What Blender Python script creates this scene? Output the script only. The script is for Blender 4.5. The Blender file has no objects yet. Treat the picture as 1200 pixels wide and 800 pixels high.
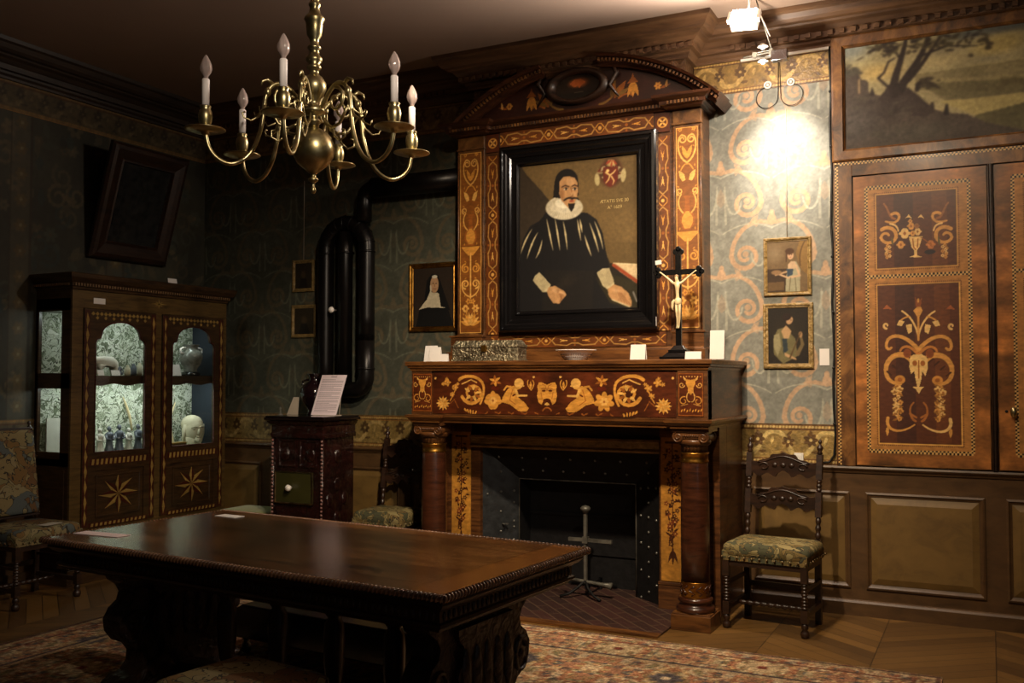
import bpy, bmesh, math, random
import numpy as np
from mathutils import Vector, Matrix
random.seed(7)
SC = bpy.context.scene
COL = SC.collection
PI = math.pi
R = math.radians

# ---------------------------------------------------------------- camera, world, lights, exposure
cam_d = bpy.data.cameras.new('camera')
cam_d.sensor_width = 36.0
cam_d.lens = 36.0 * 1120.0 / 1200.0
cam_d.clip_start = 0.05
cam = bpy.data.objects.new('camera', cam_d)
cam.location = (0, 0, 1.58)
cam.rotation_euler = (R(90 + 2.2), 0, R(26.57))
COL.objects.link(cam)
SC.camera = cam

world = bpy.data.worlds.new('world')
world.use_nodes = True
world.node_tree.nodes['Background'].inputs[0].default_value = (0.55, 0.6, 0.7, 1)
world.node_tree.nodes['Background'].inputs[1].default_value = 0.02
SC.world = world


def light(name, kind, loc, target, power, color, size=0.1, spot=None, blend=0.5):
    d = bpy.data.lights.new(name, kind)
    d.energy = power
    d.color = color
    if kind == 'AREA':
        d.size = size
    else:
        d.shadow_soft_size = size
    if kind == 'SPOT':
        d.spot_size = R(spot)
        d.spot_blend = blend
    o = bpy.data.objects.new(name, d)
    o.location = loc
    v = Vector(target) - Vector(loc)
    o.rotation_euler = v.to_track_quat('-Z', 'Y').to_euler()
    COL.objects.link(o)
    return o


WARM = (1.0, 0.80, 0.56)
# ceiling spot aimed at the fireplace, its neighbour aimed at the cupboard wall and rug, the halogen flood by the cornice
light('fireplace_spot', 'SPOT', (-1.55, 3.3, 3.95), (-2.45, 6.0, 1.65), 680, WARM, 0.07, 78, 1.0)
light('cupboard_spot', 'SPOT', (-0.55, 3.5, 3.95), (-0.35, 6.6, 1.5), 170, WARM, 0.07, 84, 1.0)
light('table_fill_spot', 'SPOT', (0.5, 0.9, 3.95), (-2.9, 4.1, 1.9), 430, (1.0, 0.86, 0.68), 0.07, 42, 1.0)  # added unseen spot, brightens the chandelier and table
light('halogen_flood', 'AREA', (-1.36, 6.02, 3.80), (-1.9, 4.9, 2.3), 40, (1.0, 0.86, 0.70), 0.12)
light('halogen_wall_spot', 'SPOT', (-1.30, 6.10, 3.72), (-1.265, 6.82, 3.10), 200, (1.0, 0.88, 0.74), 0.03, 48, 1.0)
light('halogen_bulb_light', 'POINT', (-1.30, 6.22, 3.60), (-1.3, 6.2, 0), 27, (1.0, 0.86, 0.70), 0.03)
light('halogen_ceiling_wash', 'SPOT', (-1.31, 6.02, 3.60), (-1.55, 5.3, 4.3), 340, (1.0, 0.87, 0.76), 0.05, 150, 1.0)
WINDOW_GLOW = 0.45

SC.view_settings.view_transform = 'Standard'
SC.view_settings.look = 'None'
SC.view_settings.gamma = 1.0
SC.view_settings.use_curve_mapping = False
SC.view_settings.exposure = 0.0
try:
    SC.cycles.max_bounces = 8
    SC.cycles.transparent_max_bounces = 8
    SC.cycles.caustics_reflective = False
    SC.cycles.caustics_refractive = False
    SC.cycles.sample_clamp_indirect = 4.0
except Exception:
    pass


# ---------------------------------------------------------------- colour helpers and materials
def lin(c):
    c = np.asarray(c, dtype=float)
    return np.where(c <= 0.04045, c / 12.92, ((c + 0.055) / 1.055) ** 2.4)


def C8(*c):
    return tuple(float(x) for x in lin(np.array(c[:3]) / 255.0)) + (1.0,)


def new_mat(name):
    m = bpy.data.materials.new(name)
    m.use_nodes = True
    nt = m.node_tree
    return m, nt, nt.nodes['Principled BSDF']


def setp(b, **k):
    for n, v in k.items():
        n = n.replace('_', ' ')
        if n in b.inputs:
            b.inputs[n].default_value = v


def wood(name, cols, scale=(2, 2, 14), rough=0.4, bump=0.15, coat=0.0, noise=3.0, fine=40):
    """streaked wood: noise stretched along the grain, two or three stain colours"""
    m, nt, b = new_mat(name)
    tc = nt.nodes.new('ShaderNodeTexCoord')
    mp = nt.nodes.new('ShaderNodeMapping')
    mp.inputs['Scale'].default_value = scale
    nz = nt.nodes.new('ShaderNodeTexNoise')
    nz.inputs['Scale'].default_value = noise
    nz.inputs['Detail'].default_value = 7
    nz.inputs['Roughness'].default_value = 0.62
    nz.inputs['Distortion'].default_value = 0.6
    cr = nt.nodes.new('ShaderNodeValToRGB')
    e = cr.color_ramp.elements
    e[0].position = 0.32
    e[0].color = C8(*cols[0])
    e[1].position = 0.70
    e[1].color = C8(*cols[-1])
    if len(cols) > 2:
        x = e.new(0.5)
        x.color = C8(*cols[1])
    L = nt.links.new
    L(tc.outputs['Object'], mp.inputs['Vector'])
    L(mp.outputs['Vector'], nz.inputs['Vector'])
    L(nz.outputs['Fac'], cr.inputs['Fac'])
    L(cr.outputs['Color'], b.inputs['Base Color'])
    b.inputs['Roughness'].default_value = rough
    if coat:
        setp(b, Coat_Weight=coat, Coat_Roughness=0.18)
    if bump:
        n2 = nt.nodes.new('ShaderNodeTexNoise')
        n2.inputs['Scale'].default_value = fine
        n2.inputs['Detail'].default_value = 3
        bp = nt.nodes.new('ShaderNodeBump')
        bp.inputs['Strength'].default_value = bump
        bp.inputs['Distance'].default_value = 0.004
        L(tc.outputs['Object'], n2.inputs['Vector'])
        L(n2.outputs['Fac'], bp.inputs['Height'])
        L(bp.outputs['Normal'], b.inputs['Normal'])
    return m


def carved(name, cols, rough=0.45, vscale=28, depth=0.012, strength=0.9, coat=0.1):
    """wood or metal with relief carving (voronoi and wave bump)"""
    m = wood(name, cols, scale=(3, 3, 6), rough=rough, bump=0.0, coat=coat)
    nt = m.node_tree
    b = nt.nodes['Principled BSDF']
    tc = nt.nodes.new('ShaderNodeTexCoord')
    vo = nt.nodes.new('ShaderNodeTexVoronoi')
    vo.inputs['Scale'].default_value = vscale
    vo.feature = 'SMOOTH_F1'
    nz = nt.nodes.new('ShaderNodeTexNoise')
    nz.inputs['Scale'].default_value = vscale * 0.6
    nz.inputs['Distortion'].default_value = 2.5
    ad = nt.nodes.new('ShaderNodeMath')
    ad.operation = 'ADD'
    bp = nt.nodes.new('ShaderNodeBump')
    bp.inputs['Strength'].default_value = strength
    bp.inputs['Distance'].default_value = depth
    L = nt.links.new
    L(tc.outputs['Object'], vo.inputs['Vector'])
    L(tc.outputs['Object'], nz.inputs['Vector'])
    L(vo.outputs['Distance'], ad.inputs[0])
    L(nz.outputs['Fac'], ad.inputs[1])
    L(ad.outputs[0], bp.inputs['Height'])
    L(bp.outputs['Normal'], b.inputs['Normal'])
    return m


def metal(name, col, rough=0.3, metallic=1.0, bump=0.0, mottled=None):
    m, nt, b = new_mat(name)
    tc = nt.nodes.new('ShaderNodeTexCoord')
    nz = nt.nodes.new('ShaderNodeTexNoise')
    nz.inputs['Scale'].default_value = 18
    nz.inputs['Detail'].default_value = 4
    cr = nt.nodes.new('ShaderNodeValToRGB')
    c2 = mottled or tuple(x * 0.72 for x in col)
    cr.color_ramp.elements[0].position = 0.35
    cr.color_ramp.elements[0].color = C8(*c2)
    cr.color_ramp.elements[1].position = 0.6
    cr.color_ramp.elements[1].color = C8(*col)
    L = nt.links.new
    L(tc.outputs['Object'], nz.inputs['Vector'])
    L(nz.outputs['Fac'], cr.inputs['Fac'])
    L(cr.outputs['Color'], b.inputs['Base Color'])
    b.inputs['Metallic'].default_value = metallic
    b.inputs['Roughness'].default_value = rough
    if bump:
        bp = nt.nodes.new('ShaderNodeBump')
        bp.inputs['Strength'].default_value = bump
        bp.inputs['Distance'].default_value = 0.01
        L(nz.outputs['Fac'], bp.inputs['Height'])
        L(bp.outputs['Normal'], b.inputs['Normal'])
    return m


def plain(name, col, rough=0.6, var=0.12, scale=12, metallic=0.0, **k):
    m, nt, b = new_mat(name)
    tc = nt.nodes.new('ShaderNodeTexCoord')
    nz = nt.nodes.new('ShaderNodeTexNoise')
    nz.inputs['Scale'].default_value = scale
    nz.inputs['Detail'].default_value = 5
    mx = nt.nodes.new('ShaderNodeMix')
    mx.data_type = 'RGBA'
    mx.inputs[6].default_value = C8(*[x * (1 - var) for x in col])
    mx.inputs[7].default_value = C8(*[min(255, x * (1 + var)) for x in col])
    L = nt.links.new
    L(tc.outputs['Object'], nz.inputs['Vector'])
    L(nz.outputs['Fac'], mx.inputs[0])
    L(mx.outputs[2], b.inputs['Base Color'])
    b.inputs['Roughness'].default_value = rough
    b.inputs['Metallic'].default_value = metallic
    setp(b, **k)
    return m


def painted(name, rough=0.45, var=0.35, scale=(6, 6, 20), coat=0.0, bump=0.0, fine=30, spec=0.5):
    """surface whose pattern sits in the mesh colours (marquetry, oil paint, printed paper), broken up by noise"""
    m, nt, b = new_mat(name)
    at = nt.nodes.new('ShaderNodeAttribute')
    at.attribute_name = 'Col'
    tc = nt.nodes.new('ShaderNodeTexCoord')
    mp = nt.nodes.new('ShaderNodeMapping')
    mp.inputs['Scale'].default_value = scale
    nz = nt.nodes.new('ShaderNodeTexNoise')
    nz.inputs['Scale'].default_value = 3
    nz.inputs['Detail'].default_value = 6
    mr = nt.nodes.new('ShaderNodeMapRange')
    mr.inputs['From Min'].default_value = 0.3
    mr.inputs['From Max'].default_value = 0.7
    mr.inputs['To Min'].default_value = 1 - var
    mr.inputs['To Max'].default_value = 1 + var * 0.4
    vm = nt.nodes.new('ShaderNodeVectorMath')
    vm.operation = 'SCALE'
    L = nt.links.new
    L(tc.outputs['Object'], mp.inputs['Vector'])
    L(mp.outputs['Vector'], nz.inputs['Vector'])
    L(nz.outputs['Fac'], mr.inputs['Value'])
    L(at.outputs['Color'], vm.inputs[0])
    L(mr.outputs['Result'], vm.inputs['Scale'])
    L(vm.outputs['Vector'], b.inputs['Base Color'])
    b.inputs['Roughness'].default_value = rough
    setp(b, Specular_IOR_Level=spec)
    if coat:
        setp(b, Coat_Weight=coat, Coat_Roughness=0.2)
    if bump:
        n2 = nt.nodes.new('ShaderNodeTexNoise')
        n2.inputs['Scale'].default_value = fine
        bp = nt.nodes.new('ShaderNodeBump')
        bp.inputs['Strength'].default_value = bump
        bp.inputs['Distance'].default_value = 0.006
        L(tc.outputs['Object'], n2.inputs['Vector'])
        L(n2.outputs['Fac'], bp.inputs['Height'])
        L(bp.outputs['Normal'], b.inputs['Normal'])
    return m


def tapestry(name, cols, scale=9.0, rough=0.95):
    """woven floral upholstery: distorted voronoi cells in wool colours with a dark outline"""
    m, nt, b = new_mat(name)
    L = nt.links.new
    tc = nt.nodes.new('ShaderNodeTexCoord')
    nz = nt.nodes.new('ShaderNodeTexNoise')
    nz.inputs['Scale'].default_value = scale * 0.7
    nz.inputs['Distortion'].default_value = 1.0
    mx = nt.nodes.new('ShaderNodeMix')
    mx.data_type = 'RGBA'
    mx.inputs[0].default_value = 0.32
    vo = nt.nodes.new('ShaderNodeTexVoronoi')
    vo.inputs['Scale'].default_value = scale
    ve = nt.nodes.new('ShaderNodeTexVoronoi')
    ve.feature = 'DISTANCE_TO_EDGE'
    ve.inputs['Scale'].default_value = scale
    L(tc.outputs['Object'], mx.inputs[6])
    L(tc.outputs['Object'], nz.inputs['Vector'])
    L(nz.outputs['Color'], mx.inputs[7])
    L(mx.outputs[2], vo.inputs['Vector'])
    L(mx.outputs[2], ve.inputs['Vector'])
    sp = nt.nodes.new('ShaderNodeSeparateColor')
    L(vo.outputs['Color'], sp.inputs[0])
    cr = nt.nodes.new('ShaderNodeValToRGB')
    cr.color_ramp.interpolation = 'CONSTANT'
    e = cr.color_ramp.elements
    e[0].position = 0
    e[0].color = C8(*cols[0])
    e[1].position = 1.0 / len(cols)
    e[1].color = C8(*cols[1])
    for i in range(2, len(cols)):
        x = e.new(i / len(cols))
        x.color = C8(*cols[i])
    L(sp.outputs[0], cr.inputs['Fac'])
    gt = nt.nodes.new('ShaderNodeMath')
    gt.operation = 'LESS_THAN'
    gt.inputs[1].default_value = 0.035
    L(ve.outputs['Distance'], gt.inputs[0])
    m2 = nt.nodes.new('ShaderNodeMix')
    m2.data_type = 'RGBA'
    L(gt.outputs[0], m2.inputs[0])
    L(cr.outputs['Color'], m2.inputs[6])
    m2.inputs[7].default_value = C8(58, 54, 46)
    L(m2.outputs[2], b.inputs['Base Color'])
    n3 = nt.nodes.new('ShaderNodeTexNoise')
    n3.inputs['Scale'].default_value = 150
    bp = nt.nodes.new('ShaderNodeBump')
    bp.inputs['Strength'].default_value = 0.5
    bp.inputs['Distance'].default_value = 0.003
    L(tc.outputs['Object'], n3.inputs['Vector'])
    L(n3.outputs['Fac'], bp.inputs['Height'])
    L(bp.outputs['Normal'], b.inputs['Normal'])
    b.inputs['Roughness'].default_value = rough
    setp(b, Specular_IOR_Level=0.15)
    return m


def emitter(name, col, strength):
    m, nt, b = new_mat(name)
    setp(b, Emission_Color=(*col, 1), Emission_Strength=strength)
    return m


def thin_glass(name, tint=(0.95, 0.97, 0.96)):
    m = bpy.data.materials.new(name)
    m.use_nodes = True
    nt = m.node_tree
    nt.nodes.clear()
    out = nt.nodes.new('ShaderNodeOutputMaterial')
    tr = nt.nodes.new('ShaderNodeBsdfTransparent')
    tr.inputs[0].default_value = (*tint, 1)
    gl = nt.nodes.new('ShaderNodeBsdfGlossy')
    gl.inputs['Roughness'].default_value = 0.03
    lw = nt.nodes.new('ShaderNodeLayerWeight')
    pw = nt.nodes.new('ShaderNodeMath')
    pw.operation = 'POWER'
    pw.inputs[1].default_value = 4.0
    ma = nt.nodes.new('ShaderNodeMath')
    ma.operation = 'MULTIPLY_ADD'
    ma.inputs[1].default_value = 0.6
    ma.inputs[2].default_value = 0.03
    mx = nt.nodes.new('ShaderNodeMixShader')
    L = nt.links.new
    L(lw.outputs['Facing'], pw.inputs[0])
    L(pw.outputs[0], ma.inputs[0])
    L(ma.outputs[0], mx.inputs[0])
    L(tr.outputs[0], mx.inputs[1])
    L(gl.outputs[0], mx.inputs[2])
    L(mx.outputs[0], out.inputs['Surface'])
    return m


M = {}
M['walnut'] = wood('walnut', [(54, 30, 15), (88, 53, 26), (116, 73, 36)], rough=0.38, coat=0.25)
M['walnut_h'] = wood('walnut_horizontal', [(58, 33, 15), (98, 60, 27), (130, 84, 40)], scale=(1.2, 8, 8), rough=0.36, coat=0.3)
M['burl'] = wood('burl_walnut', [(48, 28, 14), (102, 65, 31), (150, 104, 53)], scale=(3, 3, 2.2), rough=0.4, coat=0.25, noise=2.8)
M['mahogany'] = wood('mahogany', [(40, 20, 12), (64, 33, 19), (80, 43, 25)], rough=0.28, coat=0.4)
M['dark_oak'] = wood('dark_oak', [(26, 15, 9), (44, 26, 15), (58, 35, 20)], rough=0.42, coat=0.15)
M['dark_oak_h'] = wood('dark_oak_horizontal', [(26, 15, 9), (44, 26, 15), (60, 36, 20)], scale=(1.5, 10, 10), rough=0.42, coat=0.15)
M['carved_oak'] = carved('carved_dark_oak', [(26, 15, 9), (42, 25, 15), (54, 32, 18)], vscale=18, depth=0.02)
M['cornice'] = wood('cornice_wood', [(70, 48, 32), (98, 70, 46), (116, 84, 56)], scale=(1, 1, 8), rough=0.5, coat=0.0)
M['cornice_shaded'] = wood('cornice_shaded_wood', [(34, 24, 17), (50, 36, 25), (60, 44, 30)], scale=(1, 1, 8), rough=0.55)  # same wood as the cornice, shade of the left wall put into its colour
M['cornice_carved'] = carved('cornice_carved_wood', [(58, 38, 22), (88, 60, 36), (104, 72, 44)], vscale=30, depth=0.015)
M['ebony'] = wood('ebonised_wood', [(10, 9, 10), (18, 16, 17)], rough=0.22, coat=0.5, bump=0.05)
M['wainscot'] = wood('brown_panelling', [(70, 50, 30), (84, 60, 36), (94, 68, 40)], scale=(2, 2, 5), rough=0.42, bump=0.12)
M['wainscot_field'] = wood('ochre_brown_panel', [(98, 74, 38), (112, 86, 44), (120, 92, 48)], scale=(2, 2, 3), rough=0.5, bump=0.1)
M['brass'] = metal('old_brass', (200, 186, 142), 0.33, mottled=(158, 142, 98))
M['gold'] = metal('gilding', (190, 140, 62), 0.38, mottled=(130, 86, 34), bump=0.2)
M['gold_dull'] = carved('dull_gilt_moulding', [(112, 90, 50), (150, 122, 72), (176, 146, 90)], vscale=40, depth=0.008)
M['iron'] = metal('blackened_iron', (52, 54, 56), 0.5, 0.4, bump=0.4)
M['iron_dark'] = metal('sooty_shaded_iron', (28, 26, 27), 0.65, 0.4, bump=0.4)
M['iron_grey'] = metal('grey_wrought_iron', (118, 114, 104), 0.45, 0.4)
M['pipe'] = metal('black_stove_pipe', (26, 22, 21), 0.33, 0.4)
M['nail'] = metal('brass_nail', (150, 130, 96), 0.3)
M['stud'] = metal('steel_stud', (128, 126, 120), 0.35, 0.6)
M['stove'] = carved('glazed_stove_tile', [(22, 10, 9), (36, 15, 12), (50, 22, 18)], rough=0.2, vscale=22, depth=0.014, coat=0.6)
M['stove_black'] = plain('black_enamel', (22, 14, 13), 0.2, Coat_Weight=0.5)
M['paper'] = plain('white_card', (232, 226, 220), 0.8, 0.03)
M['paper_dim'] = plain('cream_card', (188, 174, 156), 0.8, 0.05)
M['ink'] = plain('printed_ink', (96, 84, 92), 0.8, 0.05)
M['porcelain'] = plain('glazed_porcelain', (242, 234, 226), 0.3, 0.05)
M['ivory'] = plain('ivory', (226, 204, 160), 0.35, 0.08)
M['candle'] = plain('candle_sleeve', (252, 238, 232), 0.5, 0.03)
M['stone'] = plain('pale_stone', (196, 188, 160), 0.85, 0.1, 20)
M['plaster'] = plain('white_plaster_figure', (208, 204, 190), 0.7, 0.08)
M['slate'] = plain('grey_figure_glaze', (92, 96, 104), 0.35, 0.2)
M['glass'] = thin_glass('cabinet_glass')
M['ceiling'] = plain('ceiling_plaster', (160, 138, 122), 0.9, 0.07, 1.2)
M['wall_plain'] = plain('dark_wall_paint', (64, 62, 50), 0.85, 0.1)
M['green_velvet'] = plain('green_velvet', (142, 140, 70), 0.9, 0.2, 30, Sheen_Weight=0.4)
M['tapestry'] = tapestry('tapestry_upholstery', [(128, 114, 74), (104, 90, 54), (146, 132, 90), (78, 78, 58), (122, 102, 62)], 15)
M['tapestry_big'] = tapestry('floral_tapestry', [(138, 126, 92), (120, 94, 58), (88, 94, 92), (132, 116, 80), (108, 80, 54), (122, 114, 80)], 11)
M['brocade'] = tapestry('green_brocade_lining', [(200, 204, 184), (148, 156, 132), (108, 116, 94), (190, 194, 174), (210, 212, 196)], 19)
M['marquetry'] = painted('marquetry', 0.34, 0.38, (7, 7, 22), coat=0.35)
M['inlay'] = painted('inlaid_wood', 0.4, 0.3, (9, 9, 18), coat=0.2)
M['oil'] = painted('oil_paint', 0.6, 0.18, (14, 14, 14), coat=0.0, bump=0.12, fine=90, spec=0.3)
M['wallpaper'] = painted('wallpaper', 0.62, 0.16, (5, 5, 5), bump=0.15, fine=60, spec=0.35)
M['giltpaper'] = painted('gilt_paper_border', 0.42, 0.3, (20, 20, 20), bump=0.6, fine=70, spec=0.7)
M['rug'] = painted('wool_rug', 0.97, 0.55, (30, 30, 30), bump=0.8, fine=140, spec=0.1)
M['sheet'] = painted('printed_sheet', 0.8, 0.03, (8, 8, 8))
M['lamp_glass'] = emitter('lit_halogen_glass', (1.0, 0.93, 0.82), 60)
M['halogen'] = emitter('lit_halogen_bulb', (1.0, 0.95, 0.86), 6)
M['white_plastic'] = plain('white_plastic', (226, 222, 214), 0.4, 0.03)
M['clear_bulb'] = plain('frosted_bulb_glass', (214, 190, 182), 0.12, 0.04, Coat_Weight=0.6, Transmission_Weight=0.35)
M['vase_dark'] = plain('dark_glazed_vase', (26, 12, 16), 0.12, 0.2, Coat_Weight=0.7)
M['cable'] = plain('black_cable', (18, 17, 17), 0.5, 0.1)
M['silver'] = carved('chased_silver', [(84, 76, 58), (140, 130, 106), (180, 170, 140)], rough=0.35, vscale=55, depth=0.012)
M['silver'].node_tree.nodes['Principled BSDF'].inputs['Metallic'].default_value = 0.8
M['dark_walnut'] = wood('dark_walnut_moulding', [(40, 20, 11), (66, 36, 19), (84, 48, 26)], scale=(1.5, 8, 8), rough=0.36, coat=0.3)
M['mirror'] = metal('old_mirror_glass', (92, 92, 92), 0.16, 0.8)


# ---------------------------------------------------------------- picture canvas (numpy) for inlay, paper and paint
def vnoise(H, W, cell, seed=0):
    g = np.random.RandomState(seed).rand(int(H / cell) + 3, int(W / cell) + 3)
    y = np.arange(H) / cell
    x = np.arange(W) / cell
    yi = y.astype(int)
    xi = x.astype(int)
    fy = (y - yi)[:, None]
    fx = (x - xi)[None, :]
    fy = fy * fy * (3 - 2 * fy)
    fx = fx * fx * (3 - 2 * fx)
    a = g[np.ix_(yi, xi)]
    b = g[np.ix_(yi, xi + 1)]
    c = g[np.ix_(yi + 1, xi)]
    d = g[np.ix_(yi + 1, xi + 1)]
    return (a * (1 - fx) + b * fx) * (1 - fy) + (c * (1 - fx) + d * fx) * fy


class Cv:
    """a small picture in metres (u right, v up), one pixel per mesh vertex"""

    def __init__(s, w, h, res, base):
        s.w, s.h = w, h
        s.W = max(2, int(round(w / res)) + 1)
        s.H = max(2, int(round(h / res)) + 1)
        s.px = w / (s.W - 1)
        s.py = h / (s.H - 1)
        s.img = np.empty((s.H, s.W, 3))
        s.img[:] = np.array(base) / 255.0
        s.map = lambda x, y: (x, y)
        s.k = 1.0
        s.sx = 1.0

    def quad(s, TL, TR, BR, BL, u0=0.0, u1=None, v0=0.0, v1=None):
        """read coordinates measured in a slanted picture and straighten them"""
        u1 = s.w if u1 is None else u1
        v1 = s.h if v1 is None else v1

        def f(X, Y):
            t = (Y - TL[1]) / (BL[1] - TL[1])
            xl = TL[0] + (BL[0] - TL[0]) * t
            xr = TR[0] + (BR[0] - TR[0]) * t
            u = (X - xl) / (xr - xl)
            yt = TL[1] + (TR[1] - TL[1]) * u
            yb = BL[1] + (BR[1] - BL[1]) * u
            return u0 + (u1 - u0) * u, v0 + (v1 - v0) * (yb - Y) / (yb - yt)
        s.map = f
        s.k = (v1 - v0) / (BL[1] - TL[1])

    def at(s, ox=0, oy=0, sx=1, sy=1):
        s.map = lambda x, y: (ox + sx * x, oy + sy * y)
        s.k = (abs(sx) + abs(sy)) / 2

    def tone(s, amp, cell, seed=0, stretch=1.0):
        n = vnoise(s.H, int(s.W * stretch) + 1, cell / s.px, seed)
        if stretch != 1.0:
            ix = (np.arange(s.W) * stretch).astype(int)
            n = n[:, ix]
        s.img *= (1 + amp * (n[:, :s.W, None] - 0.5) * 2)

    def blend(s, m, j0, i0, col, a=1.0):
        h, w = m.shape
        sub = s.img[j0:j0 + h, i0:i0 + w]
        m = (m * a)[..., None]
        sub[:] = sub * (1 - m) + np.array(col) / 255.0 * m

    def win(s, x0, x1, y0, y1):
        i0 = max(0, int(x0 / s.px))
        i1 = min(s.W, int(x1 / s.px) + 2)
        j0 = max(0, int(y0 / s.py))
        j1 = min(s.H, int(y1 / s.py) + 2)
        if i1 <= i0 or j1 <= j0:
            return None
        return i0, i1, j0, j1

    def rect(s, x0, y0, x1, y1, col, a=1.0):
        s.poly([(x0, y0), (x1, y0), (x1, y1), (x0, y1)], col, a)

    def poly(s, pts, col, a=1.0):
        P = [s.map(*p) for p in pts]
        xs = [p[0] for p in P]
        ys = [p[1] for p in P]
        w = s.win(min(xs), max(xs), min(ys), max(ys))
        if not w:
            return
        i0, i1, j0, j1 = w
        X, Y = np.meshgrid(np.arange(i0, i1) * s.px, np.arange(j0, j1) * s.py)
        ins = np.zeros(X.shape, bool)
        n = len(P)
        for i in range(n):
            xa, ya = P[i]
            xb, yb = P[(i + 1) % n]
            if ya == yb:
                continue
            c = ((ya > Y) != (yb > Y)) & (X < (xb - xa) * (Y - ya) / (yb - ya) + xa)
            ins ^= c
        s.blend(ins.astype(float), j0, i0, col, a)

    def line(s, pts, w0, col, w1=None, a=1.0, raw=False):
        if w1 is None:
            w1 = w0
        P = [s.map(*p) for p in pts]
        n = len(P) - 1
        for i in range(n):
            ra = (w0 + (w1 - w0) * i / n) * s.k / 2
            rb = (w0 + (w1 - w0) * (i + 1) / n) * s.k / 2
            (xa, ya), (xb, yb) = P[i], P[i + 1]
            r = max(ra, rb) + s.px
            w = s.win(min(xa, xb) - r, max(xa, xb) + r, min(ya, yb) - r, max(ya, yb) + r)
            if not w:
                continue
            i0, i1, j0, j1 = w
            X, Y = np.meshgrid(np.arange(i0, i1) * s.px, np.arange(j0, j1) * s.py)
            dx, dy = xb - xa, yb - ya
            L2 = dx * dx + dy * dy + 1e-12
            t = np.clip(((X - xa) * dx + (Y - ya) * dy) / L2, 0, 1)
            d = np.hypot(X - xa - t * dx, Y - ya - t * dy)
            rr = ra + (rb - ra) * t
            m = np.clip((rr - d) / s.px + 0.5, 0, 1) * np.clip(rr * 2 / s.px, 0, 1)
            s.blend(m, j0, i0, col, a)

    def ell(s, x, y, rx, ry, col, rot=0.0, a=1.0, soft=0.0):
        cx, cy = s.map(x, y)
        rx, ry = rx * s.k, ry * s.k
        r = max(rx, ry)
        w = s.win(cx - r, cx + r, cy - r, cy + r)
        if not w:
            return
        i0, i1, j0, j1 = w
        X, Y = np.meshgrid(np.arange(i0, i1) * s.px - cx, np.arange(j0, j1) * s.py - cy)
        c, q = math.cos(rot), math.sin(rot)
        U = (X * c + Y * q) / rx
        V = (-X * q + Y * c) / ry
        d = np.hypot(U, V)
        e = soft if soft else s.px / min(rx, ry)
        m = np.clip((1 - d) / e + (0 if soft else 0.5), 0, 1)
        s.blend(m, j0, i0, col, a)

    def blur(s, n=1):
        for _ in range(n):
            p = np.pad(s.img, ((1, 1), (1, 1), (0, 0)), 'edge')
            s.img = (p[:-2, 1:-1] + p[2:, 1:-1] + p[1:-1, :-2] + p[1:-1, 2:] + 2 * p[1:-1, 1:-1]) / 6

    # vocabulary of ornament
    def spiral(s, x, y, r0, r1, a0, turns, w0, w1, col, a=1.0, n=None):
        n = n or max(8, int(abs(turns) * 16))
        P = []
        for i in range(n + 1):
            t = i / n
            ang = a0 + turns * 2 * PI * t
            r = r0 + (r1 - r0) * t
            P.append((x + r * math.cos(ang), y + r * math.sin(ang)))
        s.line(P, w0, col, w1, a)
        return P

    def leaf(s, x, y, ang, ln, wd, col, a=1.0):
        c, q = math.cos(ang), math.sin(ang)
        P = []
        for t in np.linspace(0, 1, 8):
            b = math.sin(PI * t ** 0.8) * wd / 2
            P.append((x + c * ln * t - q * b, y + q * ln * t + c * b))
        for t in np.linspace(1, 0, 8):
            b = math.sin(PI * t ** 0.8) * wd / 2
            P.append((x + c * ln * t + q * b, y + q * ln * t - c * b))
        s.poly(P, col, a)

    def flower(s, x, y, r, n, col, mid, rot=0.0):
        for i in range(n):
            t = rot + 2 * PI * i / n
            s.ell(x + r * 0.6 * math.cos(t), y + r * 0.6 * math.sin(t), r * 0.46, r * 0.3, col, t)
        s.ell(x, y, r * 0.25, r * 0.25, mid)


def bez(p0, p1, p2, p3=None, n=10):
    if isinstance(p3, int):
        p3, n = None, p3
    P = []
    for i in range(n + 1):
        t = i / n
        if p3 is None:
            P.append(tuple((1 - t) ** 2 * p0[k] + 2 * t * (1 - t) * p1[k] + t * t * p2[k] for k in range(2)))
        else:
            P.append(tuple((1 - t) ** 3 * p0[k] + 3 * t * (1 - t) ** 2 * p1[k] + 3 * t * t * (1 - t) * p2[k] + t ** 3 * p3[k] for k in range(2)))
    return P


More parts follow.
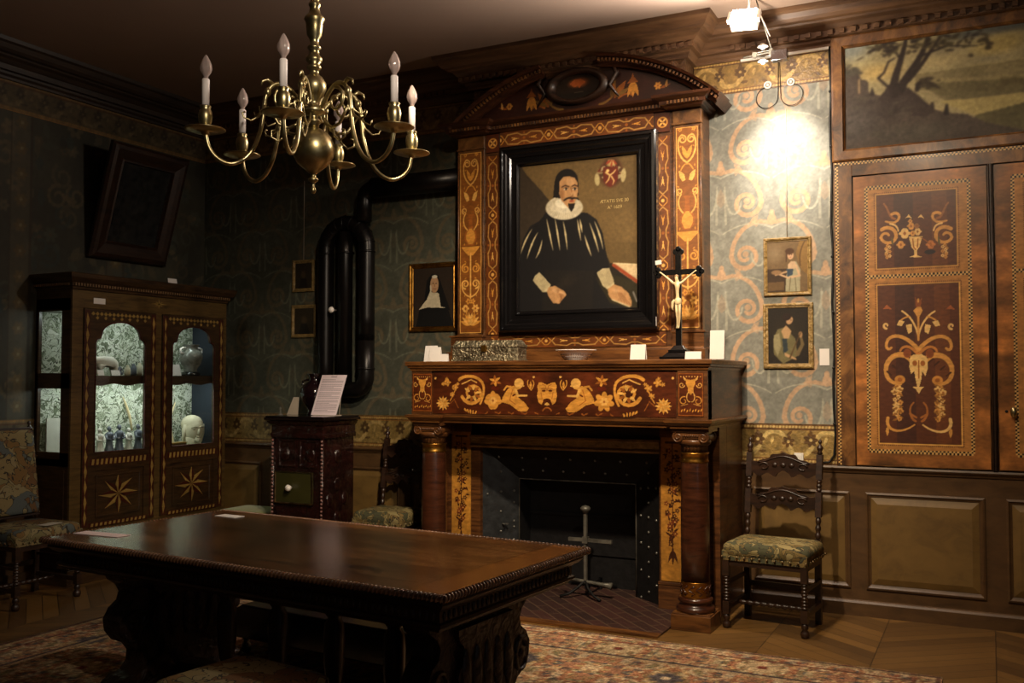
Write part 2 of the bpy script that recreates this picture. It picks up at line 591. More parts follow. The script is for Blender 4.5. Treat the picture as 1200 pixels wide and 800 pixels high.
# ---------------------------------------------------------------- mesh builder
class MB:
    def __init__(s):
        s.V = []
        s.C = []
        s.n = 0
        s.L = []
        s.cnt = []
        s.mi = []
        s.sm = []

    def add(s, verts, faces, mat=0, smooth=False, cols=None):
        v = np.asarray(verts, dtype=float).reshape(-1, 3)
        s.V.append(v)
        s.C.append(np.ones((len(v), 3)) * 0.2 if cols is None else cols)
        for f in faces:
            s.L.append(np.asarray(f, dtype=np.int64) + s.n)
            s.cnt.append(np.array([len(f)]))
        s.mi.append(np.full(len(faces), mat))
        s.sm.append(np.full(len(faces), smooth))
        s.n += len(v)
        return s

    def box(s, x0, y0, z0, x1, y1, z1, mat=0, M4=None, taper=0.0):
        if x0 > x1: x0, x1 = x1, x0
        if y0 > y1: y0, y1 = y1, y0
        if z0 > z1: z0, z1 = z1, z0
        t = taper
        v = [(x0, y0, z0), (x1, y0, z0), (x1, y1, z0), (x0, y1, z0),
             (x0 + t, y0 + t, z1), (x1 - t, y0 + t, z1), (x1 - t, y1 - t, z1), (x0 + t, y1 - t, z1)]
        if M4 is not None:
            v = [tuple(M4 @ Vector(p)) for p in v]
        return s.add(v, [(0, 3, 2, 1), (4, 5, 6, 7), (0, 1, 5, 4), (1, 2, 6, 5), (2, 3, 7, 6), (3, 0, 4, 7)], mat)

    def lathe(s, prof, cx=0, cy=0, z0=0, seg=20, mat=0, smooth=True, M4=None, fl=0, fd=0.0, square=False):
        v = []
        for r, z in prof:
            for i in range(seg):
                t = 2 * PI * i / seg + (PI / 4 if square else 0)
                rr = r * (1 + fd * math.cos(fl * t)) if fl else r
                v.append((cx + rr * math.cos(t), cy + rr * math.sin(t), z0 + z))
        f = []
        for k in range(len(prof) - 1):
            for i in range(seg):
                j = (i + 1) % seg
                f.append((k * seg + i, k * seg + j, (k + 1) * seg + j, (k + 1) * seg + i))
        f.append(tuple(range(seg))[::-1])
        b = (len(prof) - 1) * seg
        f.append(tuple(range(b, b + seg)))
        if M4 is not None:
            v = [tuple(M4 @ Vector(p)) for p in v]
        return s.add(v, f, mat, smooth)

    def tube(s, pts, r, seg=8, mat=0, flat=1.0):
        P = [Vector(p) for p in pts]
        n = len(P)
        rr = list(r) if hasattr(r, '__len__') else [r] * n
        v = []
        up = None
        for i in range(n):
            d = (P[min(n - 1, i + 1)] - P[max(0, i - 1)]).normalized()
            if up is None:
                up = Vector((0, 0, 1)) if abs(d.z) < 0.9 else Vector((1, 0, 0))
            a = d.cross(up)
            if a.length < 1e-5:
                a = d.orthogonal()
            a.normalize()
            b = a.cross(d).normalized()
            up = b
            for k in range(seg):
                t = 2 * PI * k / seg
                v.append(tuple(P[i] + a * rr[i] * math.cos(t) * flat + b * rr[i] * math.sin(t)))
        f = []
        for i in range(n - 1):
            for k in range(seg):
                j = (k + 1) % seg
                f.append((i * seg + k, i * seg + j, (i + 1) * seg + j, (i + 1) * seg + k))
        f.append(tuple(range(seg))[::-1])
        f.append(tuple(range((n - 1) * seg, n * seg)))
        return s.add(v, f, mat, True)

    def prism(s, poly, a0, a1, axis='y', mat=0, smooth=False):
        """polygon in the two other axes, extruded along axis"""
        def P(u, w, a):
            return {'y': (u, a, w), 'x': (a, u, w), 'z': (u, w, a)}[axis]
        n = len(poly)
        v = [P(u, w, a0) for u, w in poly] + [P(u, w, a1) for u, w in poly]
        f = [tuple(range(n)), tuple(range(2 * n - 1, n - 1, -1))]
        f += [(i, i + n, (i + 1) % n + n, (i + 1) % n) for i in range(n)]
        return s.add(v, f, mat, smooth)

    def sweep(s, prof, path, closed=False, mat=0, side=1):
        """profile (outward, z) carried along a plan path with mitred corners"""
        n = len(path)
        mit = []
        for i in range(n):
            def nrm(a, b):
                d = Vector((b[0] - a[0], b[1] - a[1]))
                d.normalize()
                return Vector((d.y, -d.x)) * side
            if closed:
                n1 = nrm(path[i - 1], path[i])
                n2 = nrm(path[i], path[(i + 1) % n])
            else:
                n1 = nrm(path[max(0, i - 1)], path[max(1, i)]) if i > 0 else nrm(path[0], path[1])
                n2 = nrm(path[i], path[i + 1]) if i < n - 1 else n1
            m = (n1 + n2)
            m = m / max(1e-6, (1 + n1.dot(n2)))
            mit.append(m)
        v = []
        k = len(prof)
        for i in range(n):
            for o, z in prof:
                v.append((path[i][0] + mit[i].x * o, path[i][1] + mit[i].y * o, z))
        f = []
        for i in range(n if closed else n - 1):
            j = (i + 1) % n
            for q in range(k):
                w = (q + 1) % k
                f.append((i * k + q, j * k + q, j * k + w, i * k + w))
        if not closed:
            f.append(tuple(range(k)))
            f.append(tuple(range((n - 1) * k, n * k))[::-1])
        return s.add(v, f, mat)

    def frame(s, cx, cz, w, h, prof, y=0.0, mat=0):
        """picture frame in the xz plane facing -y; prof = (inset from the outer edge, thickness towards viewer)"""
        pr = [(0, 0)] + list(prof) + [(prof[-1][0], 0)]
        k = len(pr)
        v = []
        for sx, sz in ((-1, -1), (1, -1), (1, 1), (-1, 1)):
            for d, t in pr:
                v.append((cx + sx * (w / 2 - d), y - t, cz + sz * (h / 2 - d)))
        f = []
        for i in range(4):
            j = (i + 1) % 4
            for q in range(k):
                r = (q + 1) % k
                f.append((i * k + q, j * k + q, j * k + r, i * k + r))
        return s.add(v, f, mat)

    def grid(s, cv, O, U=(1, 0, 0), V=(0, 0, 1), mat=0, back=None):
        O, U, V = np.array(O, float), np.array(U, float), np.array(V, float)
        u = np.arange(cv.W) * cv.px
        w = np.arange(cv.H) * cv.py
        P = O[None, None] + U[None, None] * u[None, :, None] + V[None, None] * w[:, None, None]
        i = np.arange(cv.H - 1)[:, None] * cv.W + np.arange(cv.W - 1)[None, :]
        q = np.stack([i, i + 1, i + cv.W + 1, i + cv.W], -1).reshape(-1, 4)
        s.V.append(P.reshape(-1, 3))
        s.C.append(lin(np.clip(cv.img, 0, 1)).reshape(-1, 3))
        s.L.append((q + s.n).reshape(-1))
        s.cnt.append(np.full(len(q), 4))
        s.mi.append(np.full(len(q), mat))
        s.sm.append(np.full(len(q), False))
        s.n += cv.W * cv.H
        if back is not None:
            N = np.cross(U, V)
            # closed board behind the painted face
            a = O + N * -0.0005
            w_, h_ = cv.w, cv.h
            p = [a, a + U * w_, a + U * w_ + V * h_, a + V * h_]
            p2 = [x - N * back for x in p]
            s.add(p + p2, [(0, 1, 2, 3), (7, 6, 5, 4), (0, 4, 5, 1), (1, 5, 6, 2), (2, 6, 7, 3), (3, 7, 4, 0)], mat,
                  cols=np.tile(lin(cv.img[0, 0]), (8, 1)) * 0.5)
        return s

    def pillow(s, cx, cy, z0, z1, w, d, e=0.35, n=28, m=10, mat=0, M4=None):
        """soft rounded box"""
        def sg(t, p):
            return math.copysign(abs(t) ** p, t)
        v = []
        for j in range(m + 1):
            ph = -PI / 2 + PI * j / m
            cz, sz = math.cos(ph), math.sin(ph)
            for i in range(n):
                t = 2 * PI * i / n
                v.append((cx + w / 2 * sg(cz, 0.3) * sg(math.cos(t), e), cy + d / 2 * sg(cz, 0.3) * sg(math.sin(t), e),
                          (z0 + z1) / 2 + (z1 - z0) / 2 * sg(sz, 0.55)))
        f = []
        for j in range(m):
            for i in range(n):
                k = (i + 1) % n
                f.append((j * n + i, j * n + k, (j + 1) * n + k, (j + 1) * n + i))
        if M4 is not None:
            v = [tuple(M4 @ Vector(p)) for p in v]
        return s.add(v, f, mat, True)

    def ball(s, c, r, mat=0, seg=14, rings=8, sc=(1, 1, 1)):
        pr = [(max(1e-4, r * math.sin(PI * k / rings)), -r * math.cos(PI * k / rings)) for k in range(rings + 1)]
        v = []
        for rr, z in pr:
            for i in range(seg):
                t = 2 * PI * i / seg
                v.append((c[0] + rr * math.cos(t) * sc[0], c[1] + rr * math.sin(t) * sc[1], c[2] + z * sc[2]))
        f = [(k * seg + i, k * seg + (i + 1) % seg, (k + 1) * seg + (i + 1) % seg, (k + 1) * seg + i) for k in range(rings) for i in range(seg)]
        return s.add(v, f, mat, True)

    def build(s, name, mats, parent=None, bevel=0.0, loc=None, off=None, rot=None):
        V = np.concatenate(s.V)
        if off is not None:
            V = V - np.array(off)
        Cc = np.concatenate(s.C)
        me = bpy.data.meshes.new(name)
        L = np.concatenate(s.L).astype(np.int32)
        cnt = np.concatenate(s.cnt).astype(np.int32)
        me.vertices.add(len(V))
        me.vertices.foreach_set('co', V.astype(np.float32).ravel())
        me.loops.add(len(L))
        me.loops.foreach_set('vertex_index', L)
        me.polygons.add(len(cnt))
        me.polygons.foreach_set('loop_start', np.concatenate([[0], np.cumsum(cnt)[:-1]]).astype(np.int32))
        me.polygons.foreach_set('loop_total', cnt)
        me.polygons.foreach_set('material_index', np.concatenate(s.mi).astype(np.int32))
        me.polygons.foreach_set('use_smooth', np.concatenate(s.sm).astype(bool))
        at = me.color_attributes.new('Col', 'FLOAT_COLOR', 'POINT')
        at.data.foreach_set('color', np.concatenate([Cc, np.ones((len(Cc), 1))], 1).astype(np.float32).ravel())
        me.update(calc_edges=True)
        me.validate()
        if not isinstance(mats, (list, tuple)):
            mats = [mats]
        for m in mats:
            me.materials.append(M[m] if isinstance(m, str) else m)
        o = bpy.data.objects.new(name, me)
        COL.objects.link(o)
        if len(V) < 30000 and not any(x in ('grid',) for x in ()):
            bm = bmesh.new()
            bm.from_mesh(me)
            bmesh.ops.recalc_face_normals(bm, faces=bm.faces)
            bm.to_mesh(me)
            bm.free()
        if bevel:
            b = o.modifiers.new('bevel', 'BEVEL')
            b.width = bevel
            b.segments = 2
            b.limit_method = 'ANGLE'
            b.angle_limit = R(50)
        if parent is not None:
            o.parent = parent
        if loc is not None:
            o.location = loc
        if rot is not None:
            o.rotation_euler = rot
        return o


def tag(o, label, cat, group=None):
    o['label'] = label
    o['category'] = cat
    if group:
        o['group'] = group
    return o


def thing(name, label, cat, loc=(0, 0, 0), rz=0.0, group=None):
    o = bpy.data.objects.new(name, None)
    o.empty_display_size = 0.1
    o.location = loc
    o.rotation_euler = (0, 0, rz)
    COL.objects.link(o)
    return tag(o, label, cat, group)


def struct(o):
    o['kind'] = 'structure'
    return o


def copy_tree(o, parent=None):
    c = o.copy()
    COL.objects.link(c)
    c.parent = parent
    for ch in list(o.children):
        copy_tree(ch, c)
    return c


def bobbin(z0, z1, n, r, block=0.0):
    """turned leg profile with n beads"""
    P = [(r * 0.55, z0)]
    h = (z1 - z0) / n
    for i in range(n):
        for t in (0.12, 0.3, 0.5, 0.7, 0.88):
            P.append((r * (0.55 + 0.45 * math.sin(PI * t)), z0 + h * (i + t)))
    P.append((r * 0.55, z1))
    return P


# ---------------------------------------------------------------- painted patterns
AMB = (214, 148, 62)
AMB2 = (228, 172, 88)
AMBD = (160, 92, 36)
GRD = (80, 36, 16)
CREAM = (222, 206, 160)


def paper_canvas(w, h, res, ox=0.0, oy=0.0, base=(112, 118, 98), scr=(164, 140, 96), pale=(156, 158, 132)):
    c = Cv(w, h, res, base)
    c.tone(0.08, 0.25, 3)
    c.tone(0.06, 0.03, 4)
    TW, TH, Z = 0.72, 0.76, 1.28
    j = -2
    while (j - 1) * TH * 0.5 < h + oy:
        off = (TW / 2) if j % 2 else 0
        i = -2
        while (i - 1) * TW < w + ox:
            X = i * TW + off - ox
            Y = j * TH * 0.5 - oy
            if -TW < X < w + TW and -TH < Y < h + TH:
                for sx in (1, -1):
                    c.at(X, Y, sx * Z, Z)
                    # big scroll hanging from a knob
                    P = bez((0.02, 0.20), (0.13, 0.24), (0.22, 0.13), (0.225, 0.02), 8)
                    c.line(P, 0.022, scr, 0.026, 0.85)
                    c.spiral(0.145, 0.02, 0.08, 0.02, 0, -1.35, 0.028, 0.018, scr, 0.85, 22)
                    c.ell(0.145, 0.03, 0.017, 0.017, scr, 0, 0.85)
                    c.line(bez((0.0, 0.17), (0.10, 0.22), (0.19, 0.20), (0.27, 0.15), 8), 0.009, pale, 0.006, 0.8)
                    # festoon and tassels
                    c.line(bez((0.02, 0.10), (0.03, -0.07), (0.10, -0.07), (0.115, 0.03), 10), 0.013, pale, 0.009, 0.75)
                    c.line([(0.022, 0.12), (0.026, -0.09)], 0.008, pale, 0.014, 0.7)
                    c.leaf(0.16, -0.11, 0.9, 0.08, 0.03, scr, 0.6)
                    c.leaf(0.20, -0.12, 1.9, 0.07, 0.03, scr, 0.5)
                c.at(X, Y, Z, Z)
                c.ell(0, 0.215, 0.024, 0.03, scr, 0, 0.9)
                c.ell(0, 0.25, 0.014, 0.02, scr, 0, 0.9)
                c.leaf(0, 0.0, PI / 2, 0.11, 0.05, scr, 0.35)
            i += 1
        j += 1
    c.tone(0.07, 0.012, 9)
    return c


def border_canvas(w, h, res, base=(150, 122, 66), hi=(206, 178, 112), lo=(96, 66, 30), ox=0.0):
    c = Cv(w, h, res, base)
    P = 0.36
    n = int(w / P) + 3
    for i in range(-2, n):
        X = i * P - ox
        c.at(X, 0, 1, h)
        c.k = 1.0
        a = bez((0, 0.22), (P * 0.3, 0.15), (P * 0.25, 0.85), (P * 0.55, 0.80), 10)
        b = bez((P * 0.55, 0.80), (P * 0.85, 0.80), (P * 0.75, 0.15), (P, 0.22), 10)
        c.line(a, 0.03, hi, 0.03, 0.9)
        c.line(b, 0.03, hi, 0.03, 0.9)
        c.at(X, 0, 1, 1)
        c.flower(P * 0.22, h * 0.60, h * 0.17, 7, lo, hi)
        c.flower(P * 0.80, h * 0.55, h * 0.15, 6, lo, hi, 0.3)
        for k in range(7):
            c.leaf(P * (0.12 + 0.13 * k), h * (0.3 + 0.38 * (k % 2)), 0.6 + 1.3 * k, 0.06, 0.022, lo if k % 3 else hi, 0.85)
    c.at(0, 0, 1, 1)
    for v0, v1 in ((0, 0.14), (0.84, 1.0)):
        c.rect(0, v0 * h, w, v1 * h, (140, 100, 48))
        c.rect(0, (v0 + 0.01) * h, w, (v0 + 0.035) * h, (80, 50, 24))
        c.rect(0, (v1 - 0.035) * h, w, (v1 - 0.01) * h, (80, 50, 24))
        m = (v0 + v1) / 2 * h
        x = 0.0
        while x < w:
            c.ell(x, m, 0.009, 0.008, hi, 0.6)
            x += 0.022
    c.tone(0.15, 0.02, 11)
    return c


def grotesque(c, x, y, s, col=AMB, hi=AMB2):
    """a little symmetrical figure with tendrils, about s high"""
    m0, k0 = c.map, c.k
    for sx in (1, -1):
        c.map = lambda a, b, sx=sx: m0(x + sx * a * s, y + b * s)
        c.k = k0 * s
        c.poly([(0, 0.42), (0.17, 0.45), (0.15, 0.28), (0.09, 0.16), (0.10, 0.02), (0.03, -0.05), (0, -0.08)], col)
        c.line(bez((0.08, 0.0), (0.20, -0.12), (0.10, -0.35), (0.02, -0.30), 8), 0.035, hi, 0.02)
        c.spiral(0.24, -0.28, 0.15, 0.05, 1.9, -1.0, 0.035, 0.02, col)
        c.spiral(0.30, 0.25, 0.10, 0.03, 3.3, 1.1, 0.03, 0.02, hi)
        c.leaf(0.16, 0.40, 0.9, 0.14, 0.07, hi)
        c.line([(0.1, -0.38), (0.33, -0.44)], 0.02, hi)
    c.map, c.k = m0, k0


def frieze_canvas():
    w, h = 1.80, 0.29
    c = Cv(w, h, 0.0035, GRD)
    c.tone(0.25, 0.12, 5)
    for sx in (1, -1):
        c.map = lambda X, Y, sx=sx: (w / 2 + sx * (X - 1040) * 0.00113, (370 - Y) * 0.001)
        c.k = 0.00106
        # spray at the end of the panel
        for (x, y, r) in ((350, 150, 26), (405, 185, 24), (385, 235, 18), (320, 160, 14), (345, 125, 12), (425, 160, 12)):
            c.flower(x, y, r, 5, AMB, AMB2)
        c.line(bez((420, 160), (400, 230), (370, 280), 8), 7, AMB)
        for k in range(12):
            t = 2 * PI * k / 12
            c.leaf(318, 298, t, 52, 18, AMB if k % 2 else AMB2)
        c.line([(370, 300), (400, 270), (430, 330)], 5, AMBD)
        c.ell(262, 120, 8, 8, AMB2)
        # big acanthus scroll
        c.line(bez((436, 130), (470, 95), (560, 95), (600, 150), 10) + bez((600, 150), (625, 200), (600, 270), (585, 300), 8), 22, AMB, 14)
        c.spiral(530, 225, 78, 18, 2.8, -1.5, 24, 12, AMB)
        for k in range(9):
            t = -2.6 + k * 0.62
            c.leaf(530 + 20 * math.cos(t), 225 + 20 * math.sin(t), t, 46, 20, AMBD if k % 2 else AMB2)
        c.line([(455, 160), (480, 150), (520, 130), (560, 150)], 8, AMB2)
        for k in range(5):
            c.leaf(470 + 22 * k, 330 + 4 * k, 0.9 + 0.25 * k, 34, 12, AMB)
        # sprigs and blossom
        for k in range(6):
            c.leaf(690, 140, 0.4 + k * 1.05, 44, 18, AMB if k % 2 else AMBD)
        c.ell(690, 190, 30, 14, (96, 34, 18))
        c.flower(675, 275, 62, 7, AMB, AMBD, 0.2)
        c.flower(675, 275, 28, 6, AMB2, AMBD)
        # seated winged child in profile, facing the mask
        c.poly([(815, 172), (790, 180), (762, 215), (740, 255), (735, 285), (790, 300), (850, 345), (905, 348), (920, 325), (890, 285), (850, 255),
                (848, 232), (838, 200), (870, 190)], AMB)
        c.ell(853, 155, 34, 32, AMB2)
        c.poly([(880, 165), (892, 172), (880, 180)], AMB2)
        c.line([(830, 200), (845, 240), (905, 238)], 20, AMB2, 12)
        c.line([(810, 200), (790, 270), (830, 300)], 5, AMBD)
        c.line([(800, 180), (770, 175), (752, 200)], 12, AMB)
        c.line([(825, 232), (812, 240)], 10, (80, 30, 14))
        c.line(bez((935, 200), (900, 160), (915, 135), 6), 7, AMB)
        c.line(bez((935, 200), (965, 160), (945, 135), 6), 7, AMB)
        c.leaf(932, 190, -PI / 2, 50, 16, AMB)
        c.ell(952, 112, 9, 7, AMB2)
        for k in range(8):
            c.leaf(640 + 45 * k, 352, 0.4 if k % 2 else 2.4, 30, 9, AMBD, 0.8)
        # half of the grotesque mask
        c.poly([(1040, 165), (1010, 150), (988, 148), (976, 170), (980, 200), (974, 240), (985, 285), (1005, 300), (1018, 262), (1040, 255)], AMB)
        c.ell(1018, 205, 13, 7, GRD)
        c.line([(1004, 192), (1034, 188)], 5, AMBD)
        c.line([(1010, 160), (1030, 172), (1040, 205)], 4, AMBD)
        c.poly([(1040, 262), (1020, 266), (1012, 300), (1026, 286), (1040, 280)], GRD)
        c.poly([(1040, 284), (1028, 290), (1022, 302), (1040, 304)], AMB2)
        c.line([(1000, 215), (1008, 260)], 4, AMBD)
        c.line(bez((1040, 318), (1020, 320), (1012, 340), 5), 8, AMBD)
    return c


def pilaster_canvas(w, h, seed=0):
    """candelabrum arabesque, light wood on a brown ground; w about .2, h about 1.4"""
    c = Cv(w, h, 0.0035, (176, 108, 42))
    c.tone(0.18, 0.2, 20 + seed)
    e = 0.006
    c.at(0, 0)
    for x0, x1 in ((0, e), (w - e, w)):
        c.rect(x0, 0, x1, h, AMB2)
    c.rect(0, 0, w, e, AMB2)
    c.rect(0, h - e, w, h, AMB2)
    dk = (128, 70, 26)
    c.rect(e, e, w - e, h - e, (124, 72, 27), 0.75)
    m = w / 2
    for sx in (1, -1):
        c.at(m, 0, sx, h / 1.40)
        c.k = 1.0
        # bottom palmette and blossoms
        for k in range(4):
            c.leaf(0, 0.06, 0.35 + 0.36 * k, 0.10, 0.03, AMB2 if k % 2 else AMB)
        c.flower(0.045, 0.19, 0.032, 6, AMB2, AMBD)
        c.flower(0.02, 0.245, 0.024, 5, AMB, AMBD)
        c.line(bez((0, 0.10), (0.05, 0.14), (0.03, 0.20), 8), 0.007, AMB)
        c.spiral(0.045, 0.38, 0.036, 0.010, -1.5, 1.4, 0.014, 0.008, AMB2)
        c.line(bez((0, 0.28), (0.06, 0.29), (0.08, 0.36), 8), 0.012, AMB2, 0.008)
        c.spiral(0.045, 0.50, 0.036, 0.010, 1.5, -1.4, 0.014, 0.008, AMB)
        c.line([(0, 0.27), (0, 0.62)], 0.012, AMB2)
        # tazza and vase
        c.poly([(0, 0.60), (0.02, 0.60), (0.075, 0.655), (0.08, 0.67), (0, 0.67)], AMB)
        c.poly([(0, 0.68), (0.025, 0.68), (0.055, 0.73), (0.05, 0.78), (0.018, 0.82), (0.016, 0.90), (0.03, 0.92), (0, 0.92)], AMBD)
        c.poly([(0, 0.69), (0.02, 0.69), (0.042, 0.735), (0.038, 0.77), (0.010, 0.81), (0, 0.81)], AMB)
        c.line(bez((0.03, 0.80), (0.075, 0.84), (0.07, 0.90), (0.045, 0.93), 8), 0.010, AMB2)
        c.spiral(0.055, 0.95, 0.024, 0.008, -1.2, 1.2, 0.010, 0.006, AMB2)
        # bell flowers
        c.poly([(0.012, 1.03), (0.035, 1.02), (0.055, 1.055), (0.062, 1.10), (0.035, 1.085), (0.02, 1.07)], AMB2)
        c.line(bez((0.045, 1.10), (0.02, 1.15), (0.0, 1.14), 6), 0.008, AMB)
        # heart scroll at the top
        c.line(bez((0.0, 1.15), (0.085, 1.20), (0.075, 1.34), (0.035, 1.35), 10), 0.013, AMB2, 0.009)
        c.spiral(0.032, 1.315, 0.030, 0.010, 1.3, 1.3, 0.010, 0.007, AMB2)
        c.leaf(0, 1.18, 1.2, 0.10, 0.03, AMB)
        c.flower(0.05, 1.385, 0.016, 5, AMB, AMBD)
        for k in range(9):
            c.leaf(0.055, 0.14 + 0.14 * k, 0.8 + k, 0.022, 0.010, AMB, 0.8)
    return c


def strapwork_canvas(w, h, vertical=True):
    """interlaced cartouche band"""
    c = Cv(w, h, 0.0035, (108, 58, 23))
    c.tone(0.2, 0.15, 31)
    L_, B = (h, w) if vertical else (w, h)
    n = max(1, int(round(L_ / 0.42)))
    per = L_ / n
    for i in range(n):
        o = per * (i + 0.5)

        def mp(a, b, o=o):
            return (B / 2 + b * B, o + a * per) if vertical else (o + a * per, B / 2 + b * B)
        c.map = mp
        c.k = B
        for s in (1, -1):
            c.line([(-0.40, 0), (-0.34, 0.30 * s), (-0.14, 0.36 * s), (-0.05, 0.20 * s), (0.05, 0.20 * s), (0.14, 0.36 * s), (0.34, 0.30 * s), (0.40, 0)],
                   0.085, (190, 140, 72))
            c.poly([(-0.28, 0.12 * s), (-0.22, 0), (-0.10, 0)], AMB2)
            c.poly([(0.28, 0.12 * s), (0.22, 0), (0.10, 0)], AMB)
            c.line([(0.42, 0.05 * s), (0.47, 0.28 * s), (0.5, 0.30 * s)], 0.07, AMB, 0.05)
            c.line([(-0.42, 0.05 * s), (-0.47, 0.28 * s), (-0.5, 0.30 * s)], 0.07, AMB, 0.05)
            c.ell(0.0, 0.34 * s, 0.07, 0.07, AMBD)
        c.ell(0, 0, 0.10, 0.10, AMBD)
        c.ell(-0.5, 0, 0.12, 0.12, AMB2)
    return c


def jamb_canvas(w, h):
    """light panel with a dark trail of flowers hanging down it"""
    c = Cv(w, h, 0.0035, (206, 142, 56))
    c.tone(0.14, 0.2, 41)
    c.tone(0.08, 0.02, 42)
    dk = (70, 34, 16)
    rs = random.Random(3)
    m = w / 2
    c.line([(m, h * 0.96), (m, h * 0.14)], 0.006, dk)
    c.line([(m - 0.045, h * 0.96), (m + 0.045, h * 0.96)], 0.014, dk)
    y = h * 0.90
    while y > h * 0.24:
        sp = 0.045 if y > h * 0.4 else 0.02
        for k in range(3):
            x = m + rs.uniform(-sp, sp)
            yy = y + rs.uniform(-0.015, 0.015)
            if rs.random() < 0.45:
                c.flower(x, yy, rs.uniform(0.014, 0.022), 5, dk if rs.random() < 0.6 else (120, 56, 26), AMB2)
            else:
                c.leaf(x, yy, rs.uniform(0, 6.3), rs.uniform(0.025, 0.045), 0.014, dk)
        y -= 0.026
    for s in (1, -1):
        c.leaf(m, h * 0.22, -PI / 2 + 0.35 * s, 0.10, 0.02, dk)
    c.leaf(m, h * 0.24, -PI / 2, 0.13, 0.022, dk)
    return c


def checker(c, x0, y0, x1, y1, sq, rows=2):
    """row of small light and dark squares along an axis-aligned line"""
    lt, dk = (216, 172, 104), (36, 22, 14)
    hor = abs(x1 - x0) > abs(y1 - y0)
    n = int((abs(x1 - x0) if hor else abs(y1 - y0)) / sq)
    L_ = (x1 - x0 if hor else y1 - y0) / n
    for i in range(n):
        for r in range(rows):
            col = lt if (i + r) % 2 else dk
            if hor:
                c.rect(x0 + i * L_, y0 + (r - rows / 2) * sq, x0 + (i + 1) * L_, y0 + (r + 1 - rows / 2) * sq, col)
            else:
                c.rect(x0 + (r - rows / 2) * sq, y0 + i * L_, x0 + (r + 1 - rows / 2) * sq, y0 + (i + 1) * L_, col)


def dots(c, x0, y0, x1, y1, col, sp=0.012, w=0.006):
    d = math.hypot(x1 - x0, y1 - y0)
    n = int(d / sp)
    for i in range(n):
        t = (i + 0.5) / n
        x, y = x0 + (x1 - x0) * t, y0 + (y1 - y0) * t
        c.ell(x, y, w * 0.55, w * 0.55, col)


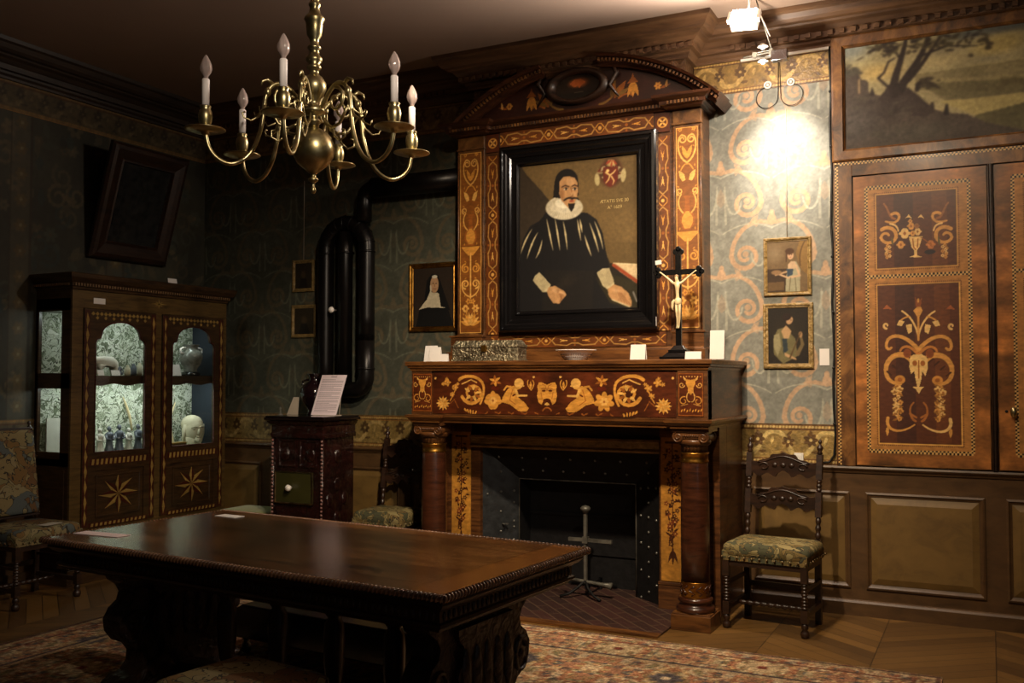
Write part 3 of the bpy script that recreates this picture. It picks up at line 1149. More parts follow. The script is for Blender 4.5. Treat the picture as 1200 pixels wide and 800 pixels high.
def door_canvas():
    w, h = 0.80, 1.93
    c = Cv(w, h, 0.0035, (146, 92, 44))
    c.tone(0.38, 0.16, 51)
    c.tone(0.22, 0.05, 52, 0.4)
    # chequered lines
    lt = (178, 122, 62)
    X0, X1, Y0, Y1, YM = 0.078, 0.700, 0.095, 1.850, 1.250
    c.rect(X0, Y0, X1, Y1, lt)
    c.tone(0.08, 0.03, 53)
    for p in ((X0, Y0, X1, Y0), (X0, Y1, X1, Y1), (X0, YM, X1, YM), (X0, Y0, X0, Y1), (X1, Y0, X1, Y1)):
        checker(c, *p, 0.0115)
    for (x0, x1, y0, y1) in ((0.150, 0.620, 1.312, 1.790), (0.150, 0.628, 0.155, 1.185)):
        g = (92, 50, 30)
        c.rect(x0 - 0.012, y0 - 0.012, x1 + 0.012, y1 + 0.012, AMB2)
        c.rect(x0 - 0.007, y0 - 0.007, x1 + 0.007, y1 + 0.007, (96, 56, 28))
        for p in ((x0 - 0.02, y0 - 0.02, x1 + 0.02, y0 - 0.02), (x0 - 0.02, y1 + 0.02, x1 + 0.02, y1 + 0.02),
                  (x0 - 0.02, y0 - 0.02, x0 - 0.02, y1 + 0.02), (x1 + 0.02, y0 - 0.02, x1 + 0.02, y1 + 0.02)):
            dots(c, *p, (84, 48, 24))
        c.rect(x0, y0, x1, y1, g)
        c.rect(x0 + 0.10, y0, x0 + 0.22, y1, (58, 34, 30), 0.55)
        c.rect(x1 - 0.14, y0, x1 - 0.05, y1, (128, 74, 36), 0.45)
    # upper panel: flower vase between two scrolls
    c.quad((258, 283), (738, 255), (742, 705), (262, 725), 0.150, 0.620, 1.312, 1.790)
    G, G2 = (214, 152, 74), (234, 190, 116)
    for i, s in enumerate((1, -1)):
        f = (lambda X: X) if s == 1 else (lambda X: 998 - X)
        col = G
        c.line([(f(x), y) for x, y in bez((300, 330), (330, 360), (330, 420), (370, 425), 6)], 10, (150, 92, 48), 14)
        c.line([(f(x), y) for x, y in bez((350, 395), (390, 370), (420, 420), (370, 445), 8) + bez((370, 445), (330, 450), (320, 440), (310, 440), 5)], 18, col, 10)
        c.line([(f(x), y) for x, y in bez((285, 490), (330, 460), (385, 490), (375, 540), 8) + bez((375, 540), (360, 585), (290, 580), (280, 540), 8)
                + bez((280, 540), (285, 510), (320, 505), (330, 525), 6)], 22, col, 14)
        c.line([(f(x), y) for x, y in bez((340, 455), (380, 460), (385, 480), (390, 500), 6)], 12, G2, 8)
        for k in range(9):
            c.flower(f(322 + 14 * math.sin(k * 2)), 590 + 9 * k, 11, 5, G2 if k % 2 else G, AMBD)
        c.leaf(f(355), 590, 4.6, 60, 14, (96, 84, 44))
    c.poly([(455, 535), (540, 535), (520, 600), (505, 620), (505, 650), (540, 662), (455, 662), (488, 650), (488, 620), (472, 600)], G2)
    c.line([(480, 550), (485, 600), (497, 615)], 7, AMBD)
    c.line([(512, 550), (508, 600)], 7, AMBD)
    for (x, y, r, cc) in ((430, 515, 34, G2), (470, 470, 24, G), (510, 505, 24, G2), (480, 515, 18, G), (405, 585, 26, G), (590, 585, 28, (196, 120, 60)),
                          (505, 470, 18, (150, 100, 56)), (465, 440, 14, G)):
        c.flower(x, y, r, 6, cc, AMBD)
    for x, s in ((455, 1), (530, -1)):
        c.poly([(x - 18, 420), (x, 398), (x + 22, 425), (x, 415)], G2)
    c.line([(600, 600), (560, 560), (530, 540)], 5, AMBD)
    c.ell(585, 630, 30, 14, (36, 26, 30))
    # lower panel: grotesque arabesque
    c.quad((175, 28), (490, 15), (500, 663), (180, 663), 0.150, 0.628, 0.155, 1.185)
    for s in (1, -1):
        f = (lambda X: X) if s == 1 else (lambda X: 670 - X)
        fl = lambda P: [(f(x), y) for x, y in P]
        c.poly(fl([(192, 120), (208, 102), (228, 120)]), (168, 92, 48))
        c.spiral(f(205), 188, 12, 5, 1.5, 0.8, 9, 5, G2)
        c.line(fl(bez((335, 230), (325, 180), (300, 145), (270, 128), 8)), 7, G2)
        c.line(fl(bez((300, 150), (285, 150), (265, 165), 6)), 6, G)
        c.poly(fl([(258, 165), (280, 170), (268, 190), (248, 185)]), G2)
        c.poly(fl([(285, 185), (308, 180), (310, 210), (296, 222), (290, 205)]), G2)
        c.line(fl(bez((335, 285), (290, 230), (240, 215), (212, 245), 10) + bez((212, 245), (195, 275), (212, 295), (226, 278), 6)), 16, G, 9)
        c.line(fl(bez((330, 300), (300, 262), (270, 268), (262, 290), 8)), 12, (200, 128, 58), 8)
        c.line(fl(bez((310, 330), (285, 295), (225, 295), (205, 350), 10) + bez((205, 350), (195, 400), (220, 425), (262, 425), 8)), 24, G, 12)
        for k in range(5):
            t = k / 5
            x = 300 - 95 * t - 4 * k
            y = 318 + 90 * t * t
            c.line(fl([(x, y), (x + 16, y + 14)]), 7, (70, 36, 20))
        c.ell(f(260), 408, 20, 18, (206, 140, 64))
        c.ell(f(260), 408, 9, 8, AMBD)
        c.ell(f(290), 300, 15, 18, (140, 74, 36))
        for k in range(13):
            yy = 435 + k * 11
            c.flower(f(250 + 12 * math.sin(k * 2.3)), yy, 12 + 3 * math.sin(k), 5, G2 if k % 3 else G, AMBD, k)
            c.leaf(f(250), yy, (0.3 if k % 2 else 2.8) * s, 26, 9, (150, 100, 44))
        c.leaf(f(252), 575, -1.57, 38, 9, G)
        c.line(fl(bez((322, 575), (300, 565), (290, 520), (315, 500), 8)), 9, (170, 104, 48), 6)
        c.line(fl([(300, 545), (325, 560)]), 8, (170, 104, 48))
        c.line(fl(bez((210, 565), (195, 610), (250, 640), (318, 590), 10)), 13, G2 if s == -1 else G, 6)
        c.leaf(f(208), 600, 1.6, 40, 14, G)
    c.line([(335, 80), (335, 245)], 8, G)
    c.poly([(315, 125), (330, 110), (345, 110), (352, 125), (340, 150), (330, 150)], G)
    c.poly([(322, 70), (335, 95), (350, 70), (345, 110), (326, 110)], (140, 76, 38))
    # skull-like mask in the middle
    c.poly([(300, 320), (315, 305), (350, 303), (372, 320), (372, 360), (362, 392), (350, 372), (345, 410), (338, 435), (330, 435), (322, 400), (318, 372),
            (305, 385), (298, 355)], G2)
    c.ell(320, 340, 9, 11, AMBD)
    c.ell(352, 340, 9, 11, AMBD)
    c.line([(336, 330), (336, 400)], 5, AMBD)
    c.poly([(310, 435), (358, 435), (345, 448), (336, 465), (326, 448)], G2)
    return c


def portrait_canvas():
    w, h = 0.94, 1.15
    c = Cv(w, h, 0.004, (104, 83, 48))
    c.tone(0.10, 0.3, 61)
    c.quad((20, 80), (544, 25), (547, 728), (22, 765))
    c.poly([(15, 70), (45, 120), (120, 200), (195, 290), (200, 520), (15, 520)], (52, 42, 30))
    c.rect(10, 500, 560, 780, (34, 27, 18))
    c.poly([(395, 430), (560, 430), (560, 528), (430, 524)], (98, 78, 44))
    # table, open book
    c.poly([(400, 560), (560, 610), (560, 780), (330, 780)], (44, 38, 20))
    c.poly([(442, 526), (560, 528), (560, 622), (470, 560)], (206, 182, 140))
    c.line([(446, 532), (560, 612)], 15, (150, 66, 34))
    c.line([(445, 524), (556, 527)], 4, (236, 216, 170))
    # black doublet
    blk = (17, 15, 16)
    c.poly([(150, 292), (112, 340), (70, 362), (38, 420), (14, 500), (14, 780), (560, 780), (560, 720), (500, 720), (430, 700), (365, 590), (430, 545),
            (412, 470), (398, 390), (372, 330), (330, 300)], blk)
    c.poly([(140, 560), (360, 560), (350, 780), (120, 780)], (24, 20, 17))
    c.ell(240, 610, 60, 34, (40, 33, 25), 0.4, 0.6, 0.6)
    # ruff
    c.ell(226, 278, 90, 54, (206, 196, 168), -0.08)
    c.ell(226, 262, 74, 40, (228, 220, 194), -0.08)
    for k in range(46):
        t = 2 * PI * k / 46
        c.line([(228 + 45 * math.cos(t), 258 + 24 * math.sin(t)), (226 + 88 * math.cos(t), 279 + 52 * math.sin(t))], 2.6, (164, 150, 120), 2.0, 0.75)
    # hair, face
    c.ell(236, 158, 56, 56, (22, 17, 14))
    c.poly([(182, 160), (205, 130), (215, 235), (176, 232)], (22, 17, 14))
    c.poly([(268, 130), (290, 160), (292, 222), (278, 222)], (22, 17, 14))
    sk, sh, hi = (186, 140, 92), (134, 90, 54), (212, 170, 122)
    c.poly([(205, 158), (222, 138), (250, 134), (275, 142), (287, 165), (289, 205), (283, 235), (268, 268), (255, 286), (238, 272), (215, 245), (203, 215)], sk)
    c.ell(216, 215, 16, 42, sh, 0.1, 0.7, 0.7)
    c.ell(255, 160, 26, 16, hi, 0, 0.6, 0.6)
    c.ell(272, 215, 12, 16, hi, 0, 0.5, 0.7)
    c.line([(216, 184), (232, 176), (248, 182)], 5, (48, 30, 20))
    c.line([(262, 180), (274, 174), (286, 180)], 5, (48, 30, 20))
    for x in (234, 274):
        c.ell(x, 192, 10, 5.5, (222, 206, 178))
        c.ell(x + 1, 192, 5, 5.5, (28, 20, 16))
        c.line([(x - 11, 190), (x, 185), (x + 11, 190)], 2.5, (60, 36, 24))
        c.line([(x - 9, 200), (x + 8, 200)], 2, sh)
    c.line([(256, 184), (262, 210), (266, 222), (256, 228)], 4, sh)
    c.ell(262, 214, 4, 9, hi, 0, 0.8, 0.6)
    c.line([(252, 229), (268, 229)], 3, (110, 66, 40))
    c.line(bez((226, 244), (248, 226), (262, 237), 6), 7, (30, 21, 16), 8)
    c.line(bez((292, 240), (278, 228), (262, 237), 6), 6, (30, 21, 16), 8)
    c.ell(260, 247, 12, 4.5, (150, 66, 48))
    c.poly([(244, 258), (276, 258), (270, 280), (258, 296), (248, 280)], (32, 23, 17))
    # slashes
    for P in ([(146, 330), (160, 400), (176, 472)], [(184, 328), (198, 395), (207, 470)], [(222, 340), (234, 395), (241, 468)], [(286, 330), (293, 370), (302, 425)],
              [(297, 328), (303, 360), (308, 390)], [(340, 345), (366, 410), (381, 475)], [(362, 338), (388, 395), (400, 462)], [(318, 400), (332, 450), (349, 494)],
              [(78, 376), (42, 430), (25, 490)], [(105, 392), (74, 440), (55, 512)], [(125, 425), (118, 475), (95, 510)]):
        B = bez(P[0], P[1], P[2], 8)
        c.line(B[:5], 2, (206, 188, 140), 9)
        c.line(B[4:], 9, (206, 188, 140), 2)
    # cuffs and hands
    cu = (190, 176, 136)
    c.poly([(112, 572), (166, 628), (150, 662), (128, 664), (82, 612), (92, 590)], cu)
    for k in range(7):
        c.line([(108 - 4 * k, 576 + 6 * k), (158 - 5 * k, 632 + 5 * k)], 2.5, (140, 126, 92))
    c.poly([(155, 640), (185, 632), (228, 655), (238, 672), (222, 690), (205, 712), (178, 712), (155, 682), (148, 660)], sk)
    for k in range(4):
        c.line(bez((190 + 6 * k, 650 + 10 * k), (218, 660 + 9 * k), (226 - 7 * k, 684 + 7 * k), 5), 3, sh)
    c.ell(185, 655, 20, 14, hi, -0.6, 0.6, 0.6)
    c.line([(205, 660), (232, 668)], 9, hi, 7, 0.8)
    c.poly([(372, 568), (398, 548), (425, 545), (445, 592), (450, 618), (418, 642), (398, 625)], cu)
    for k in range(8):
        c.line([(378 + 7 * k, 566 - 3 * k), (412 + 5 * k, 632 - 3 * k)], 2.5, (140, 126, 92))
    c.poly([(420, 640), (448, 618), (480, 628), (510, 655), (524, 690), (522, 714), (500, 712), (470, 700), (440, 690), (424, 668)], sk)
    for k in range(4):
        c.line([(462 + 6 * k, 650 + 2 * k), (482 + 12 * k, 694 + 4 * k)], 3, sh)
    c.line([(440, 686), (475, 700), (515, 716)], 5, (206, 190, 150))
    c.ell(455, 645, 22, 14, hi, -0.5, 0.6, 0.6)
    c.line([(530, 650), (545, 690)], 8, (120, 116, 110))
    # coat of arms with mantling
    c.ell(435, 118, 62, 74, (70, 36, 22), 0, 0.9, 0.3)
    for k in range(16):
        t = 2 * PI * k / 16
        cc = ((150, 130, 88), (96, 34, 22), (170, 158, 120), (70, 44, 26))[k % 4]
        c.leaf(435 + 34 * math.cos(t), 118 + 40 * math.sin(t), -t, 32, 16, cc, 0.9)
    c.ell(374, 150, 12, 28, (176, 160, 112), 0.1)
    c.ell(488, 130, 12, 30, (176, 160, 112), -0.1)
    c.poly([(400, 95), (466, 90), (466, 145), (450, 172), (433, 184), (412, 174), (400, 148)], (98, 38, 24))
    c.line([(412, 118), (430, 130), (446, 118), (455, 105)], 8, (226, 190, 120), 4)
    c.line([(430, 130), (424, 150), (412, 165)], 7, (226, 190, 120), 4)
    c.line([(436, 135), (448, 155), (442, 172)], 6, (226, 190, 120), 3)
    c.ell(420, 110, 8, 7, (226, 190, 120))
    c.poly([(414, 88), (455, 86), (448, 60), (422, 60)], (150, 130, 84))
    for k in range(5):
        c.leaf(436, 62, 1.57 + (k - 2) * 0.45, 34, 11, ((150, 60, 36), (190, 160, 100))[k % 2])
    c.blur(2)
    c.tone(0.05, 0.02, 62)
    return c


def landscape_canvas():
    w, h = 2.2, 0.72
    c = Cv(w, h, 0.0065, (166, 154, 112))
    # zoomed picture coordinates, 978 px there are about 1.05 m of canvas
    c.quad((40, 150), (978, 12), (978, 600), (55, 690), 0, 1.06, 0, h)
    rs = random.Random(5)
    # sky
    for k in range(90):
        x, y = rs.uniform(20, 2000), rs.uniform(-150, 520)
        cc = rs.choice([(188, 172, 122), (158, 148, 108), (196, 180, 130), (140, 134, 108), (176, 160, 110)])
        c.ell(x, y, rs.uniform(60, 160), rs.uniform(12, 36), cc, 0.05, 0.5, 0.7)
    c.ell(60, 170, 170, 90, (142, 148, 138), 0, 0.95, 0.7)
    c.ell(820, 60, 300, 40, (92, 96, 92), 0.1, 0.8, 0.6)
    c.ell(960, 20, 170, 60, (86, 88, 84), 0.1, 0.8, 0.6)
    c.ell(230, 290, 150, 60, (196, 166, 100), 0, 0.7, 0.7)
    c.ell(870, 140, 150, 60, (178, 158, 92), 0.1, 0.7, 0.6)
    # far land bands
    c.poly([(430, 300), (1000, 220), (2100, 120), (2100, 420), (1000, 395), (430, 380)], (122, 112, 78), 0.75)
    c.poly([(400, 330), (1000, 300), (2100, 250), (2100, 300), (1000, 335), (400, 350)], (168, 154, 106), 0.5)
    c.poly([(440, 345), (600, 340), (1000, 320), (2100, 250), (2100, 520), (1000, 395), (600, 440)], (104, 96, 66), 0.75)
    c.poly([(560, 440), (1000, 395), (2100, 250), (2100, 480), (760, 520)], (184, 168, 108), 0.9)
    c.poly([(740, 512), (1000, 445), (2100, 330), (2100, 800), (740, 720)], (96, 90, 62), 0.95)
    for k in range(10):
        c.ell(880 + k * 14, 330 + 6 * math.sin(k), 9, 26, (84, 76, 50), 0, 0.6, 0.5)
    # dark foreground with figures
    fg = (78, 69, 61)
    c.poly([(40, 270), (110, 285), (140, 330), (170, 330), (180, 400), (250, 410), (290, 360), (400, 370), (440, 420), (500, 470), (600, 500), (700, 505), (800, 550),
            (980, 590), (2100, 700), (2100, 800), (30, 800)], fg)
    c.ell(100, 560, 160, 120, (92, 88, 82), 0, 0.6, 0.7)
    c.ell(420, 600, 260, 60, (84, 82, 70), 0, 0.6, 0.7)
    c.poly([(290, 352), (365, 350), (440, 400), (520, 470), (500, 520), (300, 500), (230, 430)], (62, 53, 48))
    c.ell(340, 470, 150, 60, (66, 58, 52), 0, 0.7, 0.6)
    c.poly([(118, 330), (130, 320), (132, 400), (118, 400)], (150, 128, 92))
    c.line([(595, 500), (598, 460)], 26, (44, 38, 34), 14)
    c.line([(520, 490), (522, 450)], 26, (60, 52, 46), 16)
    c.poly([(180, 410), (195, 365), (215, 410)], (56, 48, 44))
    for k in range(60):
        c.ell(rs.uniform(45, 420), rs.uniform(420, 690), rs.uniform(15, 50), rs.uniform(6, 18), rs.choice([(92, 84, 74), (66, 58, 54), (84, 80, 64)]), 0.2, 0.4, 0.6)
    # trees
    tk = (50, 42, 38)
    c.line(bez((320, 400), (300, 330), (360, 240), (385, 100), 12), 46, tk, 16)
    c.line(bez((350, 380), (380, 300), (470, 230), (505, 90), 12), 44, tk, 18)
    c.line(bez((380, 340), (440, 290), (500, 200), (560, 110), 10), 26, tk, 12)
    c.line([(290, 370), (230, 320), (262, 290), (285, 235), (320, 215)], 14, tk, 7)
    c.line([(360, 240), (330, 190), (260, 160), (195, 180)], 9, tk, 5)
    c.line([(470, 200), (600, 150), (760, 150)], 12, tk, 5)
    c.line(bez((440, 380), (440, 330), (500, 330), (560, 370), 8), 20, tk, 8)
    for k in range(150):
        t = rs.random()
        if t < 0.35:
            x, y = rs.gauss(260, 60), rs.gauss(165, 22)
        elif t < 0.8:
            x, y = rs.uniform(380, 820), rs.gauss(130, 32)
        else:
            x, y = rs.gauss(490, 35), rs.gauss(345, 14)
        c.ell(x, y, rs.uniform(8, 30), rs.uniform(5, 14), rs.choice([tk, (64, 56, 42), (78, 70, 48)]), rs.uniform(-0.5, 0.5), 0.8, 0.4)
    for k in range(40):
        c.ell(rs.gauss(70, 28), rs.gauss(285, 18), rs.uniform(8, 24), rs.uniform(5, 12), (78, 74, 62), 0, 0.7, 0.4)
    c.blur(2)
    c.tone(0.06, 0.02, 71)
    c.tone(0.08, 0.1, 72)
    return c


def nun_canvas(w, h):
    c = Cv(w, h, 0.004, (44, 34, 26))
    c.quad((455, 110), (770, 100), (765, 540), (448, 545))
    c.poly([(470, 545), (500, 410), (720, 405), (770, 545)], (16, 15, 15))
    c.poly([(600, 150), (560, 200), (530, 420), (740, 420), (680, 250), (650, 160)], (14, 13, 13))
    c.poly([(495, 415), (560, 340), (590, 270), (600, 290), (640, 290), (655, 300), (668, 395), (715, 405), (640, 402), (560, 400)], (196, 184, 156))
    c.ell(620, 230, 36, 62, (178, 140, 104))
    c.ell(622, 172, 24, 12, (206, 200, 180))
    c.line([(590, 240), (592, 300), (600, 330)], 12, (200, 190, 164))
    c.ell(610, 222, 6, 3, (40, 30, 24))
    c.ell(634, 222, 6, 3, (40, 30, 24))
    c.line([(621, 225), (622, 246)], 4, (130, 92, 64))
    c.line([(610, 262), (632, 262)], 4, (120, 60, 48))
    return c


def lady_canvas(w, h):
    """lady in a white dress by a table, drawn curtain behind"""
    c = Cv(w, h, 0.003, (122, 98, 66))
    c.quad((92, 58), (298, 55), (298, 308), (94, 312))
    c.ell(130, 120, 60, 60, (150, 128, 96), 0, 0.8, 0.8)
    c.poly([(300, 50), (260, 50), (240, 120), (268, 200), (300, 230)], (146, 112, 62))
    c.line(bez((285, 60), (250, 120), (262, 180), 8), 6, (96, 70, 38))
    c.rect(85, 195, 200, 315, (66, 48, 32))
    c.poly([(95, 262), (180, 258), (180, 300), (95, 305)], (110, 84, 52))
    c.poly([(185, 310), (190, 230), (200, 180), (240, 160), (262, 200), (258, 310)], (176, 170, 138))
    c.poly([(198, 175), (215, 158), (236, 160), (246, 188), (225, 200), (200, 196)], (218, 184, 146))
    c.poly([(190, 195), (226, 195), (222, 225), (196, 235)], (60, 76, 92))
    c.ell(212, 128, 15, 21, (222, 178, 138))
    c.ell(208, 108, 22, 16, (84, 56, 34))
    c.line([(194, 110), (190, 160)], 10, (84, 56, 34), 5)
    c.line([(240, 180), (258, 230), (200, 240), (150, 220)], 12, (218, 180, 140), 8)
    c.line([(190, 210), (135, 225)], 10, (206, 168, 128), 7)
    c.ell(140, 212, 26, 12, (150, 116, 80))
    c.line([(212, 240), (205, 305)], 4, (120, 110, 84))
    c.line([(235, 240), (240, 305)], 4, (120, 110, 84))
    c.ell(206, 126, 3, 2, (40, 26, 20))
    c.ell(218, 126, 3, 2, (40, 26, 20))
    c.line([(208, 138), (215, 138)], 2, (150, 60, 50))
    c.blur(2)
    c.img *= 0.9
    return c


def lute_lady_canvas(w, h):
    c = Cv(w, h, 0.003, (36, 28, 18))
    c.quad((88, 398), (305, 400), (303, 690), (90, 690))
    c.ell(200, 540, 110, 130, (56, 46, 28), 0, 0.7, 0.8)
    c.poly([(120, 640), (118, 560), (140, 510), (180, 500), (235, 560), (245, 650), (170, 690)], (126, 116, 76))
    c.poly([(118, 600), (120, 540), (150, 530), (160, 600), (140, 650)], (168, 158, 116))
    c.poly([(160, 520), (185, 490), (215, 520), (200, 560), (175, 560)], (214, 172, 122))
    c.poly([(165, 560), (190, 560), (195, 620), (172, 640)], (50, 62, 66))
    c.ell(205, 465, 16, 22, (220, 174, 126), -0.4)
    c.ell(190, 446, 24, 19, (42, 26, 18), 0.3)
    c.poly([(175, 630), (236, 660), (240, 672), (180, 650)], (214, 170, 120))
    c.line([(245, 640), (272, 590), (262, 545)], 22, (128, 108, 70), 12)
    c.ell(262, 540, 10, 16, (188, 146, 100))
    c.line([(205, 660), (262, 530)], 8, (96, 70, 40), 5)
    c.ell(213, 464, 3, 2, (30, 20, 16))
    c.blur(3)
    c.img *= 0.85
    return c


def small_dark_canvas(w, h):
    c = Cv(w, h, 0.004, (52, 44, 32))
    c.ell(w / 2, h * 0.55, w * 0.2, h * 0.2, (84, 66, 46), 0, 0.8, 0.6)
    c.poly([(w * 0.2, 0), (w * 0.35, h * 0.4), (w * 0.65, h * 0.4), (w * 0.8, 0)], (34, 30, 26))
    return c


def rug_canvas(w, h):
    res = 0.0125
    c = Cv(w, h, res, (170, 128, 98))
    pal = [(206, 184, 140), (172, 112, 78), (92, 90, 88), (198, 168, 118), (134, 78, 58), (124, 118, 84), (212, 192, 152), (184, 134, 92)]
    rs = random.Random(11)
    # repeating quarter, mirrored
    T = 0.8
    t = Cv(T / 2, T / 2, res, (172, 124, 94))
    for k in range(230):
        x, y = rs.uniform(0, T / 2), rs.uniform(0, T / 2)
        cc = rs.choice(pal)
        if rs.random() < 0.5:
            t.leaf(x, y, rs.uniform(0, 6.3), rs.uniform(0.03, 0.07), 0.02, cc)
        else:
            t.flower(x, y, rs.uniform(0.014, 0.03), 5, cc, rs.choice(pal))
    t.spiral(0.2, 0.2, 0.13, 0.04, 0, 1.2, 0.016, 0.012, (206, 184, 148))
    t.flower(0, 0, 0.09, 8, (196, 170, 130), (120, 62, 48))
    t.flower(0.4, 0.4, 0.08, 8, (96, 88, 88), (206, 184, 148))
    q = t.img
    full = np.concatenate([np.concatenate([q, q[:, ::-1]], 1), np.concatenate([q[::-1], q[::-1, ::-1]], 1)], 0)
    ry, rx = c.H // full.shape[0] + 1, c.W // full.shape[1] + 1
    c.img[:] = np.tile(full, (ry, rx, 1))[:c.H, :c.W]
    # borders
    for i, (d0, d1, col) in enumerate(((0, 0.03, (84, 60, 52)), (0.03, 0.06, (182, 156, 118)), (0.38, 0.41, (60, 52, 60)), (0.41, 0.44, (190, 164, 124)), (0.12, 0.14, (110, 66, 52)))):
        for x0, y0, x1, y1 in ((d0, d0, w - d0, d1), (d0, h - d1, w - d0, h - d0), (d0, d0, d1, h - d0), (w - d1, d0, w - d0, h - d0)):
            c.rect(x0, y0, x1, y1, col, 0.75)
    c.tone(0.16, 0.4, 81)
    c.tone(0.22, 0.0125 * 1.2, 82)
    return c


def tapestry_wall_canvas(w, h):
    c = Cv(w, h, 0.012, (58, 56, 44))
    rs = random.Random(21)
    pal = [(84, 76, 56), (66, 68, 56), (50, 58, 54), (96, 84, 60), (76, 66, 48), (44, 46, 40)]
    c.tone(0.15, 0.4, 91)
    for k in range(900):
        x, y = rs.uniform(0, w), rs.uniform(0, h)
        cc = rs.choice(pal)
        if rs.random() < 0.6:
            c.leaf(x, y, rs.uniform(0, 6.3), rs.uniform(0.08, 0.2), 0.07, cc, 0.7)
        elif rs.random() < 0.5:
            c.spiral(x, y, 0.10, 0.03, rs.uniform(0, 6), 1.2, 0.03, 0.02, cc, 0.6, 14)
        else:
            c.flower(x, y, rs.uniform(0.04, 0.08), 6, cc, rs.choice(pal))
    for x in (0.25, 1.1, 1.98, 2.9, 3.8, 4.7, 5.6, 6.5, 7.4):
        c.rect(x, 0, x + 0.16, h, (88, 80, 62), 0.5)
        c.rect(x - 0.015, 0, x, h, (60, 50, 36), 0.8)
        c.rect(x + 0.16, 0, x + 0.175, h, (60, 50, 36), 0.8)
        for y in np.arange(0.1, h, 0.2):
            c.flower(x + 0.08, y, 0.05, 6, (92, 78, 50), (120, 110, 80))
    return c


def sheet_canvas(w, h):
    """typed information sheet: lines of small print"""
    c = Cv(w, h, 0.0022, (244, 226, 232))
    rs = random.Random(4)
    ink = (118, 98, 112)
    c.line([(w * 0.40, h * 0.95), (w * 0.62, h * 0.95)], 0.005, ink)
    y = h * 0.88
    k = 0
    while y > h * 0.05:
        if k in (3, 8, 13):
            y -= 0.008
        x = w * 0.08
        end = w * (0.92 if k % 5 else 0.6)
        while x < end:
            l = rs.uniform(0.008, 0.022)
            c.line([(x, y), (min(end, x + l), y)], 0.0035, ink, None, 0.85)
            x += l + 0.005
        y -= 0.0125
        k += 1
    return c


# ---------------------------------------------------------------- room shell
WX0, WX1, WY0, WY1, CZ = -6.70, 2.30, -1.70, 6.82, 4.106
b = MB()
b.box(WX0 - 0.2, WY0 - 0.2, -0.15, WX1 + 0.2, WY1 + 0.2, 0)
floor = struct(b.build('floor', [None or M['dark_oak']]))
# chevron oak parquet
fm, nt, bs = new_mat('oak_chevron_parquet')
L = nt.links.new
tc = nt.nodes.new('ShaderNodeTexCoord')
mp = nt.nodes.new('ShaderNodeMapping')
mp.inputs['Rotation'].default_value = (0, 0, R(0))
L(tc.outputs['Object'], mp.inputs['Vector'])
sx = nt.nodes.new('ShaderNodeSeparateXYZ')
L(mp.outputs[0], sx.inputs[0])


def mth(op, a, b_=None, c_=None):
    n = nt.nodes.new('ShaderNodeMath')
    n.operation = op
    for i, v in enumerate((a, b_, c_)):
        if v is None:
            continue
        if isinstance(v, (int, float)):
            n.inputs[i].default_value = v
        else:
            L(v, n.inputs[i])
    return n.outputs[0]


pp = mth('PINGPONG', sx.outputs[0], 0.62)
vv = mth('DIVIDE', mth('ADD', sx.outputs[1], mth('MULTIPLY', pp, 0.75)), 0.125)
row = mth('FLOOR', vv)
colm = mth('FLOOR', mth('DIVIDE', sx.outputs[0], 0.62))
fr = mth('FRACT', vv)
frx = mth('FRACT', mth('DIVIDE', sx.outputs[0], 0.62))
cmb = nt.nodes.new('ShaderNodeCombineXYZ')
L(row, cmb.inputs[0])
L(colm, cmb.inputs[1])
wn = nt.nodes.new('ShaderNodeTexWhiteNoise')
wn.noise_dimensions = '2D'
L(cmb.outputs[0], wn.inputs['Vector'])
gn = nt.nodes.new('ShaderNodeTexNoise')
gn.inputs['Scale'].default_value = 4
gn.inputs['Detail'].default_value = 6
gm = nt.nodes.new('ShaderNodeMapping')
gm.inputs['Scale'].default_value = (1.5, 9, 1)
L(tc.outputs['Object'], gm.inputs['Vector'])
L(gm.outputs[0], gn.inputs['Vector'])
cr = nt.nodes.new('ShaderNodeValToRGB')
cr.color_ramp.elements[0].color = C8(62, 42, 22)
cr.color_ramp.elements[1].color = C8(132, 96, 48)
L(mth('ADD', mth('MULTIPLY', wn.outputs['Value'], 0.55), mth('MULTIPLY', gn.outputs['Fac'], 0.45)), cr.inputs['Fac'])
gap = mth('MINIMUM', mth('MINIMUM', mth('GREATER_THAN', fr, 0.025), mth('LESS_THAN', fr, 0.975)), mth('GREATER_THAN', frx, 0.008))
mx = nt.nodes.new('ShaderNodeMix')
mx.data_type = 'RGBA'
L(gap, mx.inputs[0])
mx.inputs[6].default_value = C8(44, 30, 16)
L(cr.outputs['Color'], mx.inputs[7])
L(mx.outputs[2], bs.inputs['Base Color'])
bs.inputs['Roughness'].default_value = 0.38
bp = nt.nodes.new('ShaderNodeBump')
bp.inputs['Strength'].default_value = 0.25
bp.inputs['Distance'].default_value = 0.003
L(mth('ADD', gap, mth('MULTIPLY', gn.outputs['Fac'], 0.5)), bp.inputs['Height'])
L(bp.outputs[0], bs.inputs['Normal'])
floor.data.materials[0] = fm

b = MB()
b.box(WX0 - 0.2, WY0 - 0.2, CZ, WX1 + 0.2, WY1 + 0.2, CZ + 0.15)
struct(b.build('ceiling', 'ceiling'))

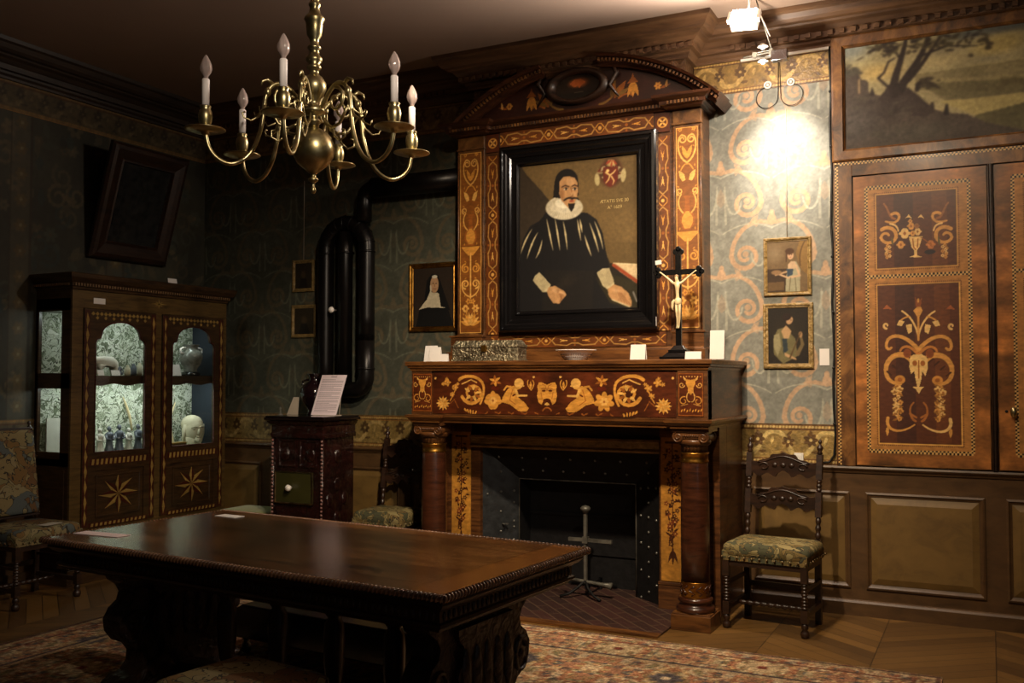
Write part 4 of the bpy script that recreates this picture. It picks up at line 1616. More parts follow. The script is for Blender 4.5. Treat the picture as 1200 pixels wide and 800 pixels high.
# wall behind the fireplace, with its paper above the panelling
b = MB()
b.box(WX0 - 0.2, WY1, 0, WX1 + 0.2, WY1 + 0.18, CZ, 0)
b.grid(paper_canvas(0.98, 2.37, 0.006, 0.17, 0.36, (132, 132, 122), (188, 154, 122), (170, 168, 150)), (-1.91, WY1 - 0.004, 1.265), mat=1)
b.grid(paper_canvas(3.10, 2.37, 0.009, 0.0, 0.1, (78, 80, 68), (100, 90, 70), (116, 118, 100)), (WX0, WY1 - 0.004, 1.265), mat=1)  # same paper in darker tones: the dimness of the left part is painted in
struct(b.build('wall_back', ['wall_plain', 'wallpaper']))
b = MB()
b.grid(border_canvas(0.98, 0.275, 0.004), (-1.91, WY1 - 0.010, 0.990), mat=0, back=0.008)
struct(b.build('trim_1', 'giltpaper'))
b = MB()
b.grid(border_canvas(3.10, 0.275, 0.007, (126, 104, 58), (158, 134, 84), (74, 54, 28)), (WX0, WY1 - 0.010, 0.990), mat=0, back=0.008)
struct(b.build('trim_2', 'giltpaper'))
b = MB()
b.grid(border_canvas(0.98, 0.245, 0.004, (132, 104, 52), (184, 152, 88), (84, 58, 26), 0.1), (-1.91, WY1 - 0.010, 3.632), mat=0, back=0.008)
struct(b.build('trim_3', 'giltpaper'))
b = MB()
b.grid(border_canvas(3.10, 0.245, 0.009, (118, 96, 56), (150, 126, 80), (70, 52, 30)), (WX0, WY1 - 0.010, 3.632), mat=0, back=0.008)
struct(b.build('trim_4', 'giltpaper'))

# left wall: tapestry-like hanging paper
b = MB()
b.box(WX0 - 0.18, WY0 - 0.2, 0, WX0, WY1 + 0.18, CZ, 0)
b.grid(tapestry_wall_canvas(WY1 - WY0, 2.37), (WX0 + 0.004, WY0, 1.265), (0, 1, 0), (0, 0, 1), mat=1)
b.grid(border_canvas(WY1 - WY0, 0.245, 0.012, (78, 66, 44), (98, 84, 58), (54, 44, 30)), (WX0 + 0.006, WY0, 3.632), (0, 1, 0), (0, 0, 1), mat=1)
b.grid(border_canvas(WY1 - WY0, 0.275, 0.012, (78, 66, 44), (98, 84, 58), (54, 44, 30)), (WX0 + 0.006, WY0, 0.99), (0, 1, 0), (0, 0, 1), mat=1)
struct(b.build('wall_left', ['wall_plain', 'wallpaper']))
b = MB()
b.box(WX1, WY0 - 0.2, 0, WX1 + 0.18, WY1 + 0.18, CZ)
struct(b.build('wall_right', 'wall_plain'))
b = MB()
b.box(WX0 - 0.2, WY0 - 0.18, 0, WX1 + 0.2, WY0, CZ)
struct(b.build('wall_front', 'wall_plain'))


# panelling below the paper
def wainscot(name, x0, x1, panels, ledge=True):
    """panels = [(x0, x1)] raised fields; wall at y = WY1"""
    b = MB()
    y = WY1
    b.box(x0, y - 0.022, 0, x1, y, 0.965, 0)
    for (p0, p1) in panels:
        cx, w = (p0 + p1) / 2, p1 - p0
        b.frame(cx, 0.50, w, 0.64, [(0.0, 0.012), (0.012, 0.016), (0.022, 0.006), (0.032, 0.002)], y - 0.022, 0)
        b.prism([(p0 + 0.034, 0.214), (p1 - 0.034, 0.214), (p1 - 0.034, 0.786), (p0 + 0.034, 0.786)], y - 0.0235, y - 0.02, 'y', 1)
        a, c_ = 0.034, 0.075
        v = [(p0 + a, y - 0.0235, 0.214), (p1 - a, y - 0.0235, 0.214), (p1 - a, y - 0.0235, 0.786), (p0 + a, y - 0.0235, 0.786),
             (p0 + c_, y - 0.036, 0.255), (p1 - c_, y - 0.036, 0.255), (p1 - c_, y - 0.036, 0.745), (p0 + c_, y - 0.036, 0.745)]
        b.add(v, [(4, 5, 6, 7), (0, 1, 5, 4), (1, 2, 6, 5), (2, 3, 7, 6), (3, 0, 4, 7), (3, 2, 1, 0)], 1)
    if ledge:
        b.prism([(y, 0.945), (y - 0.03, 0.945), (y - 0.036, 0.957), (y - 0.048, 0.968), (y - 0.054, 0.978), (y - 0.05, 0.990), (y, 0.992)], x0, x1, 'x', 0)
    return struct(b.build(name, ['wainscot', 'wainscot_field']))


wainscot('trim_5', -1.66, WX1, [(-1.50, -0.86), (-0.76, -0.045), (0.075, 0.79), (0.90, 1.6)])
wainscot('trim_6', WX0, -3.60, [(-6.60, -5.95), (-5.85, -5.20), (-5.10, -4.45), (-4.35, -3.70)])
b = MB()
for x0, x1 in ((WX0, -3.60), (-1.66, WX1)):
    b.prism([(WY1 - 0.02, 0), (WY1 - 0.045, 0), (WY1 - 0.045, 0.085), (WY1 - 0.034, 0.098), (WY1 - 0.02, 0.105)], x0, x1, 'x', 0)
struct(b.build('baseboard_back', 'wainscot'))
b = MB()
b.box(WX0, WY0, 0, WX0 + 0.022, WY1, 0.965, 0)
b.prism([(WX0, 0.945), (WX0 + 0.03, 0.945), (WX0 + 0.05, 0.968), (WX0 + 0.054, 0.98), (WX0, 0.992)], WY0, WY1, 'y', 0)
b.prism([(WX0, 0), (WX0 + 0.045, 0), (WX0 + 0.045, 0.09), (WX0, 0.105)], WY0, WY1, 'y', 0)
struct(b.build('baseboard_left', 'wainscot'))

# ceiling cornice, broken forward over the chimney breast
prof = [(0, 3.862), (0.030, 3.862), (0.034, 3.880), (0.050, 3.895), (0.054, 3.912), (0.085, 3.916), (0.088, 3.955), (0.098, 3.962), (0.120, 3.985), (0.150, 3.998), (0.158, 4.010),
        (0.185, 4.016), (0.205, 4.035), (0.225, 4.066), (0.245, 4.078), (0.25, 4.106), (0, 4.106)]
path = [(WX0, WY1), (-3.64, WY1), (-3.64, 6.60), (-1.917, 6.60), (-1.917, WY1), (WX1, WY1), (WX1, WY0)]
b = MB()
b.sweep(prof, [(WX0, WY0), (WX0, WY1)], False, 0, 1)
struct(b.build('trim_9', 'cornice_shaded'))
b = MB()
b.sweep(prof, path, False, 0, 1)


def dentils(b, x0, x1, y, z0, z1, d, w=0.03, gap=0.03, mat=0):
    n = int((x1 - x0) / (w + gap))
    for i in range(n):
        a = x0 + (x1 - x0) * (i + 0.25) / n
        b.box(a, y - d, z0, a + w, y, z1, mat)


dentils(b, WX0, -3.92, WY1 - 0.084, 3.920, 3.952, 0.02)
dentils(b, -1.64, WX1, WY1 - 0.084, 3.920, 3.952, 0.024, 0.034, 0.04)
dentils(b, -3.74, -1.82, 6.60 - 0.084, 3.920, 3.952, 0.02)
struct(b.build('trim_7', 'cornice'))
# chimney breast behind the overmantel
b = MB()
b.box(-3.64, 6.60, 1.70, -1.917, WY1, CZ, 0)
b.box(-3.50, 6.60 - 0.012, 3.60, -2.0, 6.60, 3.862, 0)
struct(b.build('trim_8', 'cornice_carved'))

# rug
t = MB()
t.grid(rug_canvas(5.0, 3.55), (-5.25, 2.0, 0.014), (1, 0, 0), (0, 1, 0), mat=0, back=0.0125)
rug = t.build('oriental_rug', 'rug', off=(-2.75, 3.75, 0), loc=(-2.75, 3.75, 0))
tag(rug, 'large patterned oriental rug in faded red, cream and blue under the table', 'rug')

# window in the right-hand wall, out of the picture, letting in a little cool daylight
b = MB()
wy0, wy1, wz0, wz1 = 0.3, 1.5, 1.0, 3.0
b.box(WX1 - 0.05, wy0 - 0.08, wz0 - 0.08, WX1, wy1 + 0.08, wz0)
b.box(WX1 - 0.05, wy0 - 0.08, wz1, WX1, wy1 + 0.08, wz1 + 0.08)
b.box(WX1 - 0.05, wy0 - 0.08, wz0, WX1, wy0, wz1)
b.box(WX1 - 0.05, wy1, wz0, WX1, wy1 + 0.08, wz1)
b.box(WX1 - 0.04, (wy0 + wy1) / 2 - 0.025, wz0, WX1, (wy0 + wy1) / 2 + 0.025, wz1)
for z in (1.66, 2.33):
    b.box(WX1 - 0.035, wy0, z - 0.015, WX1, wy1, z + 0.015)
wn_ = struct(b.build('window_1', 'cornice'))
M['daylight'] = emitter('daylit_window_pane', (0.72, 0.84, 1.0), WINDOW_GLOW)
b = MB()
b.box(WX1 - 0.012, wy0, wz0, WX1 - 0.004, wy1, wz1)
b.build('pane', 'daylight', wn_)


# ---------------------------------------------------------------- fireplace surround
FX0, FX1 = -3.76, -1.58          # body of the mantel
FY = 5.89                        # face of the frieze
t = thing('fireplace_surround', 'large wooden chimneypiece with inlaid frieze and two columns', 'fireplace', (-2.67, 6.35, 0))
o0 = (-2.67, 6.35, 0)


def sh(b, name, mats, parent, off, **k):
    return b.build(name, mats, parent, off=off, **k)


b = MB()
prof = [(-0.92, 1.645), (0.0, 1.645), (0.012, 1.655), (0.02, 1.664), (0.034, 1.668), (0.036, 1.692), (0.03, 1.700), (-0.92, 1.700)]
yb = WY1 - 0.002
v = MB()
# shelf: moulded on three sides
pth = [(FX0, yb), (FX0, FY), (FX1, FY), (FX1, yb)]
b.sweep([(0.0, 1.632), (0.006, 1.632), (0.010, 1.648), (0.022, 1.655), (0.026, 1.668), (0.036, 1.672), (0.036, 1.694), (0.031, 1.700), (0.0, 1.700)], pth, False, 0, 1)
b.box(FX0, FY, 1.64, FX1, yb, 1.700)
sh(b, 'mantel_shelf', 'walnut_h', t, o0)
# frieze box
b = MB()
b.box(FX0, FY + 0.012, 1.315, FX1, yb, 1.64, 0)
b.box(FX0, FY, 1.315, -3.595, FY + 0.1, 1.632, 0)
b.box(-1.775, FY, 1.315, FX1, FY + 0.1, 1.632, 0)
sh(b, 'frieze_body', 'walnut', t, o0, bevel=0.003)
b = MB()
b.grid(frieze_canvas(), (-3.585, FY + 0.008, 1.33), mat=0, back=0.004)
o = sh(b, 'frieze_panel', 'marquetry', t, o0)
o['label'] = 'inlaid panel with two crouching figures and a mask between scrolls'
for x in (-3.75, -1.77):
    c = Cv(0.165, 0.275, 0.003, (92, 42, 18))
    c.tone(0.2, 0.1, 6)
    c.line([(0.006, 0.006), (0.159, 0.006), (0.159, 0.269), (0.006, 0.269), (0.006, 0.006)], 0.005, AMBD)
    grotesque(c, 0.0825, 0.15, 0.19, AMB, AMB2)
    for k in range(8):
        c.leaf(0.02 + 0.018 * k, 0.025 + 0.005 * (k % 2), 1.2, 0.02, 0.008, AMB)
        c.ell(0.02 + 0.018 * k, 0.25, 0.004, 0.004, AMB2)
    b = MB()
    b.grid(c, (x, FY - 0.004, 1.34), mat=0, back=0.003)
    sh(b, 'end_panel', 'marquetry', t, o0)
# moulding under the frieze
b = MB()
b.sweep([(0, 1.262), (0.004, 1.262), (0.006, 1.278), (0.018, 1.284), (0.024, 1.296), (0.034, 1.300), (0.036, 1.316), (0, 1.320)],
        [(FX0, yb), (FX0, FY), (-3.53, FY), (-3.53, FY + 0.05), (-1.82, FY + 0.05), (-1.82, FY), (FX1, FY), (FX1, yb)], False, 0, 1)
b.box(FX0, FY + 0.06, 1.262, FX1, yb, 1.318)
sh(b, 'architrave', 'walnut_h', t, o0)
# jambs behind the columns
for x0, x1 in ((FX0, -3.45), (-2.05, FX1)):
    b = MB()
    b.box(x0, 6.36, 0, x1, yb, 1.262)
    b.box(x0 if x0 < -3 else FX1 - 0.045, 6.17, 0.0, x0 + 0.045 if x0 < -3 else FX1, 6.36, 1.262)
    b.box(x0 - 0.004, 6.34, 0, x1 + 0.004, 6.40, 0.19)
    b.box(x0 - 0.004, 6.335, 0.175, x1 + 0.004, 6.40, 0.195)
    # outer pilaster edge that shows beside the column
    xs = x0 if x0 < -3 else FX1
    sh(b, 'jamb', 'walnut', t, o0, bevel=0.003)
for x in (-3.69, -2.035):
    b = MB()
    b.grid(jamb_canvas(0.165, 0.98), (x, 6.352, 0.20), mat=0, back=0.01)
    o = sh(b, 'jamb_panel', 'inlay', t, o0)
    o['label'] = 'yellow wood panel inlaid with a dark hanging garland'
    b = MB()
    b.box(x - 0.006, 6.346, 1.175, x + 0.171, 6.37, 1.20)
    b.box(x - 0.006, 6.35, 1.195, x + 0.171, 6.37, 1.262)
    sh(b, 'jamb_cap', 'walnut_h', t, o0)
# dull gilt lintel moulding
b = MB()
b.prism([(6.40, 1.055), (6.34, 1.06), (6.325, 1.075), (6.34, 1.09), (6.335, 1.13), (6.32, 1.14), (6.325, 1.155), (6.40, 1.155)], -3.52, -2.04, 'x')
sh(b, 'lintel_moulding', 'gold_dull', t, o0)
b = MB()
b.box(-3.52, 6.36, 1.15, -2.04, 6.62, 1.265)
sh(b, 'lintel', 'dark_oak_h', t, o0)


# columns
def column(cx, cy):
    b = MB()
    b.box(cx - 0.128, cy - 0.12, 0.0, cx + 0.128, cy + 0.12, 0.098)
    b.box(cx - 0.122, cy - 0.114, 0.098, cx + 0.122, cy + 0.114, 0.108)
    p = sh(b, 'column', 'walnut_h', t, o0, bevel=0.004)
    b = MB()
    b.lathe([(0.02, 0.108), (0.118, 0.108), (0.124, 0.122), (0.118, 0.140), (0.104, 0.146), (0.098, 0.156), (0.103, 0.166), (0.112, 0.176), (0.108, 0.190), (0.096, 0.198), (0.02, 0.2)], cx, cy, 0, 32)
    sh(b, 'column_base', 'mahogany', p, o0)
    b = MB()
    b.lathe([(0.02, 0.198), (0.092, 0.198), (0.0915, 0.205), (0.0915, 0.29), (0.093, 0.295), (0.02, 0.296)], cx, cy, 0, 32, 0)
    for k in range(12):
        a = 2 * PI * k / 12
        M4 = Matrix.Translation((cx, cy, 0)) @ Matrix.Rotation(a, 4, 'Z')
        b.tube([tuple(M4 @ Vector((0.0925, 0.020 * math.sin(q * 1.6), 0.215 + 0.012 * q))) for q in range(6)], 0.005, 5, 1)
    sh(b, 'inlaid_band', ['gold', 'mahogany'], p, o0)
    b = MB()
    b.lathe([(0.02, 0.296), (0.0905, 0.296), (0.0915, 0.5), (0.0905, 0.75), (0.086, 1.04), (0.084, 1.05), (0.02, 1.05)], cx, cy, 0, 32)
    sh(b, 'shaft', 'mahogany', p, o0)
    b = MB()
    b.lathe([(0.02, 1.045), (0.088, 1.045), (0.090, 1.052), (0.0865, 1.06), (0.0865, 1.096), (0.092, 1.10), (0.092, 1.108), (0.02, 1.11)], cx, cy, 0, 32, 0)
    sh(b, 'gilt_collar', 'gold', p, o0)
    b = MB()
    b.lathe([(0.02, 1.106), (0.083, 1.106), (0.083, 1.15), (0.088, 1.155), (0.02, 1.16)], cx, cy, 0, 64, 0, True, None, 20, 0.035)
    b.lathe([(0.02, 1.154), (0.094, 1.154), (0.104, 1.166), (0.106, 1.18), (0.10, 1.192), (0.02, 1.2)], cx, cy, 0, 32, 0)
    # ionic volutes, front and back cushions
    for yy in (cy - 0.085, cy + 0.085):
        for s in (-1, 1):
            P = []
            for k in range(26):
                a = PI / 2 - s * 2 * PI * 1.75 * k / 25
                r = 0.036 - 0.030 * k / 25
                P.append((cx + s * 0.082 + r * math.cos(a), yy - 0.008, 1.205 + r * math.sin(a)))
            b.tube(P, 0.0065, 6)
            b.lathe([(0.002, 0), (0.033, 0), (0.033, 0.02), (0.002, 0.02)], 0, 0, 0, 18, 0, False,
                    Matrix.Translation((cx + s * 0.082, yy + 0.012, 1.205)) @ Matrix.Rotation(PI / 2, 4, 'X'))
        b.tube([(cx - 0.082, yy - 0.008, 1.241), (cx + 0.082, yy - 0.008, 1.241)], 0.0065, 6)
    for s in (-1, 1):
        b.lathe([(0.034, -0.09), (0.028, -0.03), (0.026, 0), (0.028, 0.03), (0.034, 0.09)], 0, 0, 0, 16, 0, True,
                Matrix.Translation((cx + s * 0.082, cy, 1.205)) @ Matrix.Rotation(PI / 2, 4, 'X'))
    b.box(cx - 0.10, cy - 0.095, 1.20, cx + 0.10, cy + 0.095, 1.242)
    b.box(cx - 0.122, cy - 0.105, 1.241, cx + 0.122, cy + 0.105, 1.263)
    for k in range(7):
        b.ball((cx - 0.045 + 0.015 * k, cy - 0.097, 1.215), 0.008, 0, 8, 5)
    sh(b, 'capital', 'walnut', p, o0)


column(-1.70, 6.01)
column(-3.64, 6.01)

# iron lining of the fireplace
IO = (-3.455, -2.045, 1.06)      # outer edge at y 6.40
II = (-3.235, -2.300, 0.815)     # inner edge at y 6.60
y0, y1 = 6.40, 6.60
t2 = t
ot = o0


STUD = []


def pin(parent, p, off):
    if not STUD:
        b = MB()
        b.ball((0, 0, 0), 0.0105, 0, 8, 6)
        x = b.build('stud', 'stud', parent)
        STUD.append(x)
    else:
        x = STUD[0].copy()
        COL.objects.link(x)
        x.parent = parent
    x.location = tuple(p[i] - off[i] for i in range(3))


def plate(q, name, mat, studs, parent):
    """q = 4 corners; studs = list of (s,t) in the quad"""
    b = MB()
    P = [Vector(p) for p in q]
    n = (P[1] - P[0]).cross(P[3] - P[0]).normalized()
    b.add([tuple(p) for p in P] + [tuple(p - n * 0.01) for p in P], [(0, 1, 2, 3), (7, 6, 5, 4), (0, 4, 5, 1), (1, 5, 6, 2), (2, 6, 7, 3), (3, 7, 4, 0)])
    o = b.build(name, mat, parent, off=ot)
    for s, r in studs:
        a = P[0].lerp(P[1], s)
        d = P[3].lerp(P[2], s)
        pin(o, tuple(a.lerp(d, r)), ot)
    return o


zig = lambda n, a=0.25, c=0.75: [(a if k % 2 else c, (k + 0.5) / n) for k in range(n)]
plate([(IO[0], y0, 0), (II[0], y1, 0), (II[0], y1, II[2]), (IO[0], y0, IO[2])], 'left_plate', 'iron', [(s, r) for k in range(12) for s, r in [((0.15, 0.5, 0.85, 0.5)[k % 4], (k + 0.6) / 12.5)]] + [(0.85, r / 6 + 0.08) for r in range(5)], t2)
plate([(II[1], y1, 0), (IO[1], y0, 0), (IO[1], y0, IO[2]), (II[1], y1, II[2])], 'right_plate', 'iron_dark', [(s, r) for k in range(18) for s, r in [((0.2, 0.5, 0.8, 0.5)[k % 4], (k + 0.5) / 18)]], t2)  # right and top plates take darker iron; their shade is in the colour
plate([(II[0], y1, II[2]), (II[1], y1, II[2]), (IO[1], y0, IO[2]), (IO[0], y0, IO[2])], 'top_plate', 'iron_dark', [((k + 0.5) / 13, 0.3 if k % 2 else 0.7) for k in range(13)], t2)
b = MB()
b.tube([(II[0], y1 - 0.004, 0.0), (II[0], y1 - 0.004, II[2]), (II[1], y1 - 0.004, II[2]), (II[1], y1 - 0.004, 0.0)], 0.006, 6)
b.build('edge_bar', 'iron_grey', t2, off=ot)
b = MB()
b.box(II[0], 6.79, 0, II[1], 6.815, II[2])
for z in (0.26, 0.54):
    b.box(II[0], 6.775, z - 0.012, II[1], 6.795, z + 0.012)
for x0, x1 in ((II[0] - 0.02, II[0]), (II[1], II[1] + 0.02)):
    b.box(x0, y1, 0, x1, 6.815, II[2])
b.box(II[0], y1, II[2], II[1], 6.815, II[2] + 0.02)
b.build('fireback', 'iron_dark', t2, off=ot)
# door pull of the left plate
b = MB()
b.box(-3.33, 6.49, 0.475, -3.28, 6.50, 0.485)
b.tube([(-3.31, 6.50, 0.48), (-3.30, 6.465, 0.48)], 0.006, 6)
b.build('latch', 'stud', t2, off=ot)

# hearth of thin bricks
hm, nt, bs = new_mat('hearth_brick')
L = nt.links.new
tc = nt.nodes.new('ShaderNodeTexCoord')
mp = nt.nodes.new('ShaderNodeMapping')
mp.inputs['Rotation'].default_value = (0, 0, R(45))
br = nt.nodes.new('ShaderNodeTexBrick')
br.inputs['Color1'].default_value = C8(70, 42, 36)
br.inputs['Color2'].default_value = C8(52, 34, 30)
br.inputs['Mortar'].default_value = C8(98, 76, 58)
br.inputs['Scale'].default_value = 1
br.inputs['Brick Width'].default_value = 0.24
br.inputs['Row Height'].default_value = 0.085
br.inputs['Mortar Size'].default_value = 0.004
L(tc.outputs['Object'], mp.inputs[0])
L(mp.outputs[0], br.inputs['Vector'])
L(br.outputs['Color'], bs.inputs['Base Color'])
bs.inputs['Roughness'].default_value = 0.6
M['hearth_brick'] = hm
t3 = t
b = MB()
b.box(-3.51, 5.72, 0.0, -1.835, 6.79, 0.012)
b.build('brick_paving', 'hearth_brick', t3, off=ot)
b = MB()
b.box(-3.51, 5.64, 0.0, -1.835, 5.72, 0.013)
b.build('wooden_kerb', 'walnut_h', t3, off=ot)

# andiron
t4 = thing('andiron', 'grey wrought iron firedog with knobbed upright and cross arms in the fireplace', 'firedog', (-2.62, 6.42, 0.013))
b = MB()
b.box(-0.011, -0.011, 0.10, 0.011, 0.011, 0.60)
b.lathe([(0.004, 0.60), (0.02, 0.60), (0.024, 0.612), (0.036, 0.622), (0.038, 0.635), (0.026, 0.648), (0.004, 0.654)], 0, 0, 0, 14)
b.build('upright', 'iron_grey', t4)
b = MB()
b.box(-0.13, -0.012, 0.395, 0.20, 0.012, 0.419)
b.box(-0.02, -0.02, 0.385, 0.02, 0.02, 0.43)
b.build('cross_arm', 'iron_grey', t4)
b = MB()
b.tube([(-0.16, 0, 0.125), (0.0, 0, 0.11), (0.13, 0, 0.10), (0.20, 0, 0.095)], [0.012, 0.013, 0.015, 0.026], 8)
for dz in (-0.04, 0, 0.04):
    b.tube([(-0.16, 0, 0.125 + dz), (-0.27, 0, 0.13 + dz)], [0.008, 0.004], 6)
b.tube([(-0.16, 0, 0.085), (-0.16, 0, 0.165)], 0.008, 6)
b.build('fork', 'iron_grey', t4)
b = MB()
b.tube([(0, 0, 0.12), (0.03, -0.03, 0.07), (0.09, -0.07, 0.03), (0.15, -0.10, 0.012)], 0.010, 6)
b.tube([(0, 0, 0.12), (-0.05, -0.03, 0.07), (-0.10, -0.07, 0.03), (-0.16, -0.10, 0.012)], 0.010, 6)
b.box(-0.01, 0, 0.06, 0.01, 0.30, 0.085)
b.box(-0.01, 0.28, 0.0, 0.01, 0.30, 0.07)
b.build('feet', 'iron_dark', t4)

# ---------------------------------------------------------------- overmantel
t = thing('overmantel', 'tall inlaid wooden overmantel with broken curved pediment above the mantel shelf', 'overmantel', (-2.79, 6.7, 1.70))
o0 = (-2.79, 6.7, 1.70)
OY = 6.58
b = MB()
b.box(-3.78, OY + 0.012, 1.70, -1.80, WY1 - 0.006, 3.56, 0)
sh(b, 'back_board', 'walnut', t, o0)
# base plinth with moulding
b = MB()
b.box(-3.84, OY - 0.06, 1.70, -1.765, OY + 0.02, 1.785)
b.sweep([(0, 1.785), (0.018, 1.785), (0.012, 1.80), (0.0, 1.806)], [(-3.79, yb), (-3.79, OY - 0.04), (-1.79, OY - 0.04), (-1.79, yb)], False, 0, 1)
b.box(-3.79, OY - 0.04, 1.785, -1.79, OY + 0.02, 1.806)
for x0, x1 in ((-3.81, -3.53), (-2.005, -1.775)):
    b.box(x0, OY - 0.045, 1.785, x1, OY + 0.02, 1.90)
    b.box(x0 - 0.01, OY - 0.055, 1.90, x1 + 0.01, OY + 0.02, 1.915)
sh(b, 'plinth', 'walnut_h', t, o0, bevel=0.003)
b = MB()
b.grid(strapwork_canvas(1.41, 0.10, False), (-3.47, OY - 0.004, 1.812), mat=0, back=0.02)
sh(b, 'base_band', 'inlay', t, o0)
# pilasters
for x0, x1, sd in ((-3.775, -3.535, 1), (-2.005, -1.795, 2)):
    b = MB()
    b.box(x0, OY, 1.915, x1, OY + 0.05, 3.505, 0)
    b.box(x0 - 0.006, OY - 0.012, 3.385, x1 + 0.006, OY + 0.04, 3.40, 0)
    p = sh(b, 'pilaster', 'burl', t, o0, bevel=0.004)
    b = MB()
    b.grid(pilaster_canvas(x1 - x0 - 0.05, 1.43, sd), (x0 + 0.025, OY - 0.003, 1.935), mat=0, back=0.003)
    o = sh(b, 'inlaid_panel', 'inlay', p, o0)
    o['label'] = 'amber panel inlaid with vases and scrolls'
    b = MB()
    for xx in (x0 + 0.008, x1 - 0.008):
        b.tube([(xx, OY - 0.002, 1.93), (xx, OY - 0.002, 3.37)], 0.006, 6)
    sh(b, 'bead', 'walnut', p, o0)
for x in (-3.515, -2.135):
    b = MB()
    b.grid(strapwork_canvas(0.11, 1.40, True), (x, OY - 0.0, 1.92), mat=0, back=0.02)
    sh(b, 'inner_strip', 'inlay', t, o0)
    c = Cv(0.11, 0.14, 0.0035, (86, 40, 18))
    c.ell(0.055, 0.07, 0.04, 0.04, AMB)
    c.ell(0.055, 0.07, 0.03, 0.03, (96, 44, 18))
    for k in range(4):
        c.leaf(0.055, 0.07, PI / 4 + PI / 2 * k, 0.045, 0.014, AMB2)
    b = MB()
    b.grid(c, (x, OY, 3.35), mat=0, back=0.02)
    sh(b, 'corner_block', 'inlay', t, o0)
b = MB()
b.grid(strapwork_canvas(1.25, 0.12, False), (-3.395, OY - 0.0, 3.375), mat=0, back=0.02)
sh(b, 'upper_band', 'inlay', t, o0)
# entablature: dentilled cornice stepping forward over the pilasters
b = MB()
ep = [(0, 3.495), (0.014, 3.498), (0.022, 3.512), (0.04, 3.516), (0.044, 3.540), (0.07, 3.552), (0.085, 3.562), (0.09, 3.580), (0, 3.588)]
pth = [(-3.79, yb), (-3.79, OY - 0.06), (-3.50, OY - 0.06), (-3.50, OY), (-2.03, OY), (-2.03, OY - 0.06), (-1.785, OY - 0.06), (-1.785, yb)]
b.sweep(ep, pth, False, 0, 1)
b.box(-3.79, OY - 0.0, 3.495, -1.785, yb, 3.587)
b.box(-3.79, OY - 0.06, 3.495, -3.50, OY, 3.587)
b.box(-2.03, OY - 0.06, 3.495, -1.785, OY, 3.587)
dentils(b, -3.80, -3.52, OY - 0.10, 3.517, 3.539, 0.014, 0.012, 0.014, 1)
dentils(b, -3.49, -2.04, OY - 0.040, 3.517, 3.539, 0.014, 0.012, 0.014, 1)
dentils(b, -2.02, -1.78, OY - 0.10, 3.517, 3.539, 0.014, 0.012, 0.014, 1)
sh(b, 'entablature', ['dark_walnut', 'burl'], t, o0)
# dark necking between pilaster and cornice
# tympanum
AC = (-2.71, 2.365)
AR = 1.60
c = Cv(1.70, 0.36, 0.005, (54, 26, 18))
c.tone(0.25, 0.2, 12)
for s in (1, -1):
    c.at(0.85, 0, s, 1)
    c.leaf(0.26, 0.05, 0.9, 0.16, 0.05, AMBD)
    c.leaf(0.28, 0.06, 0.5, 0.12, 0.04, (130, 96, 44))
    c.leaf(0.24, 0.06, 1.3, 0.14, 0.04, (130, 96, 44))
    c.leaf(0.27, 0.07, 1.7, 0.10, 0.03, AMBD)
    c.line(bez((0.15, 0.02), (0.24, 0.03), (0.30, 0.13), 8), 0.02, (130, 96, 44), 0.008)
    c.line(bez((0.30, 0.05), (0.36, 0.09), (0.40, 0.06), 8), 0.014, AMBD, 0.010)
    for k in range(3):
        c.leaf(0.41, 0.16, -PI / 2 + (k - 1) * 0.35, 0.12, 0.035, AMB)
    c.poly([(0.37, 0.15), (0.45, 0.15), (0.42, 0.19), (0.41, 0.22), (0.40, 0.19)], AMBD)
    c.flower(0.60, 0.10, 0.028, 6, AMB, AMBD)
    c.leaf(0.62, 0.08, 0.3, 0.08, 0.02, AMBD)
    c.leaf(0.66, 0.08, 1.4, 0.06, 0.02, AMB2)
b = MB()
b.grid(c, (AC[0] - 0.85, OY - 0.006, 3.59), mat=0)
n = 24
P = [(AC[0] + AR * 0.97 * math.sin(-0.72 + 1.44 * k / n), AC[1] + AR * 0.97 * math.cos(-0.72 + 1.44 * k / n)) for k in range(n + 1)]
b.prism([(AC[0] - 1.06, 3.585)] + P[0:] + [(AC[0] + 1.06, 3.585)], OY - 0.002, yb, 'y', 1)
# trim the painted rectangle to the arch: drop faces above the curve
sh(b, 'tympanum', ['inlay', 'mahogany'], t, o0)
tm = [o for o in COL.objects if o.name.startswith('tympanum')][-1]
bm = bmesh.new()
bm.from_mesh(tm.data)
kill = [f for f in bm.faces if f.material_index == 0 and (lambda p: math.hypot(p.x + o0[0] - AC[0], p.z + o0[2] - AC[1]) > AR * 0.965)(f.calc_center_median())]
bmesh.ops.delete(bm, geom=kill, context='FACES')
bm.to_mesh(tm.data)
bm.free()
# two curved pediment cornices
pp_ = [(0.0, 0.0), (0.0, 0.14), (0.02, 0.145), (0.028, 0.16), (0.05, 0.165), (0.056, 0.20), (0.08, 0.205), (0.085, 0.22), (0.085, -0.02), (0.0, -0.02)]


